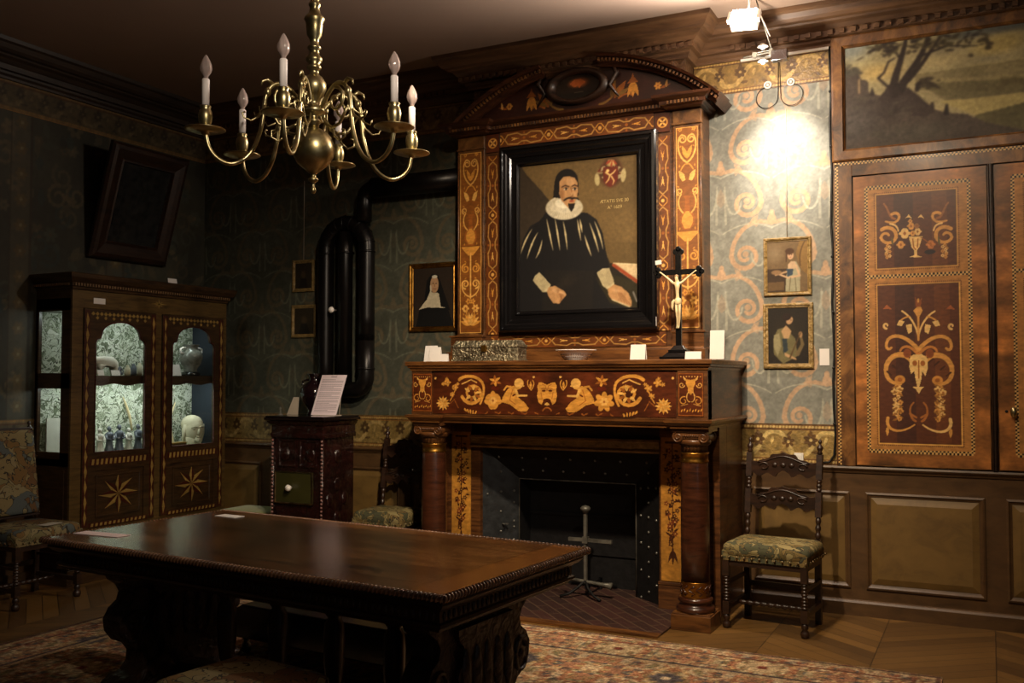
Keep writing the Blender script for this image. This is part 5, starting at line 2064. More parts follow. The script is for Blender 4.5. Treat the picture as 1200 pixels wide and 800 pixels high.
def arc_cornice(a0, a1, name):
    b = MB()
    n = 22
    v = []
    pr = [(AR - 0.075, 0.0), (AR - 0.075, 0.045), (AR - 0.055, 0.055), (AR - 0.05, 0.085), (AR - 0.022, 0.09), (AR - 0.018, 0.125), (AR, 0.135), (AR, 0.0)]
    for i in range(n + 1):
        a = a0 + (a1 - a0) * i / n
        for r, d in pr:
            v.append((AC[0] + r * math.sin(a), OY - d if d else WY1 - 0.004, AC[1] + r * math.cos(a)))
    k = len(pr)
    f = []
    for i in range(n):
        for q in range(k):
            w = (q + 1) % k
            f.append((i * k + q, i * k + w, (i + 1) * k + w, (i + 1) * k + q))
    f.append(tuple(range(k)))
    f.append(tuple(range(n * k, n * k + k))[::-1])
    b.add(v, f, 0)
    nd = int(abs(a1 - a0) * AR / 0.030)
    for i in range(nd):
        a = a0 + (a1 - a0) * (i + 0.5) / nd
        r = AR - 0.036
        b.box(-0.007, -0.108, -0.010, 0.007, -0.08, 0.010, 1, Matrix.Translation((AC[0] + r * math.sin(a), OY, AC[1] + r * math.cos(a))) @ Matrix.Rotation(a, 4, 'Y'))
    o = sh(b, name, ['dark_walnut', 'burl'], t, o0)
    return o


arc_cornice(-0.74, -0.185, 'pediment_arch')
arc_cornice(0.105, 0.74, 'pediment_arch')
# oval relief in the middle
b = MB()
v = []
for i in range(32):
    a = 2 * PI * i / 32
    for r, d in ((1.0, 0.0), (1.0, 0.045), (0.86, 0.06), (0.74, 0.045), (0.70, 0.0)):
        v.append((-2.735 + 0.255 * r * math.cos(a), OY - 0.006 - d, 3.765 + 0.135 * r * math.sin(a)))
f = []
for i in range(32):
    j = (i + 1) % 32
    for q in range(4):
        f.append((i * 5 + q, j * 5 + q, j * 5 + q + 1, i * 5 + q + 1))
b.add(v, f, 0, True)
for s in (-1, 1):
    b.tube([(-2.735 + s * 0.27, OY - 0.03, 3.90), (-2.735 + s * 0.32, OY - 0.03, 3.82), (-2.735 + s * 0.26, OY - 0.03, 3.74), (-2.735 + s * 0.33, OY - 0.02, 3.65)], [0.012, 0.022, 0.018, 0.006], 8)
p = sh(b, 'oval_moulding', 'dark_oak', t, o0)
c = Cv(0.37, 0.20, 0.004, (46, 34, 24))
c.ell(0.19, 0.13, 0.10, 0.045, (196, 104, 48), 0, 0.9, 0.6)
c.poly([(0.12, 0.13), (0.16, 0.16), (0.21, 0.16), (0.25, 0.13), (0.22, 0.115), (0.2, 0.09), (0.19, 0.11), (0.16, 0.10)], (196, 104, 48))
c.poly([(0.0, 0.0), (0.37, 0.0), (0.37, 0.05), (0.24, 0.07), (0.12, 0.06), (0, 0.07)], (34, 28, 20))
c.line([(0.16, 0.06), (0.23, 0.06)], 0.006, (96, 84, 70))
b = MB()
b.grid(c, (-2.92, OY - 0.010, 3.665), mat=0)
q = sh(b, 'oval_picture', 'oil', p, o0)
bm = bmesh.new()
bm.from_mesh(q.data)
kill = [f for f in bm.faces if (lambda p_: ((p_.x + o0[0] + 2.735) / 0.19) ** 2 + ((p_.z + o0[2] - 3.765) / 0.105) ** 2 > 1)(f.calc_center_median())]
bmesh.ops.delete(bm, geom=kill, context='FACES')
bm.to_mesh(q.data)
bm.free()

# ---------------------------------------------------------------- portrait in its black frame
t = thing('portrait_painting', 'large oil portrait of a bearded man in a white ruff, black moulded frame', 'painting', (-2.735, 6.56, 1.93))
b = MB()
b.frame(0, 0.715, 1.262, 1.43, [(0, 0.055), (0.012, 0.068), (0.03, 0.07), (0.036, 0.058), (0.055, 0.056), (0.065, 0.046), (0.085, 0.044), (0.095, 0.03), (0.125, 0.026), (0.132, 0.034), (0.142, 0.034), (0.152, 0.016), (0.16, 0.014)], 0.0)
b.box(-0.48, -0.004, 0.14, 0.48, 0.0, 1.30)
fr_ = b.build('frame', 'ebony', t)
b = MB()
b.grid(portrait_canvas(), (-0.472, -0.010, 0.142), mat=0, back=0.004)
cvs = b.build('canvas', 'oil', t)


def text_mesh(name, body, size, mat, parent, loc, rot=(PI / 2, 0, 0), extrude=0.0004, align='CENTER'):
    cu = bpy.data.curves.new(name, 'FONT')
    cu.body = body
    cu.size = size
    cu.extrude = extrude
    cu.align_x = align
    tmp = bpy.data.objects.new(name, cu)
    COL.objects.link(tmp)
    dg = bpy.context.evaluated_depsgraph_get()
    me = bpy.data.meshes.new_from_object(tmp.evaluated_get(dg))
    bpy.data.objects.remove(tmp)
    me.materials.clear()
    me.materials.append(M[mat])
    o = bpy.data.objects.new(name, me)
    COL.objects.link(o)
    o.parent = parent
    o.location = loc
    o.rotation_euler = rot
    return o


M['inscription'] = plain('ochre_lettering', (176, 152, 96), 0.6)
text_mesh('inscription', 'ÆTATIS SVE 30', 0.034, 'inscription', cvs, (0.295, -0.0112, 0.142 + 0.795))
text_mesh('inscription', 'A° 1609', 0.034, 'inscription', cvs, (0.30, -0.0112, 0.142 + 0.748))
b = MB()
b.box(0.615, -0.062, 0.02, 0.628, -0.06, 0.085)
b.build('paper_tag', 'paper', t)


# ---------------------------------------------------------------- things on the mantel shelf
SZ = 1.700


def card(name, label, x, y, z, w, h, lean=12, rz=0, mat='paper', group=None, cat='card', fold=True):
    """small folded card standing on its feet"""
    b = MB()
    a = R(lean)
    d = h * math.sin(a)
    hh = h * math.cos(a)
    tk = 0.0012
    b.add([(-w / 2, 0, 0), (w / 2, 0, 0), (w / 2, d, hh), (-w / 2, d, hh), (-w / 2, tk, 0), (w / 2, tk, 0), (w / 2, d + tk, hh), (-w / 2, d + tk, hh)],
          [(0, 1, 2, 3), (7, 6, 5, 4), (0, 4, 5, 1), (1, 5, 6, 2), (2, 6, 7, 3), (3, 7, 4, 0)])
    if fold:
        b.add([(-w / 2, 2 * d, 0), (w / 2, 2 * d, 0), (w / 2, d, hh), (-w / 2, d, hh), (-w / 2, 2 * d + tk, 0), (w / 2, 2 * d + tk, 0), (w / 2, d + tk, hh), (-w / 2, d + tk, hh)],
              [(0, 1, 2, 3), (7, 6, 5, 4), (0, 4, 5, 1), (1, 5, 6, 2), (2, 6, 7, 3), (3, 7, 4, 0)])
    o = b.build(name, mat, loc=(x, y, z), rot=(0, 0, R(rz)))
    return tag(o, label, cat, group)


card('paper_card', 'tallest of three white cards at the left end of the mantel shelf', -3.725, 6.08, SZ, 0.105, 0.125)
card('paper_card', 'middle-height white card overlapping the tallest, left end of mantel shelf', -3.665, 6.04, SZ, 0.095, 0.112)
card('paper_card', 'low wide white card next to the silver casket on the mantel', -3.60, 6.00, SZ, 0.15, 0.058)
card('paper_card', 'square white card standing right of the bowl on the mantel', -2.105, 6.08, SZ, 0.105, 0.108)
card('paper_card', 'small low white card right of the crucifix foot', -1.695, 5.97, SZ, 0.105, 0.052)
card('paper_card', 'tall narrow white card at the right end of the mantel shelf', -1.545, 5.985, SZ, 0.092, 0.185, lean=6)

# chased casket
t = thing('silver_casket', 'long chased silver box on the mantel shelf', 'casket', (-3.235, 6.10, SZ))
b = MB()
b.box(-0.265, -0.075, 0.012, 0.265, 0.075, 0.095)
b.box(-0.272, -0.082, 0.0, 0.272, 0.082, 0.014)
b.build('body', 'silver', t, bevel=0.004)
b = MB()
b.box(-0.270, -0.080, 0.098, 0.270, 0.080, 0.118)
b.box(-0.262, -0.072, 0.118, 0.262, 0.072, 0.152, taper=0.018)
b.build('lid', 'silver', t, bevel=0.004)
b = MB()
b.box(-0.018, -0.088, 0.07, 0.018, -0.078, 0.115)
b.build('hasp', 'gold', t)

# porcelain bowl
t = thing('porcelain_bowl', 'white flared bowl with fine pattern on the mantel below the portrait', 'bowl', (-2.54, 6.06, SZ))
b = MB()
b.lathe([(0.002, 0.002), (0.078, 0.002), (0.080, 0.010), (0.086, 0.014), (0.112, 0.055), (0.118, 0.062), (0.142, 0.070), (0.142, 0.074), (0.112, 0.068), (0.080, 0.022), (0.002, 0.02)], 0, 0, 0, 40)
b.build('bowl_body', 'porcelain', t)
b = MB()
for k in range(40):
    a = 2 * PI * k / 40
    for z, r in ((0.025, 0.0945), (0.042, 0.1055)):
        r += 0.0005
        b.ball((r * math.cos(a + z * 2), r * math.sin(a + z * 2), z), 0.0035, 0, 6, 4)
b.build('painted_sprigs', plain('grey_blue_glaze', (130, 122, 124), 0.3), t)

# crucifix
CX, CY = -1.825, 6.10
t = thing('crucifix', 'black crucifix with ivory figure standing on the mantel shelf', 'crucifix', (CX, CY, SZ))
b = MB()
b.box(-0.112, -0.075, 0.0, 0.112, 0.075, 0.022)
b.box(-0.095, -0.064, 0.022, 0.095, 0.064, 0.05, taper=0.028)
b.box(-0.062, -0.042, 0.05, 0.062, 0.042, 0.066)
b.box(-0.05, -0.034, 0.066, 0.05, 0.034, 0.095, taper=0.02)
b.build('stepped_base', 'ebony', t, bevel=0.002)
b = MB()
b.box(-0.019, -0.011, 0.09, 0.019, 0.011, 0.70)
b.box(-0.13, -0.009, 0.560, 0.13, 0.009, 0.596)
for p in ((-0.137, 0.578), (0.137, 0.578), (0, 0.712)):
    for k in range(3):
        a = PI / 2 * (k - 1) + (PI if p[0] < 0 else (0 if p[0] > 0 else PI / 2))
        b.lathe([(0.013, -0.006), (0.02, -0.006), (0.02, 0.006), (0.013, 0.006)], 0, 0, 0, 12, 0, True,
                Matrix.Translation((p[0] + 0.018 * math.cos(a), 0, p[1] + 0.018 * math.sin(a))) @ Matrix.Rotation(PI / 2, 4, 'X'))
b.build('cross', 'ebony', t, bevel=0.002)
b = MB()
b.box(-0.021, -0.0145, 0.632, 0.021, -0.012, 0.660)
pq = b.build('plaque', 'paper', t, rot=(0, R(-6), 0), loc=(-0.06, 0, 0.0))
pq.location = (0.0 - 0.065, 0, 0.005)


def skin_fig(name, verts, edges, mat, parent, loc=(0, 0, 0), root=0, levels=2, rot=None):
    me = bpy.data.meshes.new(name)
    me.from_pydata([v[:3] for v in verts], edges, [])
    o = bpy.data.objects.new(name, me)
    COL.objects.link(o)
    me.materials.append(M[mat])
    s = o.modifiers.new('skin', 'SKIN')
    s.use_smooth_shade = True
    sv = me.skin_vertices[0].data if me.skin_vertices else None
    if sv is None:
        bm = bmesh.new()
        bm.from_mesh(me)
        bm.verts.layers.skin.verify()
        bm.to_mesh(me)
        bm.free()
        sv = me.skin_vertices[0].data
    for i, v in enumerate(verts):
        rr = v[3] if isinstance(v[3], tuple) else (v[3], v[3])
        sv[i].radius = rr
        sv[i].use_root = (i == root)
    m = o.modifiers.new('sub', 'SUBSURF')
    m.levels = levels
    m.render_levels = levels
    # freeze the modifiers into a real mesh
    dg = bpy.context.evaluated_depsgraph_get()
    nm = bpy.data.meshes.new_from_object(o.evaluated_get(dg))
    o.modifiers.clear()
    o.data = nm
    for p in nm.polygons:
        p.use_smooth = True
    o.parent = parent
    o.location = loc
    if rot:
        o.rotation_euler = rot
    return o


z0 = 0.405
V = [(0.003, -0.030, 0.395, (0.018, 0.012)), (0.000, -0.032, 0.43, (0.015, 0.011)), (0.0, -0.032, 0.47, (0.020, 0.013)), (0.0, -0.030, 0.50, (0.022, 0.012)), (0.0, -0.030, 0.515, (0.010, 0.008)),
     (-0.004, -0.036, 0.533, (0.0125, 0.014)), (-0.005, -0.036, 0.550, (0.010, 0.011)),
     (0.026, -0.028, 0.503, 0.009), (0.075, -0.022, 0.545, 0.0062), (0.112, -0.017, 0.575, 0.0042), (0.125, -0.016, 0.583, 0.005),
     (-0.026, -0.028, 0.503, 0.009), (-0.075, -0.022, 0.545, 0.0062), (-0.112, -0.017, 0.575, 0.0042), (-0.125, -0.016, 0.583, 0.005),
     (0.014, -0.032, 0.37, (0.012, 0.011)), (0.018, -0.044, 0.315, (0.009, 0.009)), (0.014, -0.030, 0.27, (0.0075, 0.0075)), (0.007, -0.022, 0.225, (0.005, 0.005)), (0.006, -0.030, 0.205, (0.006, 0.004)),
     (-0.008, -0.032, 0.37, (0.012, 0.011)), (-0.002, -0.046, 0.315, (0.009, 0.009)), (0.000, -0.034, 0.27, (0.0075, 0.0075)), (-0.003, -0.026, 0.225, (0.005, 0.005)), (-0.004, -0.036, 0.205, (0.006, 0.004))]
E_ = [(0, 1), (1, 2), (2, 3), (3, 4), (4, 5), (5, 6), (3, 7), (7, 8), (8, 9), (9, 10), (3, 11), (11, 12), (12, 13), (13, 14), (0, 15), (15, 16), (16, 17), (17, 18), (18, 19), (0, 20), (20, 21), (21, 22), (22, 23), (23, 24)]
fg_ = skin_fig('crucified_figure', V, E_, 'ivory', t)
fg_.scale = (1.0, 0.9, 1.0)
b = MB()
b.lathe([(0.004, 0.36), (0.021, 0.362), (0.024, 0.375), (0.021, 0.392), (0.019, 0.402), (0.004, 0.404)], 0.003, -0.028, 0, 16, 0, True, None, 8, 0.06)
b.tube([(-0.018, -0.036, 0.395), (-0.030, -0.036, 0.38), (-0.034, -0.034, 0.345), (-0.028, -0.034, 0.325)], [0.006, 0.010, 0.009, 0.003], 6)
b.build('loincloth', 'ivory', fg_)
b = MB()
b.ball((-0.005, -0.030, 0.546), 0.0145, 0, 10, 7)
b.build('hair', plain('dark_ivory', (150, 120, 84), 0.5), fg_)

# ---------------------------------------------------------------- small pictures


def picture(name, label, x0, x1, z0, z1, y, prof, fmat, canvas, inset, cat='painting', lean=0.0, wire=None):
    cx, w, h = (x0 + x1) / 2, x1 - x0, z1 - z0
    t = thing(name, label, cat, (cx, y, z0))
    b = MB()
    b.frame(0, h / 2, w, h, prof, 0.0)
    b.box(-w / 2 + 0.01, -0.004, 0.01, w / 2 - 0.01, 0.0, h - 0.01)
    b.build('frame', fmat, t)
    c = canvas(w - 2 * inset, h - 2 * inset)
    b = MB()
    b.grid(c, (-w / 2 + inset, -0.008, inset), mat=0, back=0.003)
    b.build('canvas', 'oil', t)
    if wire:
        b = MB()
        b.tube([(0, -0.006, h - 0.005), (0, -0.004, wire)], 0.0026, 6)
        b.build('hanging_wire', 'paper_dim', t)
    if lean:
        t.rotation_euler = (R(lean), 0, 0)
    return t


fp = [(0, 0.016), (0.006, 0.022), (0.014, 0.022), (0.022, 0.014), (0.03, 0.012), (0.036, 0.016), (0.042, 0.010)]
picture('nun_painting', 'small gilt-framed painting of a nun in a white wimple left of the chimneypiece', -4.372, -3.90, 1.968, 2.540, 6.812, fp, 'gold', nun_canvas, 0.040)
picture('lady_painting', 'upper small painting of a lady in a white dress, thin gilt frame', -1.417, -1.092, 2.156, 2.563, 6.812, [(0, 0.014), (0.006, 0.020), (0.014, 0.018), (0.022, 0.010), (0.026, 0.012)], 'gold_dull', lady_canvas, 0.025, wire=1.32)
picture('lute_player_painting', 'lower small dark painting of a seated woman, gilt frame with black edge', -1.424, -1.084, 1.648, 2.103, 6.812, [(0, 0.014), (0.008, 0.020), (0.016, 0.020), (0.022, 0.012), (0.03, 0.012), (0.034, 0.008)], 'gold_dull', lute_lady_canvas, 0.032)
picture('dark_picture', 'upper of two tiny dark pictures hung left of the black stove pipes', -5.615, -5.375, 2.355, 2.640, 6.812, [(0, 0.016), (0.012, 0.020), (0.03, 0.010)], 'gold_dull', small_dark_canvas, 0.028, wire=1.0)
picture('dark_picture', 'lower of two tiny dark pictures hung left of the black stove pipes', -5.62, -5.345, 1.945, 2.235, 6.812, [(0, 0.016), (0.012, 0.020), (0.03, 0.010)], 'gold_dull', small_dark_canvas, 0.028)
b = MB()
b.box(-1.046, 6.812, 1.668, -0.982, 6.815, 1.782)
t = b.build('wall_label', 'paper', off=(-1.014, 6.815, 1.668), loc=(-1.014, 6.815, 1.668))
tag(t, 'white paper label on the wall right of the lower small painting', 'label')
b = MB()
b.box(-0.031, -0.012, 0, 0.031, 0, 0.062)
b.box(-0.02, -0.015, 0.012, 0.02, -0.012, 0.05)
t = b.build('wall_switch', 'white_plastic', loc=(-1.19, 6.808, 1.003), bevel=0.002)
tag(t, 'small white plastic box on the gilt border above the chair', 'switch')

# ---------------------------------------------------------------- halogen fixture near the cornice
t = thing('halogen_floodlight', 'lit halogen floodlight hanging in front of the cornice right of the pediment', 'floodlight', (-1.38, 6.12, 3.90))
b = MB()
Mx = Matrix.Rotation(R(-28), 4, 'X') @ Matrix.Rotation(R(6), 4, 'Y')
b.box(-0.085, -0.03, -0.055, 0.085, 0.05, 0.055, 0, Mx)
b.box(-0.105, -0.036, -0.04, -0.085, 0.0, 0.04, 0, Mx)
b.box(0.085, -0.036, -0.04, 0.105, 0.0, 0.04, 0, Mx)
b.build('housing', 'white_plastic', t, bevel=0.003)
b = MB()
b.box(-0.078, -0.036, -0.048, 0.078, -0.0305, 0.048, 0, Mx)
b.build('lamp_glass', 'lamp_glass', t)
b = MB()
b.tube([(0.02, 0.03, 0.06), (0.03, 0.03, 0.206)], 0.008, 8)
b.tube([(0.095, -0.01, 0.02), (0.13, -0.01, -0.06), (0.16, -0.0, -0.14)], 0.004, 6)
b.build('bracket', 'white_plastic', t)
t = thing('track_spotlight', 'double spotlight clamp with black transformer box under the floodlight', 'spotlight', (-1.29, 6.42, 3.70))
b = MB()
b.box(0.02, -0.03, -0.01, 0.125, 0.03, 0.06)
b.build('transformer_box', 'stove_black', t, bevel=0.004)
for z in (0.09, -0.01):
    b = MB()
    b.lathe([(0.004, 0.02), (0.012, 0.02), (0.034, 0.0), (0.036, -0.004), (0.004, -0.004)], -0.03, -0.04, z, 16, 0, True)
    rf_ = b.build('reflector', 'white_plastic', t)
    b = MB()
    b.ball((-0.03, -0.045, z - 0.006), 0.015, 0, 10, 6)
    b.build('halogen_bulb', 'halogen', rf_)
b = MB()
b.tube([(-0.17, 0.0, 0.05), (-0.10, 0, 0.052), (0.03, 0, 0.06)], 0.006, 6)
b.box(-0.105, -0.015, 0.035, -0.08, 0.015, 0.07)
b.box(0.005, -0.015, 0.04, 0.03, 0.015, 0.08)
P = [(-0.02 + 0.09 * math.cos(a), -0.005, 0.052 + 0.018 * math.sin(a)) for a in np.linspace(0, 2 * PI, 20)]
b.tube(P, 0.004, 6)
b.tube([(0.02, 0, 0.07), (-0.03, -0.05, 0.27), (-0.06, -0.12, 0.404)], 0.005, 6)
b.build('clamp_rod', 'iron_grey', t)
for i, (x, lb) in enumerate(((-1.375, 'left'), (-1.215, 'right'))):
    b = MB()
    P = [(0.022 * math.cos(a), -0.004, 0.022 * math.sin(a)) for a in np.linspace(0, 2 * PI, 18)]
    b.tube(P, 0.007, 6)
    b.ball((0, -0.004, 0), 0.012, 0, 10, 6)
    o = b.build('wire_holder', 'white_plastic', loc=(x, 6.804, 3.655))
    tag(o, '%s of two small white rings on the upper gilt border beside the hanging wire' % lb, 'ring')
b = MB()
for s in (-1, 1):
    b.tube([(s * 0.085 + 0.075 * math.cos(a), 0, -0.07 + 0.075 * math.sin(a)) for a in (np.linspace(R(95), R(-175), 20) if s > 0 else np.linspace(R(85), R(355), 20))] + [(s * 0.008, 0, -0.02), (s * 0.004, 0, 0.20)], 0.0026, 6)
o = b.build('loose_wire', 'cable', loc=(-1.295, 6.800, 3.635))
tag(o, 'thin dark wires looped on the wall under the spotlight', 'wire')

# picture rail strip above the border, its lit edge put in as white
b = MB()
b.box(-1.56, 6.772, 3.842, -0.955, 6.790, 3.858)
o = b.build('picture_rail', 'white_plastic', off=(-1.3, 6.78, 3.85), loc=(-1.3, 6.78, 3.85))
tag(o, 'thin picture rail under the cornice right of the pediment, lit edge coloured white', 'rail')

# ---------------------------------------------------------------- built-in cupboard and landscape above it
t = thing('built_in_cupboard', 'inlaid wooden wall cupboard with chequered bands right of the fireplace', 'cupboard', (0.02, 6.79, 0.995))
o0 = (0.02, 6.79, 0.995)
b = MB()
# frame around the two doors
b.box(-0.935, 6.765, 0.993, -0.815, 6.815, 3.045)
b.box(0.86, 6.765, 0.993, 0.975, 6.815, 3.045)
b.box(-0.815, 6.765, 2.945, 0.86, 6.815, 3.045)
b.box(-0.815, 6.800, 0.993, 0.86, 6.815, 2.945)
sh(b, 'case', 'burl', t, o0, bevel=0.002)
b = MB()
b.box(0.006, 6.762, 0.995, 0.034, 6.80, 2.945)
b.tube([(0.012, 6.760, 0.997), (0.012, 6.760, 2.943)], 0.004, 6)
b.tube([(0.028, 6.760, 0.997), (0.028, 6.760, 2.943)], 0.004, 6)
sh(b, 'meeting_stile', 'dark_oak', t, o0)
c = Cv(0.024, 2.03, 0.0035, (120, 70, 36))
checker(c, 0.012, 0, 0.012, 2.03, 0.0115)
b = MB()
b.grid(c, (-0.925, 6.7635, 1.0), mat=0, back=0.001)
c = Cv(1.90, 0.024, 0.0035, (120, 70, 36))
checker(c, 0, 0.012, 1.9, 0.012, 0.0115)
b.grid(c, (-0.925, 6.7635, 3.02), mat=0, back=0.001)
sh(b, 'chequered_band', 'inlay', t, o0)
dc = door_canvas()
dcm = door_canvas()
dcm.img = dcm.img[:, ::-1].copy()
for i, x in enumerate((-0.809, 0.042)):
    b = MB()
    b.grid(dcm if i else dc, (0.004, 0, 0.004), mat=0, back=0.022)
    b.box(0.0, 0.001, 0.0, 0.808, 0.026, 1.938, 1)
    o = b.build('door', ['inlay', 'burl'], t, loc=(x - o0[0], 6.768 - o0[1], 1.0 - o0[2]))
    if i == 1:
        b = MB()
        b.lathe([(0.004, 0), (0.012, 0), (0.010, 0.01), (0.008, 0.02), (0.016, 0.028), (0.020, 0.038), (0.016, 0.048), (0.004, 0.052)], 0, 0, 0, 16, 0, True, Matrix.Scale(1.7, 4, (0, 0, 1)) @ Matrix.Rotation(PI / 2, 4, 'X'))
        k = b.build('knob', 'brass', o, loc=(0.085, 0, 0.368))
        b = MB()
        b.lathe([(0.002, 0), (0.009, 0), (0.009, 0.003), (0.002, 0.003)], 0, 0, 0, 12, 0, True, Matrix.Rotation(PI / 2, 4, 'X'))
        b.build('keyhole', 'iron_dark', o, loc=(0.045, 0, 0.372))

t = thing('landscape_painting', 'wide oil landscape with a dark leaning tree set above the inlaid cupboard', 'painting', (0.4, 6.79, 3.05))
b = MB()
b.frame(0, 0.432, 2.68, 0.865, [(0, 0.045), (0.012, 0.05), (0.07, 0.046), (0.078, 0.034), (0.084, 0.03), (0.088, 0.012)], 0.02)
b.box(-1.30, 0.004, 0.04, 1.30, 0.022, 0.82)
b.build('frame', 'burl', t)
b = MB()
lc = landscape_canvas()
b.grid(lc, (-0.935 + 0.085 - 0.4, 0.0, 0.085), mat=0, back=0.004)
b.build('canvas', 'oil', t)

# black cable running down beside the cupboard
b = MB()
P = [(-0.955, 6.79, 3.86)]
for k in range(15):
    P.append((-0.952 + 0.006 * math.sin(k * 1.9), 6.797, 3.72 - k * 0.18))
P += [(-0.955, 6.795, 1.06), (-0.985, 6.79, 1.012), (-1.05, 6.785, 1.005)]
b.tube(P, 0.008, 6)
for k in range(7):
    b.ball((-0.952, 6.795, 3.55 - 0.38 * k), 0.011, 0, 8, 5)
o = b.build('black_cable', 'cable')
tag(o, 'black cable clipped down the left edge of the inlaid cupboard', 'cable')


# ---------------------------------------------------------------- chairs
NAIL = []


def nail(parent, p):
    if not NAIL:
        b = MB()
        b.ball((0, 0, 0), 0.0075, 0, 8, 5)
        NAIL.append(b.build('nail', 'nail', parent))
        x = NAIL[0]
    else:
        x = NAIL[0].copy()
        COL.objects.link(x)
        x.parent = parent
    x.location = tuple(p)


def make_chair(name, label, W, D, back, seat_mat, loc, rz, group=None, wr=None, hb=1.18):
    """old high-backed side chair; front faces local -y"""
    t = thing(name, label, 'chair', loc, rz, group)
    wr = wr or W * 0.86
    zf = 0.44
    b = MB()
    b.pillow(0, 0.0, zf + 0.0, zf + 0.105, W, D, 0.22, 32, 10)
    b.box(-W / 2 + 0.008, -D / 2 + 0.008, zf - 0.01, W / 2 - 0.008, D / 2 - 0.008, zf + 0.05)
    seat = b.build('seat', seat_mat, t)
    n = int(W / 0.05)
    for i in range(n + 1):
        nail(seat, (-W / 2 + 0.012 + (W - 0.024) * i / n, -D / 2 - 0.001, zf + 0.012))
    m = int(D / 0.05)
    for s in (-1, 1):
        for i in range(1, m + 1):
            nail(seat, (s * (W / 2 + 0.001), -D / 2 + 0.012 + (D - 0.024) * i / m, zf + 0.012))
    b = MB()
    b.box(-W / 2 + 0.02, -D / 2 + 0.02, zf - 0.045, W / 2 - 0.02, D / 2 - 0.02, zf - 0.008)
    b.build('seat_frame', 'dark_oak_h', t)
    for s in (-1, 1):
        x = s * (W / 2 - 0.03)
        y = -D / 2 + 0.03
        b = MB()
        b.box(x - 0.02, y - 0.02, zf - 0.11, x + 0.02, y + 0.02, zf - 0.008)
        b.lathe(bobbin(0.17, zf - 0.11, 8, 0.021), x, y, 0, 14)
        b.box(x - 0.02, y - 0.02, 0.09, x + 0.02, y + 0.02, 0.17)
        b.lathe([(0.012, 0.09), (0.020, 0.08), (0.022, 0.06), (0.014, 0.05), (0.026, 0.035), (0.028, 0.02), (0.02, 0.0)], x, y, 0, 14)
        b.build('front_leg', 'dark_oak', t)
        # rear post, raked back above the seat
        xr = s * (wr / 2 - 0.018)
        yr = D / 2 - 0.02
        b = MB()
        b.box(xr - 0.019, yr - 0.019, 0, xr + 0.019, yr + 0.019, zf + 0.10)
        rk = 0.10 / 0.7

        def P(z):
            return (xr, yr + (z - zf - 0.10) * rk, z)
        for (z0, z1, kind) in ((zf + 0.10, zf + 0.24, 'turn'), (zf + 0.24, zf + 0.40, 'block'), (zf + 0.40, zf + 0.48, 'turn'), (zf + 0.48, hb - 0.10, 'block'), (hb - 0.10, hb, 'fin')):
            M4 = Matrix.Translation(P(z0)) @ Matrix.Shear('XY', 4, (0, rk))
            h = z1 - z0
            if kind == 'block':
                b.box(-0.019, -0.019, 0, 0.019, 0.019, h, 0, M4)
            elif kind == 'turn':
                b.lathe(bobbin(0, h, 3, 0.019), 0, 0, 0, 12, 0, True, M4)
            else:
                b.lathe([(0.012, 0), (0.02, 0.008), (0.012, 0.02), (0.02, 0.035), (0.021, 0.048), (0.010, 0.062), (0.007, 0.07), (0.013, 0.08), (0.010, 0.092), (0.002, 0.10)], 0, 0, 0, 12, 0, True, M4)
        b.build('back_post', 'dark_oak', t)
    # stretchers
    b = MB()
    yb_ = D / 2 - 0.02
    M4 = Matrix.Translation((-W / 2 + 0.05, 0.0, 0.13)) @ Matrix.Rotation(PI / 2, 4, 'Y')
    b.lathe(bobbin(0, W - 0.10, 10, 0.017), 0, 0, 0, 10, 0, True, M4)
    for s in (-1, 1):
        x = s * (W / 2 - 0.03)
        b.box(x - 0.012, -D / 2 + 0.04, 0.115, x + 0.012, yb_, 0.145)
        b.box(x - 0.010, -D / 2 + 0.04, 0.27, x + 0.010, yb_, 0.29)
    b.box(-wr / 2, yb_ - 0.01, 0.20, wr / 2, yb_ + 0.01, 0.235)
    b.build('stretcher', 'dark_oak_h', t)
    if back == 'carved':
        for z, h in ((hb - 0.255, 0.155), (hb - 0.47, 0.15)):
            yy = D / 2 - 0.02 + (z - zf - 0.10) * 0.143
            b = MB()
            hw = wr / 2 - 0.036
            top, bot = [], []
            for i in range(33):
                u = -1 + 2 * i / 32
                tt = h * (0.80 + 0.14 * math.cos(u * PI) + (0.10 if abs(u) < 0.42 else 0.0) - 0.05 * abs(math.sin(u * PI * 3)))
                bb = 0.012 * (1 + math.cos(u * PI * 4)) + (0.018 if abs(u) < 0.2 else 0)
                top.append((u * hw, z + tt))
                bot.append((u * hw, z + bb))
            v = []
            for i in range(33):
                for (p, q) in ((bot[i], yy - 0.012), (top[i], yy - 0.012), (top[i], yy + 0.012), (bot[i], yy + 0.012)):
                    v.append((p[0], q, p[1]))
            f = []
            for i in range(32):
                for q in range(4):
                    w_ = (q + 1) % 4
                    f.append((i * 4 + q, (i + 1) * 4 + q, (i + 1) * 4 + w_, i * 4 + w_))
            f += [(0, 1, 2, 3), (131, 130, 129, 128)]
            b.add(v, f)
            for k in (-1, 0, 1):
                b.ball((k * 0.055, yy - 0.012, z + h * 0.5), 0.020, 0, 10, 6, (1, 0.5, 0.8))
            for s in (-1, 1):
                b.tube([(s * (hw - 0.085 + 0.028 * math.cos(a)), yy - 0.014, z + h * 0.45 + 0.02 * math.sin(a)) for a in np.linspace(0, 5.2, 14)], 0.006, 6)
            b.tube([(u * hw * 0.8, yy - 0.013, z + h * (0.74 + 0.14 * math.cos(u * PI))) for u in np.linspace(-1, 1, 17)], 0.005, 6)
            b.build('carved_rail', 'dark_oak_h', t)
    else:
        Mb = Matrix.Translation((0, D / 2 - 0.03, zf + 0.12)) @ Matrix.Rotation(R(-9), 4, 'X')
        b = MB()
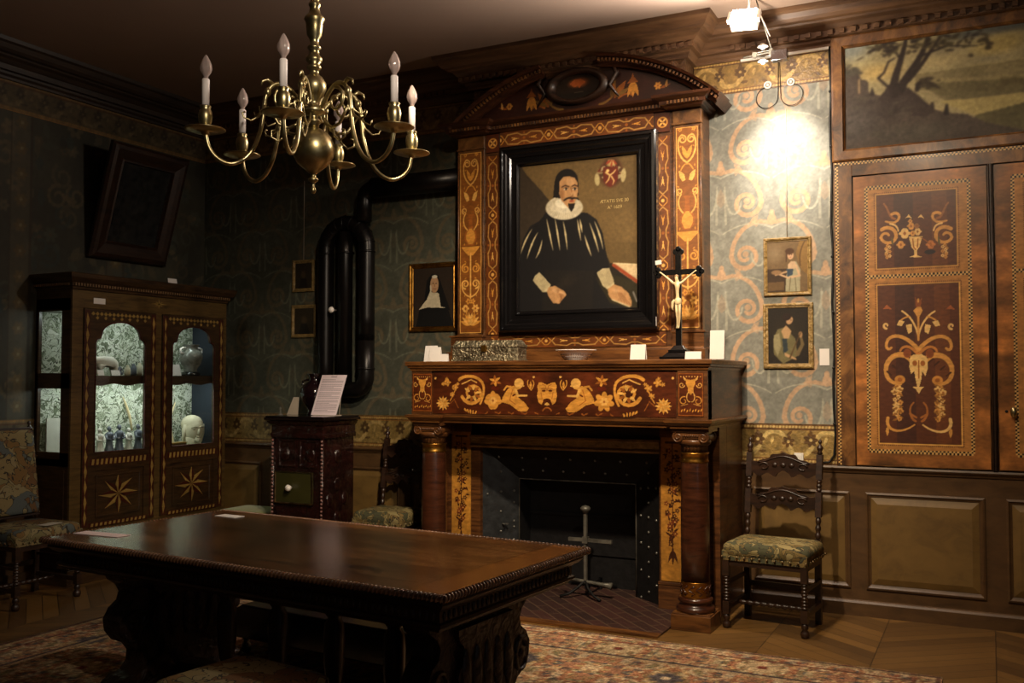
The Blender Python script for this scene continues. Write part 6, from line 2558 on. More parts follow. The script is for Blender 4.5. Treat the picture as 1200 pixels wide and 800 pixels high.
        b.box(-wr / 2 + 0.0, -0.012, 0.0, wr / 2, 0.018, hb - zf - 0.16, 0, Mb)
        pn = b.build('back_frame', 'dark_oak', t, bevel=0.004)
        b = MB()
        Mp = Mb @ Matrix.Rotation(PI / 2, 4, 'X')
        b.pillow(0, (hb - zf - 0.16) / 2, 0.005, 0.045, wr - 0.03, hb - zf - 0.20, 0.12, 40, 8, 0, Mp)
        b.build('upholstered_panel', seat_mat, t)
        for i in range(12):
            for s in (-1, 1):
                nail(pn, Mb @ Vector((s * (wr / 2 - 0.008), -0.014, 0.02 + (hb - zf - 0.2) * i / 11)))
    return t


make_chair('carved_chair', 'dark carved high-backed chair with floral tapestry seat beside the inlaid cupboard wall', 0.55, 0.44, 'carved', 'tapestry', (-1.262, 6.262, 0), R(-5), 'carved chairs by the fireplace', 0.50)
make_chair('carved_chair', 'dark carved chair half hidden in shadow between the stove and the chimneypiece', 0.46, 0.42, 'carved', 'tapestry', (-4.30, 6.42, 0), R(4), 'carved chairs by the fireplace')
make_chair('upholstered_chair', 'chair with floral tapestry back and seat against the left wall by the glass cabinet', 0.55, 0.50, 'padded', 'tapestry_big', (-6.17, 4.60, 0), R(90), None, 0.52, 1.26)


def stool(name, label, loc, rz, W, D, H, mat):
    t = thing(name, label, 'stool', loc, rz)
    b = MB()
    b.pillow(0, 0, H - 0.10, H, W, D, 0.25, 36, 10)
    b.box(-W / 2 + 0.01, -D / 2 + 0.01, H - 0.115, W / 2 - 0.01, D / 2 - 0.01, H - 0.055)
    b.build('seat', mat, t)
    b = MB()
    b.box(-W / 2 + 0.02, -D / 2 + 0.02, H - 0.16, W / 2 - 0.02, D / 2 - 0.02, H - 0.11)
    b.build('seat_frame', 'dark_oak_h', t)
    for sx_ in (-1, 1):
        for sy in (-1, 1):
            x, y = sx_ * (W / 2 - 0.035), sy * (D / 2 - 0.035)
            b = MB()
            b.lathe(bobbin(0.12, H - 0.16, 5, 0.022), x, y, 0, 12)
            b.box(x - 0.02, y - 0.02, 0.05, x + 0.02, y + 0.02, 0.12)
            b.lathe([(0.014, 0.05), (0.024, 0.03), (0.024, 0.012), (0.016, 0)], x, y, 0, 12)
            b.build('leg', 'dark_oak', t)
    b = MB()
    for s in (-1, 1):
        b.box(s * (W / 2 - 0.035) - 0.012, -D / 2 + 0.05, 0.07, s * (W / 2 - 0.035) + 0.012, D / 2 - 0.05, 0.10)
    b.box(-W / 2 + 0.04, -0.012, 0.07, W / 2 - 0.04, 0.012, 0.10)
    b.build('stretcher', 'dark_oak_h', t)
    return t


stool('tapestry_stool', 'stool with floral tapestry seat in front of the long table, cut by the frame', (-2.48, 2.74, 0.014), R(-8), 0.52, 0.46, 0.475, 'tapestry_big')
stool('green_stool', 'low stool with plain green seat between the glass cabinet and the stove', (-5.72, 6.42, 0), R(0), 0.50, 0.44, 0.46, 'green_velvet')

# dark low bench on the rug, lengthened to darken the gap below the table
t = thing('low_bench', 'low black bench with curved ends, lengthened to fill the dark behind the table legs', 'bench', (-3.22, 4.36, 0.014), R(-5))
b = MB()
b.prism([(-0.64, 0.09), (-0.70, 0.16), (-0.69, 0.23), (-0.60, 0.28), (0.60, 0.28), (0.69, 0.23), (0.70, 0.16), (0.64, 0.09)], -0.19, 0.19, 'y')
b.build('top', 'ebony', t, bevel=0.01)
for sx_ in (-1, 1):
    for sy in (-1, 1):
        b = MB()
        b.lathe([(0.02, 0.0), (0.03, 0.02), (0.028, 0.045), (0.016, 0.07), (0.03, 0.105), (0.02, 0.11)], sx_ * 0.60, sy * 0.15, 0, 12)
        b.build('foot', 'ebony', t)

# ---------------------------------------------------------------- the long table
TX, TY, TR = -2.925, 3.66, R(-5)
t = thing('long_table', 'large dark carved refectory table with rope-carved edge in the middle of the room', 'table', (TX, TY, 0.014), TR)
W, D = 2.44, 1.16
H = 0.786
b = MB()
c = Cv(W - 0.05, D - 0.05, 0.01, (98, 66, 36))
c.tone(0.34, 0.28, 101, 0.5)
c.tone(0.2, 0.06, 102, 0.3)
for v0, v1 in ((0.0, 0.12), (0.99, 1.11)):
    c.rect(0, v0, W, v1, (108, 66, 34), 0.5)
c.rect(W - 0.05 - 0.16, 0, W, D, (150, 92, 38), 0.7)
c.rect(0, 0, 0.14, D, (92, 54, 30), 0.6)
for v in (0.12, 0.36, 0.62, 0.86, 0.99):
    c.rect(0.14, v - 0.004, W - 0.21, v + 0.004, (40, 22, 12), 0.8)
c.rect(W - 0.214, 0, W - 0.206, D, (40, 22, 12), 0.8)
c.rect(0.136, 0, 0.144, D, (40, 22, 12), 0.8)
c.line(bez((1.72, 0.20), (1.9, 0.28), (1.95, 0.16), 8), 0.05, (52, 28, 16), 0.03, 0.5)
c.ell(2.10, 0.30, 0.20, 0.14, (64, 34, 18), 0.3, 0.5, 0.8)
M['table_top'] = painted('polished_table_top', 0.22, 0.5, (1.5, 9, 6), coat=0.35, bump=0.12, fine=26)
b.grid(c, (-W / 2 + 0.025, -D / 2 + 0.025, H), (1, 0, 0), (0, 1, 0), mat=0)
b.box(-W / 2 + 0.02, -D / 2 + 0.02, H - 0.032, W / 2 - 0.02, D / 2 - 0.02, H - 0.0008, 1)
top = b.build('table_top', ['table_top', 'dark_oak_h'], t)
b = MB()
b.tube([(-W / 2 + 0.012, -D / 2 + 0.012, H - 0.014), (W / 2 - 0.012, -D / 2 + 0.012, H - 0.014)], 0.012, 8)
b.tube([(-W / 2 + 0.012, D / 2 - 0.012, H - 0.014), (W / 2 - 0.012, D / 2 - 0.012, H - 0.014)], 0.012, 8)
for s in (-1, 1):
    b.tube([(s * (W / 2 - 0.012), -D / 2 + 0.012, H - 0.014), (s * (W / 2 - 0.012), D / 2 - 0.012, H - 0.014)], 0.012, 8)


M['rope_wood'] = wood('rope_edge_wood', [(84, 58, 42), (120, 86, 62), (146, 108, 80)], rough=0.24, coat=0.4)


def rope(b, p0, p1, z):
    d = Vector((p1[0] - p0[0], p1[1] - p0[1], 0))
    n = int(d.length / 0.021)
    u = d.normalized()
    w = Vector((u.y, -u.x, 0))
    for i in range(n + 1):
        c_ = Vector((p0[0], p0[1], z)) + d * (i / n)
        P = []
        for q in range(6):
            a = R(-70) + R(200) * q / 5
            P.append(tuple(c_ + w * 0.0135 * math.cos(a) + Vector((0, 0, 0.0135 * math.sin(a))) + u * (0.016 * (q / 5 - 0.5))))
        b.tube(P, [0.003, 0.0058, 0.0064, 0.0064, 0.0058, 0.003], 5)


e = 0.012
rope(b, (-W / 2 + e, -D / 2 + e), (W / 2 - e, -D / 2 + e), H - 0.014)
rope(b, (W / 2 - e, -D / 2 + e), (W / 2 - e, D / 2 - e), H - 0.014)
rope(b, (W / 2 - e, D / 2 - e), (-W / 2 + e, D / 2 - e), H - 0.014)
rope(b, (-W / 2 + e, D / 2 - e), (-W / 2 + e, -D / 2 + e), H - 0.014)
b.build('rope_edge', 'rope_wood', top)
b = MB()
hw, hd = W / 2 - 0.03, D / 2 - 0.03
ring = [(-hw, -hd), (hw, -hd), (hw, hd), (-hw, hd)]
b.sweep([(-0.30, H - 0.030), (0.0, H - 0.030), (0.004, H - 0.045), (-0.012, H - 0.062), (-0.03, H - 0.072), (-0.036, H - 0.078), (-0.036, H - 0.118), (-0.026, H - 0.124), (-0.024, H - 0.134), (-0.045, H - 0.146),
         (-0.048, H - 0.156), (-0.30, H - 0.156)], ring, True, 0, 1)
ap = b.build('apron', 'dark_oak_h', t)
b = MB()
for (x0, x1, y, s) in ((-hw + 0.05, hw - 0.05, -hd + 0.036, -1), (-hw + 0.05, hw - 0.05, hd - 0.036, 1)):
    n = int((x1 - x0) / 0.032)
    for i in range(n):
        x = x0 + (x1 - x0) * (i + 0.5) / n
        b.ball((x, y, H - 0.098), 0.018, 0, 8, 6, (0.62, 0.5, 1.05))
for s in (-1, 1):
    n = int((2 * hd - 0.1) / 0.032)
    for i in range(n):
        y = -hd + 0.05 + (2 * hd - 0.1) * (i + 0.5) / n
        b.ball((s * (hw - 0.036), y, H - 0.098), 0.018, 0, 8, 6, (0.5, 0.62, 1.05))
b.build('gadrooning', 'dark_oak', ap)
sil = [(-0.44, 0.0), (-0.46, 0.03), (-0.45, 0.075), (-0.40, 0.10), (-0.33, 0.11), (-0.29, 0.15), (-0.285, 0.20), (-0.32, 0.24), (-0.39, 0.27), (-0.435, 0.32), (-0.445, 0.38), (-0.41, 0.43), (-0.36, 0.46),
       (-0.345, 0.50), (-0.37, 0.54), (-0.42, 0.57), (-0.44, 0.60), (-0.44, 0.632)]
sil = [(y * 0.87, z) for y, z in sil]
sil = sil + [(-y, z) for y, z in sil[::-1]]
for s in (-0.98, 1.0):
    b = MB()
    b.prism(sil, s * 0.94 - 0.065, s * 0.94 + 0.065, 'x', 0)
    b.prism([(y * 0.55, 0.12 + (z - 0.05) * 0.75) for y, z in sil], s * 0.94 - 0.09, s * 0.94 + 0.09, 'x', 0)
    for sy in (-1, 1):
        P = [(sy * (0.31 + 0.05 * math.cos(a)), 0.34 + 0.07 * math.sin(a)) for a in np.linspace(0.4, 5.9, 16)]
        for xx in (s * 0.94 - 0.068, s * 0.94 + 0.068):
            b.tube([(xx, p, q) for p, q in P], [0.014 - 0.0005 * k for k in range(16)], 6)
            b.ball((xx, sy * 0.31, 0.34), 0.022, 0, 8, 6, (0.5, 1, 1))
            b.ball((xx, sy * 0.35, 0.055), 0.03, 0, 10, 6, (0.5, 1.2, 0.8))
    for k in range(5):
        for xx in (s * 0.94 - 0.092, s * 0.94 + 0.092):
            b.ball((xx, -0.16 + 0.08 * k, 0.36), 0.045, 0, 8, 6, (0.35, 0.7, 2.6))
    b.box(s * 0.94 - 0.095, -0.41, 0.0, s * 0.94 + 0.095, 0.41, 0.045)
    b.build('pedestal', 'carved_oak', t, bevel=0.004)
b = MB()
b.box(-0.87, -0.055, 0.06, 0.87, 0.055, 0.115)
b.build('floor_stretcher', 'dark_oak_h', t, bevel=0.004)
for x in (-0.535, -0.18, 0.18, 0.535):
    b = MB()
    b.lathe([(0.03, 0.115), (0.038, 0.125), (0.028, 0.145), (0.034, 0.165), (0.045, 0.24), (0.048, 0.36), (0.043, 0.43), (0.028, 0.455), (0.042, 0.475), (0.045, 0.495), (0.030, 0.52), (0.04, 0.545), (0.042, 0.632)],
            x, 0, 0, 20, 0, True, None, 10, 0.05)
    b.build('baluster', 'dark_oak', t)
b = MB()
b.box(-0.87, -0.05, 0.59, 0.87, 0.05, 0.632)
b.build('top_rail', 'dark_oak_h', t)


def flat_sheet(name, label, cat, x, y, z, w, d, rz, mat='paper', lines=0):
    b = MB()
    b.box(-w / 2, -d / 2, 0, w / 2, d / 2, 0.002)
    o = b.build(name, mat, loc=(x, y, z), rot=(0, 0, rz))
    return tag(o, label, cat)


flat_sheet('paper_sheet', 'long pale pink paper lying on the near left corner of the table', 'paper', -3.985, 3.385, 0.801, 0.30, 0.085, R(3), plain('pale_pink_paper', (244, 222, 220), 0.7, 0.03))
flat_sheet('paper_sheet', 'small white paper at the far left edge of the table top', 'paper', -3.86, 4.15, 0.801, 0.16, 0.075, R(-5))
flat_sheet('paper_sheet', 'small pale paper lying on the seat of the tapestry chair', 'paper', -5.99, 4.64, 0.5455, 0.09, 0.15, R(10), 'paper_dim')

# ---------------------------------------------------------------- tiled stove, its pipe, and things on it
SX0, SX1, SY0, SY1 = -5.255, -4.745, 6.13, 6.56
t = thing('tiled_stove', 'dark red glazed and carved stove with beaded corners and small green door', 'stove', ((SX0 + SX1) / 2, 6.34, 0))
o0 = ((SX0 + SX1) / 2, 6.34, 0)
b = MB()
b.box(SX0 + 0.012, SY0 + 0.012, 0.06, SX1 - 0.012, SY1, 1.10)
b.box(SX0 - 0.01, SY0 - 0.01, 0.0, SX1 + 0.01, SY1, 0.10)
for x0, x1 in ((SX0 + 0.06, SX0 + 0.24), (SX1 - 0.24, SX1 - 0.06)):
    b.frame((x0 + x1) / 2, 0.985 - 0.01, x1 - x0, 0.22, [(0, 0.010), (0.012, 0.012), (0.02, 0.002)], SY0 + 0.012)
b.build('body', 'stove', t, off=o0, bevel=0.004)
b = MB()
b.sweep([(0, 1.10), (0.008, 1.10), (0.012, 1.13), (0.004, 1.14), (0.004, 1.195), (0.02, 1.21), (0.035, 1.235), (0, 1.24)],
        [(SX0, SY1), (SX0, SY0), (SX1, SY0), (SX1, SY1)], False, 0, 1)
b.box(SX0, SY0, 1.10, SX1, SY1, 1.24)
b.build('frieze', 'stove', t, off=o0)
b = MB()
b.box(SX0 - 0.05, SY0 - 0.05, 1.24, SX1 + 0.05, SY1 + 0.01, 1.262)
b.box(SX0 - 0.042, SY0 - 0.042, 1.262, SX1 + 0.042, SY1, 1.274)
b.build('top_slab', 'stove_black', t, off=o0, bevel=0.005)
for x, y in ((SX0 + 0.006, SY0 + 0.006), (SX1 - 0.006, SY0 + 0.006)):
    b = MB()
    b.lathe([(0.014, 0.1), (0.014, 1.10)], x, y, 0, 10)
    for k in range(34):
        b.ball((x, y - 0.008 if x < -5 else y - 0.006, 0.12 + 0.029 * k), 0.0115, 1, 8, 6)
    b.build('beaded_corner', ['stove', plain('worn_pink_glaze', (150, 110, 104), 0.25)], t, off=o0)
M['olive_enamel'] = plain('olive_enamel', (58, 56, 26), 0.35, 0.2, 5)
b = MB()
b.box(-5.215, SY0 - 0.004, 0.575, -4.845, SY0 + 0.014, 0.825, 0)
b.frame(-5.03, 0.70, 0.38, 0.26, [(0, 0.010), (0.006, 0.012), (0.012, 0.004)], SY0 - 0.002, 1)
d_ = b.build('oven_door', ['olive_enamel', 'nail'], t, off=o0)
b = MB()
M4 = Matrix.Translation((-5.055, SY0 - 0.004, 0.70)) @ Matrix.Rotation(PI / 2, 4, 'X')
b.lathe([(0.006, 0), (0.012, 0.0), (0.010, 0.012), (0.022, 0.022), (0.027, 0.036), (0.022, 0.050), (0.004, 0.056)], 0, 0, 0, 16, 0, True, M4)
b.build('knob', 'porcelain', d_, off=o0)
# carved rosettes on the sides and front
for (y, z) in ((6.34, 0.95), (6.34, 0.72), (6.34, 0.45), (6.34, 0.25), (6.24, 0.60), (6.44, 0.60), (6.24, 0.33), (6.44, 0.33)):
    b = MB()
    b.ball((SX1 - 0.010, y, z), 0.045, 0, 12, 6, (0.35, 1, 1.3))
    b.build('carved_rosette', 'stove', t, off=o0)
for (x, z) in ((-5.13, 0.965), (-4.87, 0.965), (-5.0, 0.40), (-5.15, 0.33), (-4.85, 0.33), (-5.0, 0.22)):
    b = MB()
    b.ball((x, SY0 + 0.010, z), 0.05, 0, 12, 6, (1, 0.35, 1.1))
    b.build('carved_rosette', 'stove', t, off=o0)

t = thing('stove_pipe', 'black looped flue pipes above the stove running up to the chimneypiece', 'stove pipe', (-4.97, 6.70, 1.27))
o0 = (-4.97, 6.70, 1.27)
py = 6.715
xl, xm, xr_ = -5.175, -4.965, -4.745
pr_ = 0.070


def arc3(cx, cz, r, a0, a1, n=14, y=py):
    return [(cx + r * math.cos(a0 + (a1 - a0) * k / n), y, cz + r * math.sin(a0 + (a1 - a0) * k / n)) for k in range(n + 1)]


b = MB()
cx_, rr_ = (xl + xr_) / 2, (xr_ - xl) / 2
b.tube([(xl, py, 1.40)] + [(xl, py, z) for z in (1.7, 2.1, 2.5)] + arc3(cx_, 2.70, rr_, PI, 0, 18) + [(xr_, py, z) for z in (2.5, 2.1, 1.9)], pr_, 20)
b.tube([(xr_, py, 1.95), (xr_, py, 1.62)] + arc3(xr_ - 0.12, 1.60, 0.12, 0, -PI / 2, 8) + [(xm - 0.04, py, 1.48)], pr_, 20)
b.tube([(xl, py, 1.45), (xl, py, 1.27)], pr_, 20)
b.build('looped_pipe', 'pipe', t, off=o0)
b = MB()
b.tube([(xm, py - 0.005, 1.45), (xm, py - 0.005, 2.66), (xm, py - 0.005, 2.84)], pr_ * 0.92, 20)
b.build('middle_pipe', 'pipe', t, off=o0)
b = MB()
for x, z in ((xl, 2.66), (xr_, 2.66), (xm, 2.66), (xr_, 1.66), (xl, 1.50)):
    b.lathe([(pr_, -0.01), (pr_ + 0.005, -0.008), (pr_ + 0.005, 0.008), (pr_, 0.01)], x, py, z, 20)
for k in range(9):
    a = PI * (k + 0.5) / 9
    P = [(cx_ + (rr_ + (pr_ + 0.003) * math.cos(q)) * math.cos(a), py + (pr_ + 0.003) * math.sin(q), 2.70 + (rr_ + (pr_ + 0.003) * math.cos(q)) * math.sin(a)) for q in np.linspace(0, 2 * PI, 18)]
    b.tube(P, 0.003, 5)
b.build('pipe_collars', 'pipe', t, off=o0)
b = MB()
fx = -4.775
b.tube([(fx, py, 2.92), (fx, py, 3.08)] + arc3(fx + 0.10, 3.10, 0.10, PI, PI / 2, 8) + [(fx + 0.3, py, 3.20)], 0.066, 20)
b.tube([(fx + 0.10, py, 3.20), (-3.785, py, 3.20)], 0.090, 22)
b.build('flue', 'pipe', t, off=o0)
b = MB()
M4 = Matrix.Translation((-5.035, py - 0.06, 2.165)) @ Matrix.Rotation(PI / 2, 4, 'X')
b.lathe([(0.008, -0.02), (0.008, 0.03), (0.020, 0.032), (0.028, 0.045), (0.022, 0.06), (0.004, 0.066)], 0, 0, 0, 14, 0, True, M4)
b.build('damper_knob', 'porcelain', t, off=o0)

# printed sheet on its slanting stand
t = thing('information_sheet', 'sloping sheet of printed text standing on the stove', 'sheet', (-4.895, 6.33, 1.274))
b = MB()
th = R(24)
b.grid(sheet_canvas(0.255, 0.36), (-0.1275, 0, 0.004), (1, 0, 0), (0, math.sin(th), math.cos(th)), mat=0, back=0.003)
b.build('sheet', 'sheet', t)
b = MB()
b.box(-0.11, 0.0, 0.0, 0.11, 0.10, 0.004)
b.tube([(-0.09, 0.095, 0.004), (-0.09, 0.125, 0.26)], 0.003, 6)
b.tube([(0.09, 0.095, 0.004), (0.09, 0.125, 0.26)], 0.003, 6)
b.build('stand', 'paper_dim', t)
t = thing('glazed_vase', 'dark glossy bulbous vase behind the printed sheet on the stove', 'vase', (-5.125, 6.50, 1.274))
b = MB()
b.lathe([(0.005, 0.0), (0.06, 0.0), (0.062, 0.01), (0.05, 0.03), (0.075, 0.07), (0.115, 0.14), (0.122, 0.18), (0.11, 0.225), (0.075, 0.26), (0.045, 0.28), (0.042, 0.31), (0.062, 0.335), (0.065, 0.345), (0.055, 0.345), (0.035, 0.31), (0.005, 0.30)], 0, 0, 0, 32)
b.build('vase_body', 'vase_dark', t)
for s in (-1, 1):
    b = MB()
    b.tube([(s * 0.10, 0, 0.235), (s * 0.125, 0, 0.255), (s * 0.12, 0, 0.28), (s * 0.085, 0, 0.29), (s * 0.045, 0, 0.295)], 0.010, 8)
    b.build('handle', 'vase_dark', t)
b = MB()
b.prism([(-0.055, 0), (0.055, 0), (0.040, 0.15), (-0.015, 0.15)], -0.001, 0.001, 'y')
o = b.build('paper_card', 'paper_dim', loc=(-5.24, 6.36, 1.275), rot=(R(-14), 0, R(5)))
tag(o, 'dull grey slanted card beside the dark vase on the stove', 'card')
b = MB()
b.lathe([(0.022, 0), (0.022, 0.008), (0.008, 0.014), (0.007, 0.05), (0.010, 0.06), (0.003, 0.07)], 0, 0, 0, 14)
o = b.build('small_finial', 'iron_grey', loc=(-5.235, 6.20, 1.2745))
tag(o, 'tiny metal pointed knob on the left front corner of the stove top', 'knob')


# ---------------------------------------------------------------- glass cabinet on the left wall
KX, KY = -6.28, 5.03
KW, KD, KH = 1.65, 0.415, 2.40
t = thing('display_cabinet', 'tall inlaid wooden display cabinet with two arched glass doors and lit shelves', 'cabinet', (KX, KY, 0), R(90))
kab = t
M['cab_wood'] = wood('cabinet_wood', [(40, 26, 14), (62, 42, 22), (78, 54, 28)], rough=0.35, coat=0.25)
M['cab_light'] = wood('cabinet_light_stile', [(66, 48, 24), (92, 70, 36), (104, 80, 42)], rough=0.35, coat=0.25)
M['maple'] = wood('maple_inlay', [(140, 110, 54), (170, 140, 74)], rough=0.35, coat=0.2)
M['dentil_wood'] = wood('dentil_wood', [(96, 70, 44), (124, 96, 66)], rough=0.4)
M['red_inlay'] = wood('red_inlay', [(56, 20, 12), (76, 28, 16)], rough=0.35, coat=0.2)
b = MB()
b.box(0, 0.02, 0.10, KW, KD, 0.96)
b.box(-0.015, -0.01, 0.0, KW + 0.015, KD, 0.12)
b.box(0, 0.02, 2.10, KW, KD, 2.27)
b.box(0, KD - 0.02, 0.9, KW, KD, 2.2)
b.box(KW - 0.02, 0.02, 0.9, KW, KD, 2.2)
b.box(0.0, 0.02, 0.9, 0.03, 0.12, 2.2)
b.box(0.0, KD - 0.035, 0.9, 0.03, KD, 2.2)
b.box(0.0, 0.02, 0.9, 0.03, KD, 1.01)
b.box(0.0, 0.02, 1.50, 0.03, KD, 1.62)
b.box(0.0, 0.02, 2.11, 0.03, KD, 2.2)
b.box(-0.006, 0.06, 0.20, 0.0, KD - 0.06, 0.88)
b.build('carcass', 'cab_wood', t, bevel=0.003)
b = MB()
for x0, x1 in ((0, 0.098), (0.814, 0.884), (1.602, KW)):
    b.box(x0, 0.0, 0.42, x1, 0.018, 2.125)
b.box(0, 0.0, 0.125, KW, 0.018, 0.42)
b.box(0, 0.0, 2.125, KW, 0.018, 2.262)
b.build('front_frame', 'cab_light', t, bevel=0.002)
b = MB()
b.sweep([(0, 2.265), (0.006, 2.268), (0.010, 2.285), (0.022, 2.29), (0.026, 2.315), (0.046, 2.33), (0.062, 2.355), (0.066, 2.385), (0.06, 2.39), (0, 2.39)],
        [(0, KD), (0, 0), (KW, 0), (KW, KD)], False, 0, 1)
b.box(0, 0, 2.265, KW, KD, 2.389)
for i in range(64):
    x = -0.012 + (KW + 0.024) * (i + 0.5) / 64
    b.box(x - 0.006, -0.034, 2.292, x + 0.006, -0.02, 2.314, 1)
for i in range(18):
    y = KD * (i + 0.5) / 18
    b.box(-0.034, y - 0.006, 2.294, -0.02, y + 0.006, 2.312, 1)
b.build('cornice', ['cab_wood', 'dentil_wood'], t)
b = MB()
for k in range(8):
    a = PI / 4 * k
    r = 0.055 if k % 2 else 0.09
    b.prism([(0.85 + 0.006 * math.cos(a + 1.57), 2.205 + 0.006 * math.sin(a + 1.57)), (0.85 + r * math.cos(a), 2.205 + r * 0.5 * math.sin(a)), (0.85 - 0.006 * math.cos(a + 1.57), 2.205 - 0.006 * math.sin(a + 1.57))], -0.002, 0.0, 'y')
b.build('frieze_star', 'maple', t)


def arch(u0, u1):
    m = (u0 + u1) / 2
    P = [(u0, 1.86), (u0 + 0.012, 1.885), (u0 + 0.045, 1.895), (u0 + 0.055, 1.925)]
    for k in range(1, 12):
        a = PI - PI * k / 12
        P.append((m + (m - u0 - 0.055) * math.cos(a), 1.925 + 0.105 * math.sin(a)))
    P += [(u1 - 0.055, 1.925), (u1 - 0.045, 1.895), (u1 - 0.012, 1.885), (u1, 1.86)]
    return P


for di, (d0, d1) in enumerate(((0.10, 0.812), (0.886, 1.60))):
    u0, u1 = d0 + 0.108, d1 - 0.110
    yf, yk = -0.012, 0.012
    b = MB()
    b.box(d0, yf, 0.42, u0, yk, 2.122)
    b.box(u1, yf, 0.42, d1, yk, 2.122)
    b.box(u0, yf, 0.855, u1, yk, 1.0)
    b.box(u0, yf, 0.42, u1, yk, 0.455)
    b.box(u0, yf + 0.010, 0.455, u1, yk, 0.855)
    P = arch(u0, u1)
    for i in range(len(P) - 1):
        (xa, za), (xb, zb) = P[i], P[i + 1]
        if xb - xa < 1e-4:
            continue
        v = [(xa, yf, za), (xb, yf, zb), (xb, yf, 2.122), (xa, yf, 2.122), (xa, yk, za), (xb, yk, zb), (xb, yk, 2.122), (xa, yk, 2.122)]
        b.add(v, [(0, 1, 2, 3), (7, 6, 5, 4), (0, 4, 5, 1), (1, 5, 6, 2), (2, 6, 7, 3), (3, 7, 4, 0)])
    b.frame((u0 + u1) / 2, 0.655, u1 - u0 - 0.05, 0.33, [(0, 0.006), (0.010, 0.006), (0.016, 0.001)], yf + 0.010)
    dr = b.build('door', 'cab_wood', t)
    b = MB()
    b.tube([(x, yf - 0.001, z) for x, z in [(u0, 1.0)] + P + [(u1, 1.0), (u0, 1.0)]], 0.006, 6)
    b.build('glazing_bead', 'red_inlay', dr)
    b = MB()
    b.box(u0 - 0.01, -0.002, 0.99, u1 + 0.01, 0.001, 2.045)
    gl = b.build('glass_pane', 'glass', dr)
    # diamond chains
    b = MB()
    for xx in (d0 + 0.028, d1 - 0.028):
        b.box(xx - 0.023, yf - 0.001, 0.43, xx + 0.023, yf, 2.11, 1)
        z = 0.50
        while z < 2.06:
            b.prism([(xx - 0.002, z - 0.06), (xx + 0.018, z), (xx - 0.002, z + 0.06), (xx - 0.012, z)], yf - 0.0022, yf - 0.0008, 'y', 0)
            z += 0.118
    for zz, hh in ((0.925, 0.022), (0.437, 0.012)):
        b.box(u0 - 0.04, yf - 0.001, zz - hh - 0.006, u1 + 0.04, yf, zz + hh + 0.006, 1)
        n = 13
        for i in range(n):
            x = u0 - 0.03 + (u1 - u0 + 0.06) * (i + 0.5) / n
            b.prism([(x - 0.014, zz - hh), (x + 0.008, zz - hh), (x + 0.014, zz + hh), (x - 0.008, zz + hh)], yf - 0.0022, yf - 0.0008, 'y', 0)
    n = 15
    for i in range(n):
        x = d0 + 0.06 + (d1 - d0 - 0.12) * (i + 0.5) / n
        z = 2.085
        b.prism([(x - 0.018, z), (x, z + 0.018), (x + 0.018, z), (x, z - 0.014)], yf - 0.0022, yf - 0.0008, 'y', 0)
        if i % 2:
            b.prism([(x - 0.016, z - 0.03), (x, z - 0.016), (x + 0.016, z - 0.03), (x, z - 0.046)], yf - 0.0022, yf - 0.0008, 'y', 0)
    b.build('diamond_inlay', ['maple', 'red_inlay'], dr)
    # eight-pointed star
    b = MB()
    cx, cz = (u0 + u1) / 2, 0.660
    for k in range(8):
        a = PI / 4 * k + PI / 8 * 0 + 0.0
        r = 0.17 if k % 2 else 0.175
        ca, sa = math.cos(a), math.sin(a)
        tip = (cx + r * ca * 1.12, cz + r * 0.92 * sa)
        for s, mt in ((1, 0), (-1, 1)):
            w = (cx + 0.070 * math.cos(a + s * PI / 7), cz + 0.070 * math.sin(a + s * PI / 7))
            b.prism([(cx, cz), w, tip], yf + 0.0078, yf + 0.0098, 'y', mt)
    b.build('star_inlay', ['maple', 'red_inlay'], dr)
# shelf with scalloped edge, lining, lamps
b = MB()
b.box(0.03, 0.04, 1.575, KW - 0.02, KD - 0.02, 1.60)
n = 48
v, f = [], []
for i in range(n + 1):
    x = 0.03 + (KW - 0.05) * i / n
    z = 1.528 - 0.008 * math.cos(i * 2 * PI / 8)
    v += [(x, 0.035, z), (x, 0.035, 1.60), (x, 0.045, 1.60), (x, 0.045, z)]
for i in range(n):
    for q in range(4):
        w_ = (q + 1) % 4
        f.append((i * 4 + q, i * 4 + 4 + q, i * 4 + 4 + w_, i * 4 + w_))
b.add(v, f)
b.build('shelf', 'cab_wood', t)
b = MB()
b.box(0.03, KD - 0.024, 0.96, KW - 0.02, KD - 0.020, 2.10, 0)
b.box(KW - 0.026, 0.03, 0.96, KW - 0.020, KD - 0.02, 2.10, 1)
b.box(0.03, 0.02, 0.958, KW - 0.02, KD - 0.02, 0.964, 0)
b.build('lining', ['brocade', plain('dark_blue_lining', (34, 42, 52), 0.8)], t)
b = MB()
for z0, z1 in ((1.01, 1.50), (1.62, 2.11)):
    b.box(0.012, 0.11, z0, 0.016, KD - 0.03, z1)
b.build('side_pane', 'glass', t)


def kw(lx, ly, z=0.0):
    return (KX - ly, KY + lx, z)


def kc(lx, ly, z=0.0):
    # things stand back from the doors, a little to the right
    return kw(lx + ly * 0.85, ly, z)


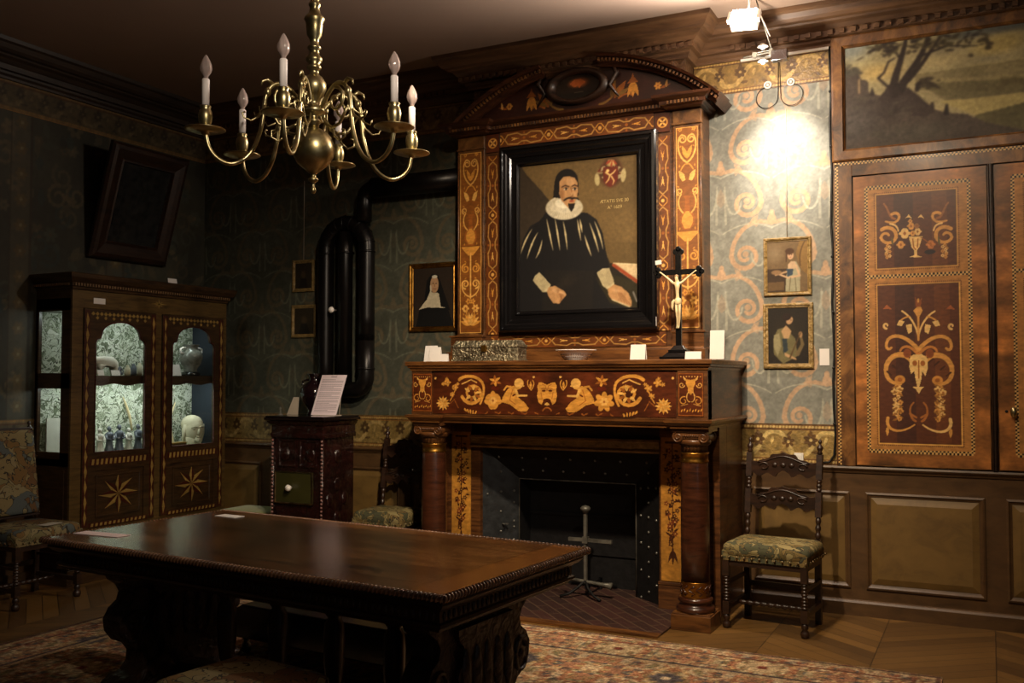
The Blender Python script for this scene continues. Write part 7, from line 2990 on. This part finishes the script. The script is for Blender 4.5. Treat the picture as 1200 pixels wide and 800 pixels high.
M['cab_led'] = emitter('cabinet_lamp', (0.86, 0.96, 0.92), 7)
for z in (1.566, 2.092):
    b = MB()
    b.box(0.10, 0.06, z, KW - 0.10, 0.09, z + 0.008)
    b.build('lamp_strip', 'cab_led', t)
for z in (1.560, 2.085):
    d = bpy.data.lights.new('cabinet_light', 'AREA')
    d.shape = 'RECTANGLE'
    d.size = 1.35
    d.size_y = 0.03
    d.energy = 5.0 if z < 1.8 else 2.4
    d.color = (0.86, 0.97, 0.92)
    o = bpy.data.objects.new('cabinet_light', d)
    o.location = kw(KW / 2, 0.09, z)
    o.rotation_euler = (0, R(38), R(0))
    v = Vector((-0.62, 0, -1)).normalized()
    ax = Vector((0, 1, 0))
    ay = (-v).cross(ax)
    o.rotation_euler = Matrix((ax, ay, -v)).transposed().to_euler()
    COL.objects.link(o)

FZ, SZ2 = 0.965, 1.601


def robed(lx, ly, h, mat, label, rz=90, arms=True):
    """little standing figure in a long robe"""
    t = thing('robed_figurine', label, 'figurine', kc(lx, ly, FZ), R(rz), 'figurines on the lower cabinet shelf')
    b = MB()
    s = h / 0.2
    b.lathe([(0.004, 0), (0.034 * s, 0), (0.036 * s, 0.01 * s), (0.026 * s, 0.05 * s), (0.022 * s, 0.09 * s), (0.028 * s, 0.13 * s), (0.030 * s, 0.145 * s), (0.018 * s, 0.158 * s), (0.010 * s, 0.164 * s), (0.004, 0.166 * s)], 0, 0, 0, 20, 0, True, None, 7, 0.09)
    for q in (-1, 1):
        b.tube([(q * 0.028 * s, 0, 0.142 * s), (q * 0.034 * s, -0.012 * s, 0.11 * s), (q * 0.010 * s, -0.032 * s, 0.105 * s)], [0.011 * s, 0.010 * s, 0.007 * s], 8)
    b.build('robe', mat, t)
    b = MB()
    b.ball((0, -0.003, 0.181 * s), 0.015 * s, 0, 12, 8, (0.85, 0.95, 1.2))
    b.ball((0, 0.004, 0.186 * s), 0.0165 * s, 0, 12, 8, (0.95, 0.9, 1.1))
    b.ball((0, -0.018 * s, 0.179 * s), 0.003 * s, 0, 6, 4)
    b.build('head', mat, t)


robed(0.27, 0.16, 0.21, 'plaster', 'white hooded figurine, leftmost on the lower cabinet shelf')
robed(0.363, 0.16, 0.22, 'slate', 'grey figurine second from left on the lower cabinet shelf')
robed(0.463, 0.16, 0.23, 'slate', 'tall dark grey figurine in the middle of the group on the lower cabinet shelf', 80)
robed(0.56, 0.16, 0.20, 'plaster', 'pale figurine just left of the door edge on the lower cabinet shelf')
robed(0.657, 0.16, 0.225, 'slate', 'blue grey figurine at the right end of the group on the lower cabinet shelf', 100)
# curved blade leaning behind the figurines
b = MB()
b.tube([kc(0.60, 0.34, 1.13), kc(0.575, 0.36, 1.25), kc(0.53, 0.375, 1.36), kc(0.50, 0.38, 1.42)], [0.012, 0.016, 0.014, 0.004], 8, 0, 0.5)
o = b.build('ivory_blade', 'ivory', off=kc(0.6, 0.34, 1.13), loc=kc(0.6, 0.34, 1.13))
tag(o, 'pale curved blade leaning against the lining behind the figurines', 'blade')
b = MB()
b.tube([kc(1.06, 0.30, 1.0), kc(1.03, 0.34, 1.12), kc(1.04, 0.375, 1.25), kc(1.09, 0.38, 1.36)], [0.014, 0.014, 0.012, 0.004], 8)
o = b.build('curved_tusk', 'ivory', off=kc(1.06, 0.30, 1.0), loc=kc(1.06, 0.30, 1.0))
tag(o, 'pale curved tusk standing left of the stone head in the cabinet', 'tusk')
# stone head
t = thing('stone_head', 'pale carved stone head on the lower right cabinet shelf', 'sculpture', kc(1.275, 0.17, FZ), R(78))
b = MB()
b.ball((0, 0.0, 0.155), 0.10, 0, 24, 16, (0.92, 0.98, 1.22))
b.lathe([(0.07, 0), (0.085, 0.01), (0.082, 0.05), (0.09, 0.09)], 0, 0.015, 0, 20)
b.build('head', 'stone', t)
b = MB()
b.ball((0, -0.098, 0.135), 0.016, 0, 10, 8, (0.8, 1.1, 1.7))
for s in (-1, 1):
    b.ball((s * 0.036, -0.086, 0.160), 0.015, 0, 10, 6, (1.2, 0.5, 0.6))
    b.tube([(s * 0.012, -0.098, 0.178), (s * 0.038, -0.092, 0.184), (s * 0.064, -0.074, 0.172)], 0.005, 6)
b.tube([(-0.024, -0.096, 0.096), (0, -0.102, 0.093), (0.024, -0.096, 0.096)], 0.0065, 6)
b.ball((0, -0.082, 0.066), 0.026, 0, 10, 6)
b.build('face', 'stone', t)
b = MB()
b.ball((0, 0.012, 0.20), 0.098, 0, 20, 10, (0.98, 1.0, 0.86))
for s in (-1, 1):
    b.tube([(s * 0.088, -0.02, 0.20), (s * 0.095, -0.01, 0.12), (s * 0.082, 0.0, 0.04)], [0.016, 0.018, 0.014], 8)
b.build('headdress', 'stone', t)
t = thing('gilt_tray', 'long low gilded box in front of the stone head in the cabinet', 'box', kc(1.03, 0.08, FZ), R(90))
b = MB()
b.box(-0.13, -0.035, 0, 0.13, 0.035, 0.05)
b.build('body', 'cab_light', t, bevel=0.004)
b = MB()
b.box(-0.135, -0.04, 0.05, 0.135, 0.04, 0.058)
b.build('lid', 'maple', t)
# ox figure
t = thing('ox_figurine', 'small cream ox figurine on the upper left cabinet shelf', 'figurine', kc(0.32, 0.15, SZ2), R(90))
V = [(0.055, 0, 0.085, (0.030, 0.034)), (0.0, 0, 0.090, (0.036, 0.036)), (-0.055, 0, 0.092, (0.033, 0.036)), (-0.085, -0.004, 0.098, (0.022, 0.024)), (-0.112, -0.008, 0.090, (0.018, 0.020)), (-0.132, -0.010, 0.074, (0.011, 0.012)),
     (0.06, 0.022, 0.045, 0.013), (0.062, 0.022, 0.004, 0.009), (0.06, -0.022, 0.045, 0.013), (0.055, -0.022, 0.004, 0.009),
     (-0.055, 0.022, 0.045, 0.012), (-0.05, 0.022, 0.004, 0.009), (-0.055, -0.022, 0.045, 0.012), (-0.062, -0.022, 0.004, 0.009), (0.082, 0, 0.085, 0.008), (0.092, 0, 0.05, 0.005)]
ox_ = skin_fig('body', V, [(1, 0), (1, 2), (2, 3), (3, 4), (4, 5), (0, 6), (6, 7), (0, 8), (8, 9), (2, 10), (10, 11), (2, 12), (12, 13), (0, 14), (14, 15)], 'plaster', t, root=1)
t.scale = (1.3, 1.3, 1.3)
b = MB()
for s in (-1, 1):
    b.tube([(-0.108, s * 0.012 - 0.006, 0.108), (-0.112, s * 0.032 - 0.006, 0.118), (-0.122, s * 0.036 - 0.006, 0.134)], [0.006, 0.005, 0.001], 6)
b.build('horns', 'ivory', t)
# jar with handles
t = thing('handled_jar', 'glazed round jar with looped handles on the upper right cabinet shelf', 'jar', kc(1.245, 0.16, SZ2 + 0.035), R(90))
b = MB()
b.lathe([(0.005, 0), (0.055, 0), (0.058, 0.008), (0.05, 0.02), (0.085, 0.07), (0.102, 0.12), (0.10, 0.155), (0.078, 0.19), (0.058, 0.205), (0.056, 0.225), (0.072, 0.24), (0.075, 0.245), (0.060, 0.245), (0.05, 0.21), (0.005, 0.20)], 0, 0, 0, 36)
b.build('jar_body', plain('speckled_glaze', (104, 104, 96), 0.15, 0.6, 30), t)
for s in (-1, 1):
    b = MB()
    b.tube([(s * 0.092, 0, 0.165), (s * 0.125, 0, 0.175), (s * 0.128, 0, 0.205), (s * 0.10, 0, 0.215), (s * 0.068, 0, 0.215)], 0.010, 8)
    b.build('handle', 'porcelain', t)
b = MB()
b.lathe([(0.075, 0), (0.085, 0.005), (0.075, 0.035), (0.06, 0.0345)], 0, 0, 0, 28)
o = b.build('jar_stand', 'ebony', loc=kc(1.245, 0.16, SZ2))
tag(o, 'round dark stand under the glazed handled jar', 'stand')
# open book / labels / trinkets
b = MB()
b.prism([(-0.065, 0), (0.065, 0), (0.065, 0.10), (-0.065, 0.10)], -0.0015, 0.0015, 'y')
o = b.build('paper_card', 'paper', loc=kc(1.055, 0.075, SZ2 + 0.002), rot=(R(-16), 0, R(90)))
tag(o, 'white card propped at the left of the upper right cabinet shelf', 'card')
for lx, w, lb in ((0.275, 0.06, 'tiny white label in front of the ox figurine in the cabinet'), (0.42, 0.085, 'white label right of the ox figurine in the cabinet')):
    b = MB()
    b.prism([(-w / 2, 0), (w / 2, 0), (w / 2, 0.045), (-w / 2, 0.045)], -0.0012, 0.0012, 'y')
    o = b.build('paper_card', 'paper', loc=kc(lx, 0.065, SZ2 + 0.001), rot=(R(-18), 0, R(90)))
    tag(o, lb, 'card')
t = thing('seated_monkey_figurine', 'tiny dark seated figurine beside the ox on the upper left cabinet shelf', 'figurine', kc(0.455, 0.11, SZ2), R(90))
V = [(0, 0, 0.022, 0.020), (0, 0, 0.052, 0.015), (0, -0.004, 0.078, 0.012), (0.02, -0.012, 0.05, 0.006), (0.016, -0.026, 0.028, 0.005), (-0.02, -0.012, 0.05, 0.006), (-0.016, -0.026, 0.028, 0.005),
     (0.018, -0.022, 0.012, 0.008), (-0.018, -0.022, 0.012, 0.008)]
skin_fig('body', V, [(0, 1), (1, 2), (1, 3), (3, 4), (1, 5), (5, 6), (0, 7), (0, 8)], 'slate', t)
for k, lx in enumerate((0.535, 0.60, 0.665)):
    b = MB()
    b.lathe([(0.004, 0), (0.022, 0), (0.026, 0.02), (0.026, 0.05 + 0.012 * k), (0.018, 0.065 + 0.012 * k), (0.012, 0.075 + 0.012 * k), (0.014, 0.085 + 0.012 * k), (0.004, 0.088 + 0.012 * k)], 0, 0, 0, 18)
    o = b.build('small_pot', 'stone' if k != 1 else 'slate', loc=kc(lx, 0.14 + 0.03 * k, SZ2))
    tag(o, ('smallest pale pot, next to the seated figurine in the cabinet', 'middle grey pot of three on the upper left cabinet shelf', 'tallest pale pot by the door edge on the upper left cabinet shelf')[k], 'pot', 'small pots on the upper cabinet shelf')
# framed print seen through the side pane
b = MB()
b.box(0, 0, 0, 0.16, 0.012, 0.30)
o = b.build('propped_panel', 'plaster', loc=kw(0.06, 0.345, FZ), rot=(0, 0, R(90)))
tag(o, 'grey upright panel seen through the lower side pane of the cabinet', 'panel')
b = MB()
b.box(-0.055, 0, 0, 0.055, 0.002, 0.045)
o = b.build('paper_card', 'paper', loc=kw(0.245, -0.003, 2.165), rot=(0, 0, R(90)))
tag(o, 'white label fixed on the cabinet frame above the left glass door', 'card')
b = MB()
b.prism([(-0.05, 0), (0.05, 0), (0.05, 0.05), (-0.05, 0.05)], -0.0012, 0.0012, 'y')
o = b.build('paper_card', 'paper', loc=kw(1.02, 0.02, 2.3905), rot=(R(-12), 0, R(90)))
tag(o, 'white card standing on top of the display cabinet', 'card')

# ---------------------------------------------------------------- mirror hanging forward from the left wall
t = thing('wall_mirror', 'dark thick-framed mirror tilted forward high on the left wall', 'mirror', (WX0 + 0.012, 5.89, 2.60), 0)
b = MB()
b.frame(0, 0.485, 0.83, 0.98, [(0, 0.03), (0.02, 0.05), (0.05, 0.055), (0.09, 0.045), (0.13, 0.03), (0.145, 0.034), (0.155, 0.012)], 0)
b.box(-0.40, -0.008, 0.02, 0.40, 0.0, 0.95)
b.build('frame', 'dark_oak', t)
b = MB()
b.box(-0.27, -0.012, 0.145, 0.27, -0.008, 0.825)
b.build('mirror_glass', 'mirror', t)
t.rotation_euler = (R(16.5), 0, R(90))
# sliver of gilt frame at the left edge
t = picture('framed_picture', 'thin-framed picture on the left wall, cut by the left edge of the photo', 0, 0.62, 0, 0.82, 0, [(0, 0.02), (0.012, 0.024), (0.03, 0.012)], 'iron_grey', small_dark_canvas, 0.03)
t.location = (WX0 + 0.012, 4.36, 2.34)
t.rotation_euler = (0, 0, R(90))

# ---------------------------------------------------------------- chandelier
HX, HY, HZ = -2.79, 3.52, 2.665
t = thing('brass_chandelier', 'brass chandelier with six curved arms and unlit candle bulbs over the table', 'chandelier', (HX, HY, HZ))
b = MB()
b.lathe([(0.002, -0.232), (0.008, -0.230), (0.014, -0.218), (0.012, -0.205), (0.007, -0.196), (0.008, -0.182), (0.022, -0.172), (0.024, -0.164), (0.012, -0.155), (0.012, -0.142), (0.030, -0.128), (0.036, -0.122), (0.05, -0.112),
         (0.075, -0.09), (0.092, -0.058), (0.097, -0.025), (0.092, 0.008), (0.074, 0.042), (0.05, 0.062), (0.03, 0.072)], 0, 0, 0, 40)
b.build('globe', 'brass', t)
b = MB()
b.lathe([(0.026, 0.068), (0.024, 0.09), (0.034, 0.10), (0.036, 0.106), (0.022, 0.12), (0.02, 0.135), (0.052, 0.142), (0.055, 0.155), (0.05, 0.172), (0.022, 0.18), (0.024, 0.20), (0.045, 0.228), (0.057, 0.258), (0.056, 0.285), (0.04, 0.312),
         (0.022, 0.325), (0.022, 0.345), (0.032, 0.352), (0.034, 0.362), (0.024, 0.372), (0.036, 0.388), (0.038, 0.402), (0.024, 0.418), (0.022, 0.44), (0.032, 0.448), (0.030, 0.458), (0.020, 0.468), (0.022, 0.49),
         (0.034, 0.51), (0.038, 0.545), (0.040, 0.57), (0.048, 0.585), (0.044, 0.597), (0.028, 0.612), (0.022, 0.64), (0.028, 0.65), (0.028, 0.66), (0.018, 0.672), (0.030, 0.69), (0.042, 0.715), (0.044, 0.74), (0.03, 0.765), (0.018, 0.78),
         (0.018, 0.82), (0.03, 0.84), (0.03, 0.87), (0.012, 0.90)], 0, 0, 0, 32)
b.build('baluster_stem', 'brass', t)
b = MB()
b.tube([(0, 0, 0.895), (0, 0, CZ - HZ - 0.03)], 0.009, 8)
b.lathe([(0.06, CZ - HZ), (0.055, CZ - HZ - 0.02), (0.03, CZ - HZ - 0.05), (0.012, CZ - HZ - 0.07)], 0, 0, 0, 20)
b.build('hanging_rod', 'brass', t)
RA = 0.485
RS = RA / 0.535
for k in range(6):
    ang = R(-66.5 + 60 * k)
    M4 = Matrix.Rotation(ang, 4, 'Z')

    def pt(r, z, s=0.0):
        return tuple(M4 @ Vector((r * RS, s, z)))
    ctl = [(0.045, 0.155), (0.075, 0.19), (0.115, 0.235), (0.165, 0.262), (0.215, 0.245), (0.245, 0.19), (0.255, 0.12), (0.268, 0.04), (0.300, -0.045), (0.350, -0.105), (0.415, -0.13), (0.475, -0.112), (0.515, -0.07), (0.530, -0.02), (0.534, 0.0)]
    # smooth the control line
    S = []
    for i in range(len(ctl) - 1):
        p0, p1, p2, p3 = ctl[max(0, i - 1)], ctl[i], ctl[i + 1], ctl[min(len(ctl) - 1, i + 2)]
        for q in range(4):
            u = q / 4
            S.append(tuple(0.5 * (2 * p1[d] + (-p0[d] + p2[d]) * u + (2 * p0[d] - 5 * p1[d] + 4 * p2[d] - p3[d]) * u * u + (-p0[d] + 3 * p1[d] - 3 * p2[d] + p3[d]) * u ** 3) for d in range(2)))
    S.append(ctl[-1])
    b = MB()
    b.tube([pt(r, z) for r, z in S], 0.0098, 10)
    arm = b.build('arm', 'brass', t)
    b = MB()
    # scrolls and leaf hooks
    P = [(0.150 + 0.060 * (1 - q / 22) * math.cos(PI / 2 - q * 0.42), 0.185 + 0.062 * (1 - q / 22) * math.sin(PI / 2 - q * 0.42)) for q in range(20)]
    b.tube([pt(r, z) for r, z in P], [0.0085 - 0.00022 * q for q in range(20)], 8)
    P = [(0.06, 0.13), (0.085, 0.085), (0.13, 0.06), (0.18, 0.075), (0.21, 0.115), (0.235, 0.15)]
    b.tube([pt(r, z) for r, z in P], [0.005, 0.007, 0.008, 0.008, 0.007, 0.004], 8)
    P = [(0.13, 0.06), (0.145, 0.02), (0.18, -0.005), (0.215, 0.01), (0.215, 0.04), (0.195, 0.045)]
    b.tube([pt(r, z) for r, z in P], [0.007, 0.006, 0.005, 0.005, 0.004, 0.005], 8)
    P = [(0.245, 0.15), (0.275, 0.10), (0.315, 0.075), (0.35, 0.085), (0.36, 0.105), (0.345, 0.112)]
    b.tube([pt(r, z) for r, z in P], [0.008, 0.006, 0.0045, 0.004, 0.004, 0.005], 8)
    P = [(0.205, 0.25), (0.235, 0.272), (0.262, 0.262), (0.268, 0.24)]
    b.tube([pt(r, z) for r, z in P], [0.010, 0.009, 0.006, 0.003], 8)
    for s in (-1, 1):
        b.tube([pt(0.245, 0.16), pt(0.262, 0.125, s * 0.02), pt(0.285, 0.11, s * 0.045), pt(0.29, 0.13, s * 0.055)], [0.007, 0.005, 0.004, 0.003], 6)
    b.ball(pt(0.235, 0.215), 0.016, 0, 10, 8, (1, 1, 1.4))
    b.build('scroll', 'brass', arm)
    c_ = pt(0.535, 0)
    b = MB()
    b.lathe([(0.008, -0.016), (0.016, -0.010), (0.018, -0.002), (0.06, 0.0), (0.082, 0.007), (0.089, 0.010), (0.087, 0.013), (0.06, 0.006), (0.014, 0.006)], c_[0], c_[1], 0, 32)
    b.build('drip_pan', 'brass', arm)
    b = MB()
    b.lathe([(0.012, 0.005), (0.014, 0.014), (0.020, 0.022), (0.028, 0.045), (0.031, 0.070), (0.027, 0.092), (0.020, 0.102), (0.025, 0.110), (0.024, 0.116), (0.016, 0.116)], c_[0], c_[1], 0, 24)
    b.build('candle_cup', 'brass', arm)
    b = MB()
    b.lathe([(0.002, 0.11), (0.0165, 0.11), (0.0165, 0.232), (0.014, 0.236), (0.002, 0.236)], c_[0], c_[1], 0, 18)
    cd = b.build('candle_sleeve', 'candle', arm)
    b = MB()
    pf = [(0.002, 0.234), (0.0105, 0.236), (0.0105, 0.247), (0.014, 0.252), (0.022, 0.266), (0.0255, 0.282), (0.024, 0.298), (0.018, 0.316), (0.010, 0.332), (0.003, 0.343)]
    v = []
    sg_ = 24
    for q, (r, z) in enumerate(pf):
        for i in range(sg_):
            a = 2 * PI * i / sg_
            rr = r * (1 + (0.07 * math.cos(6 * a + (z - 0.25) * 55) if q > 3 else 0))
            v.append((c_[0] + rr * math.cos(a), c_[1] + rr * math.sin(a), z))
    f = [(q * sg_ + i, q * sg_ + (i + 1) % sg_, (q + 1) * sg_ + (i + 1) % sg_, (q + 1) * sg_ + i) for q in range(len(pf) - 1) for i in range(sg_)]
    b.add(v, f, 0, True)
    b.build('flame_bulb', 'clear_bulb', cd)
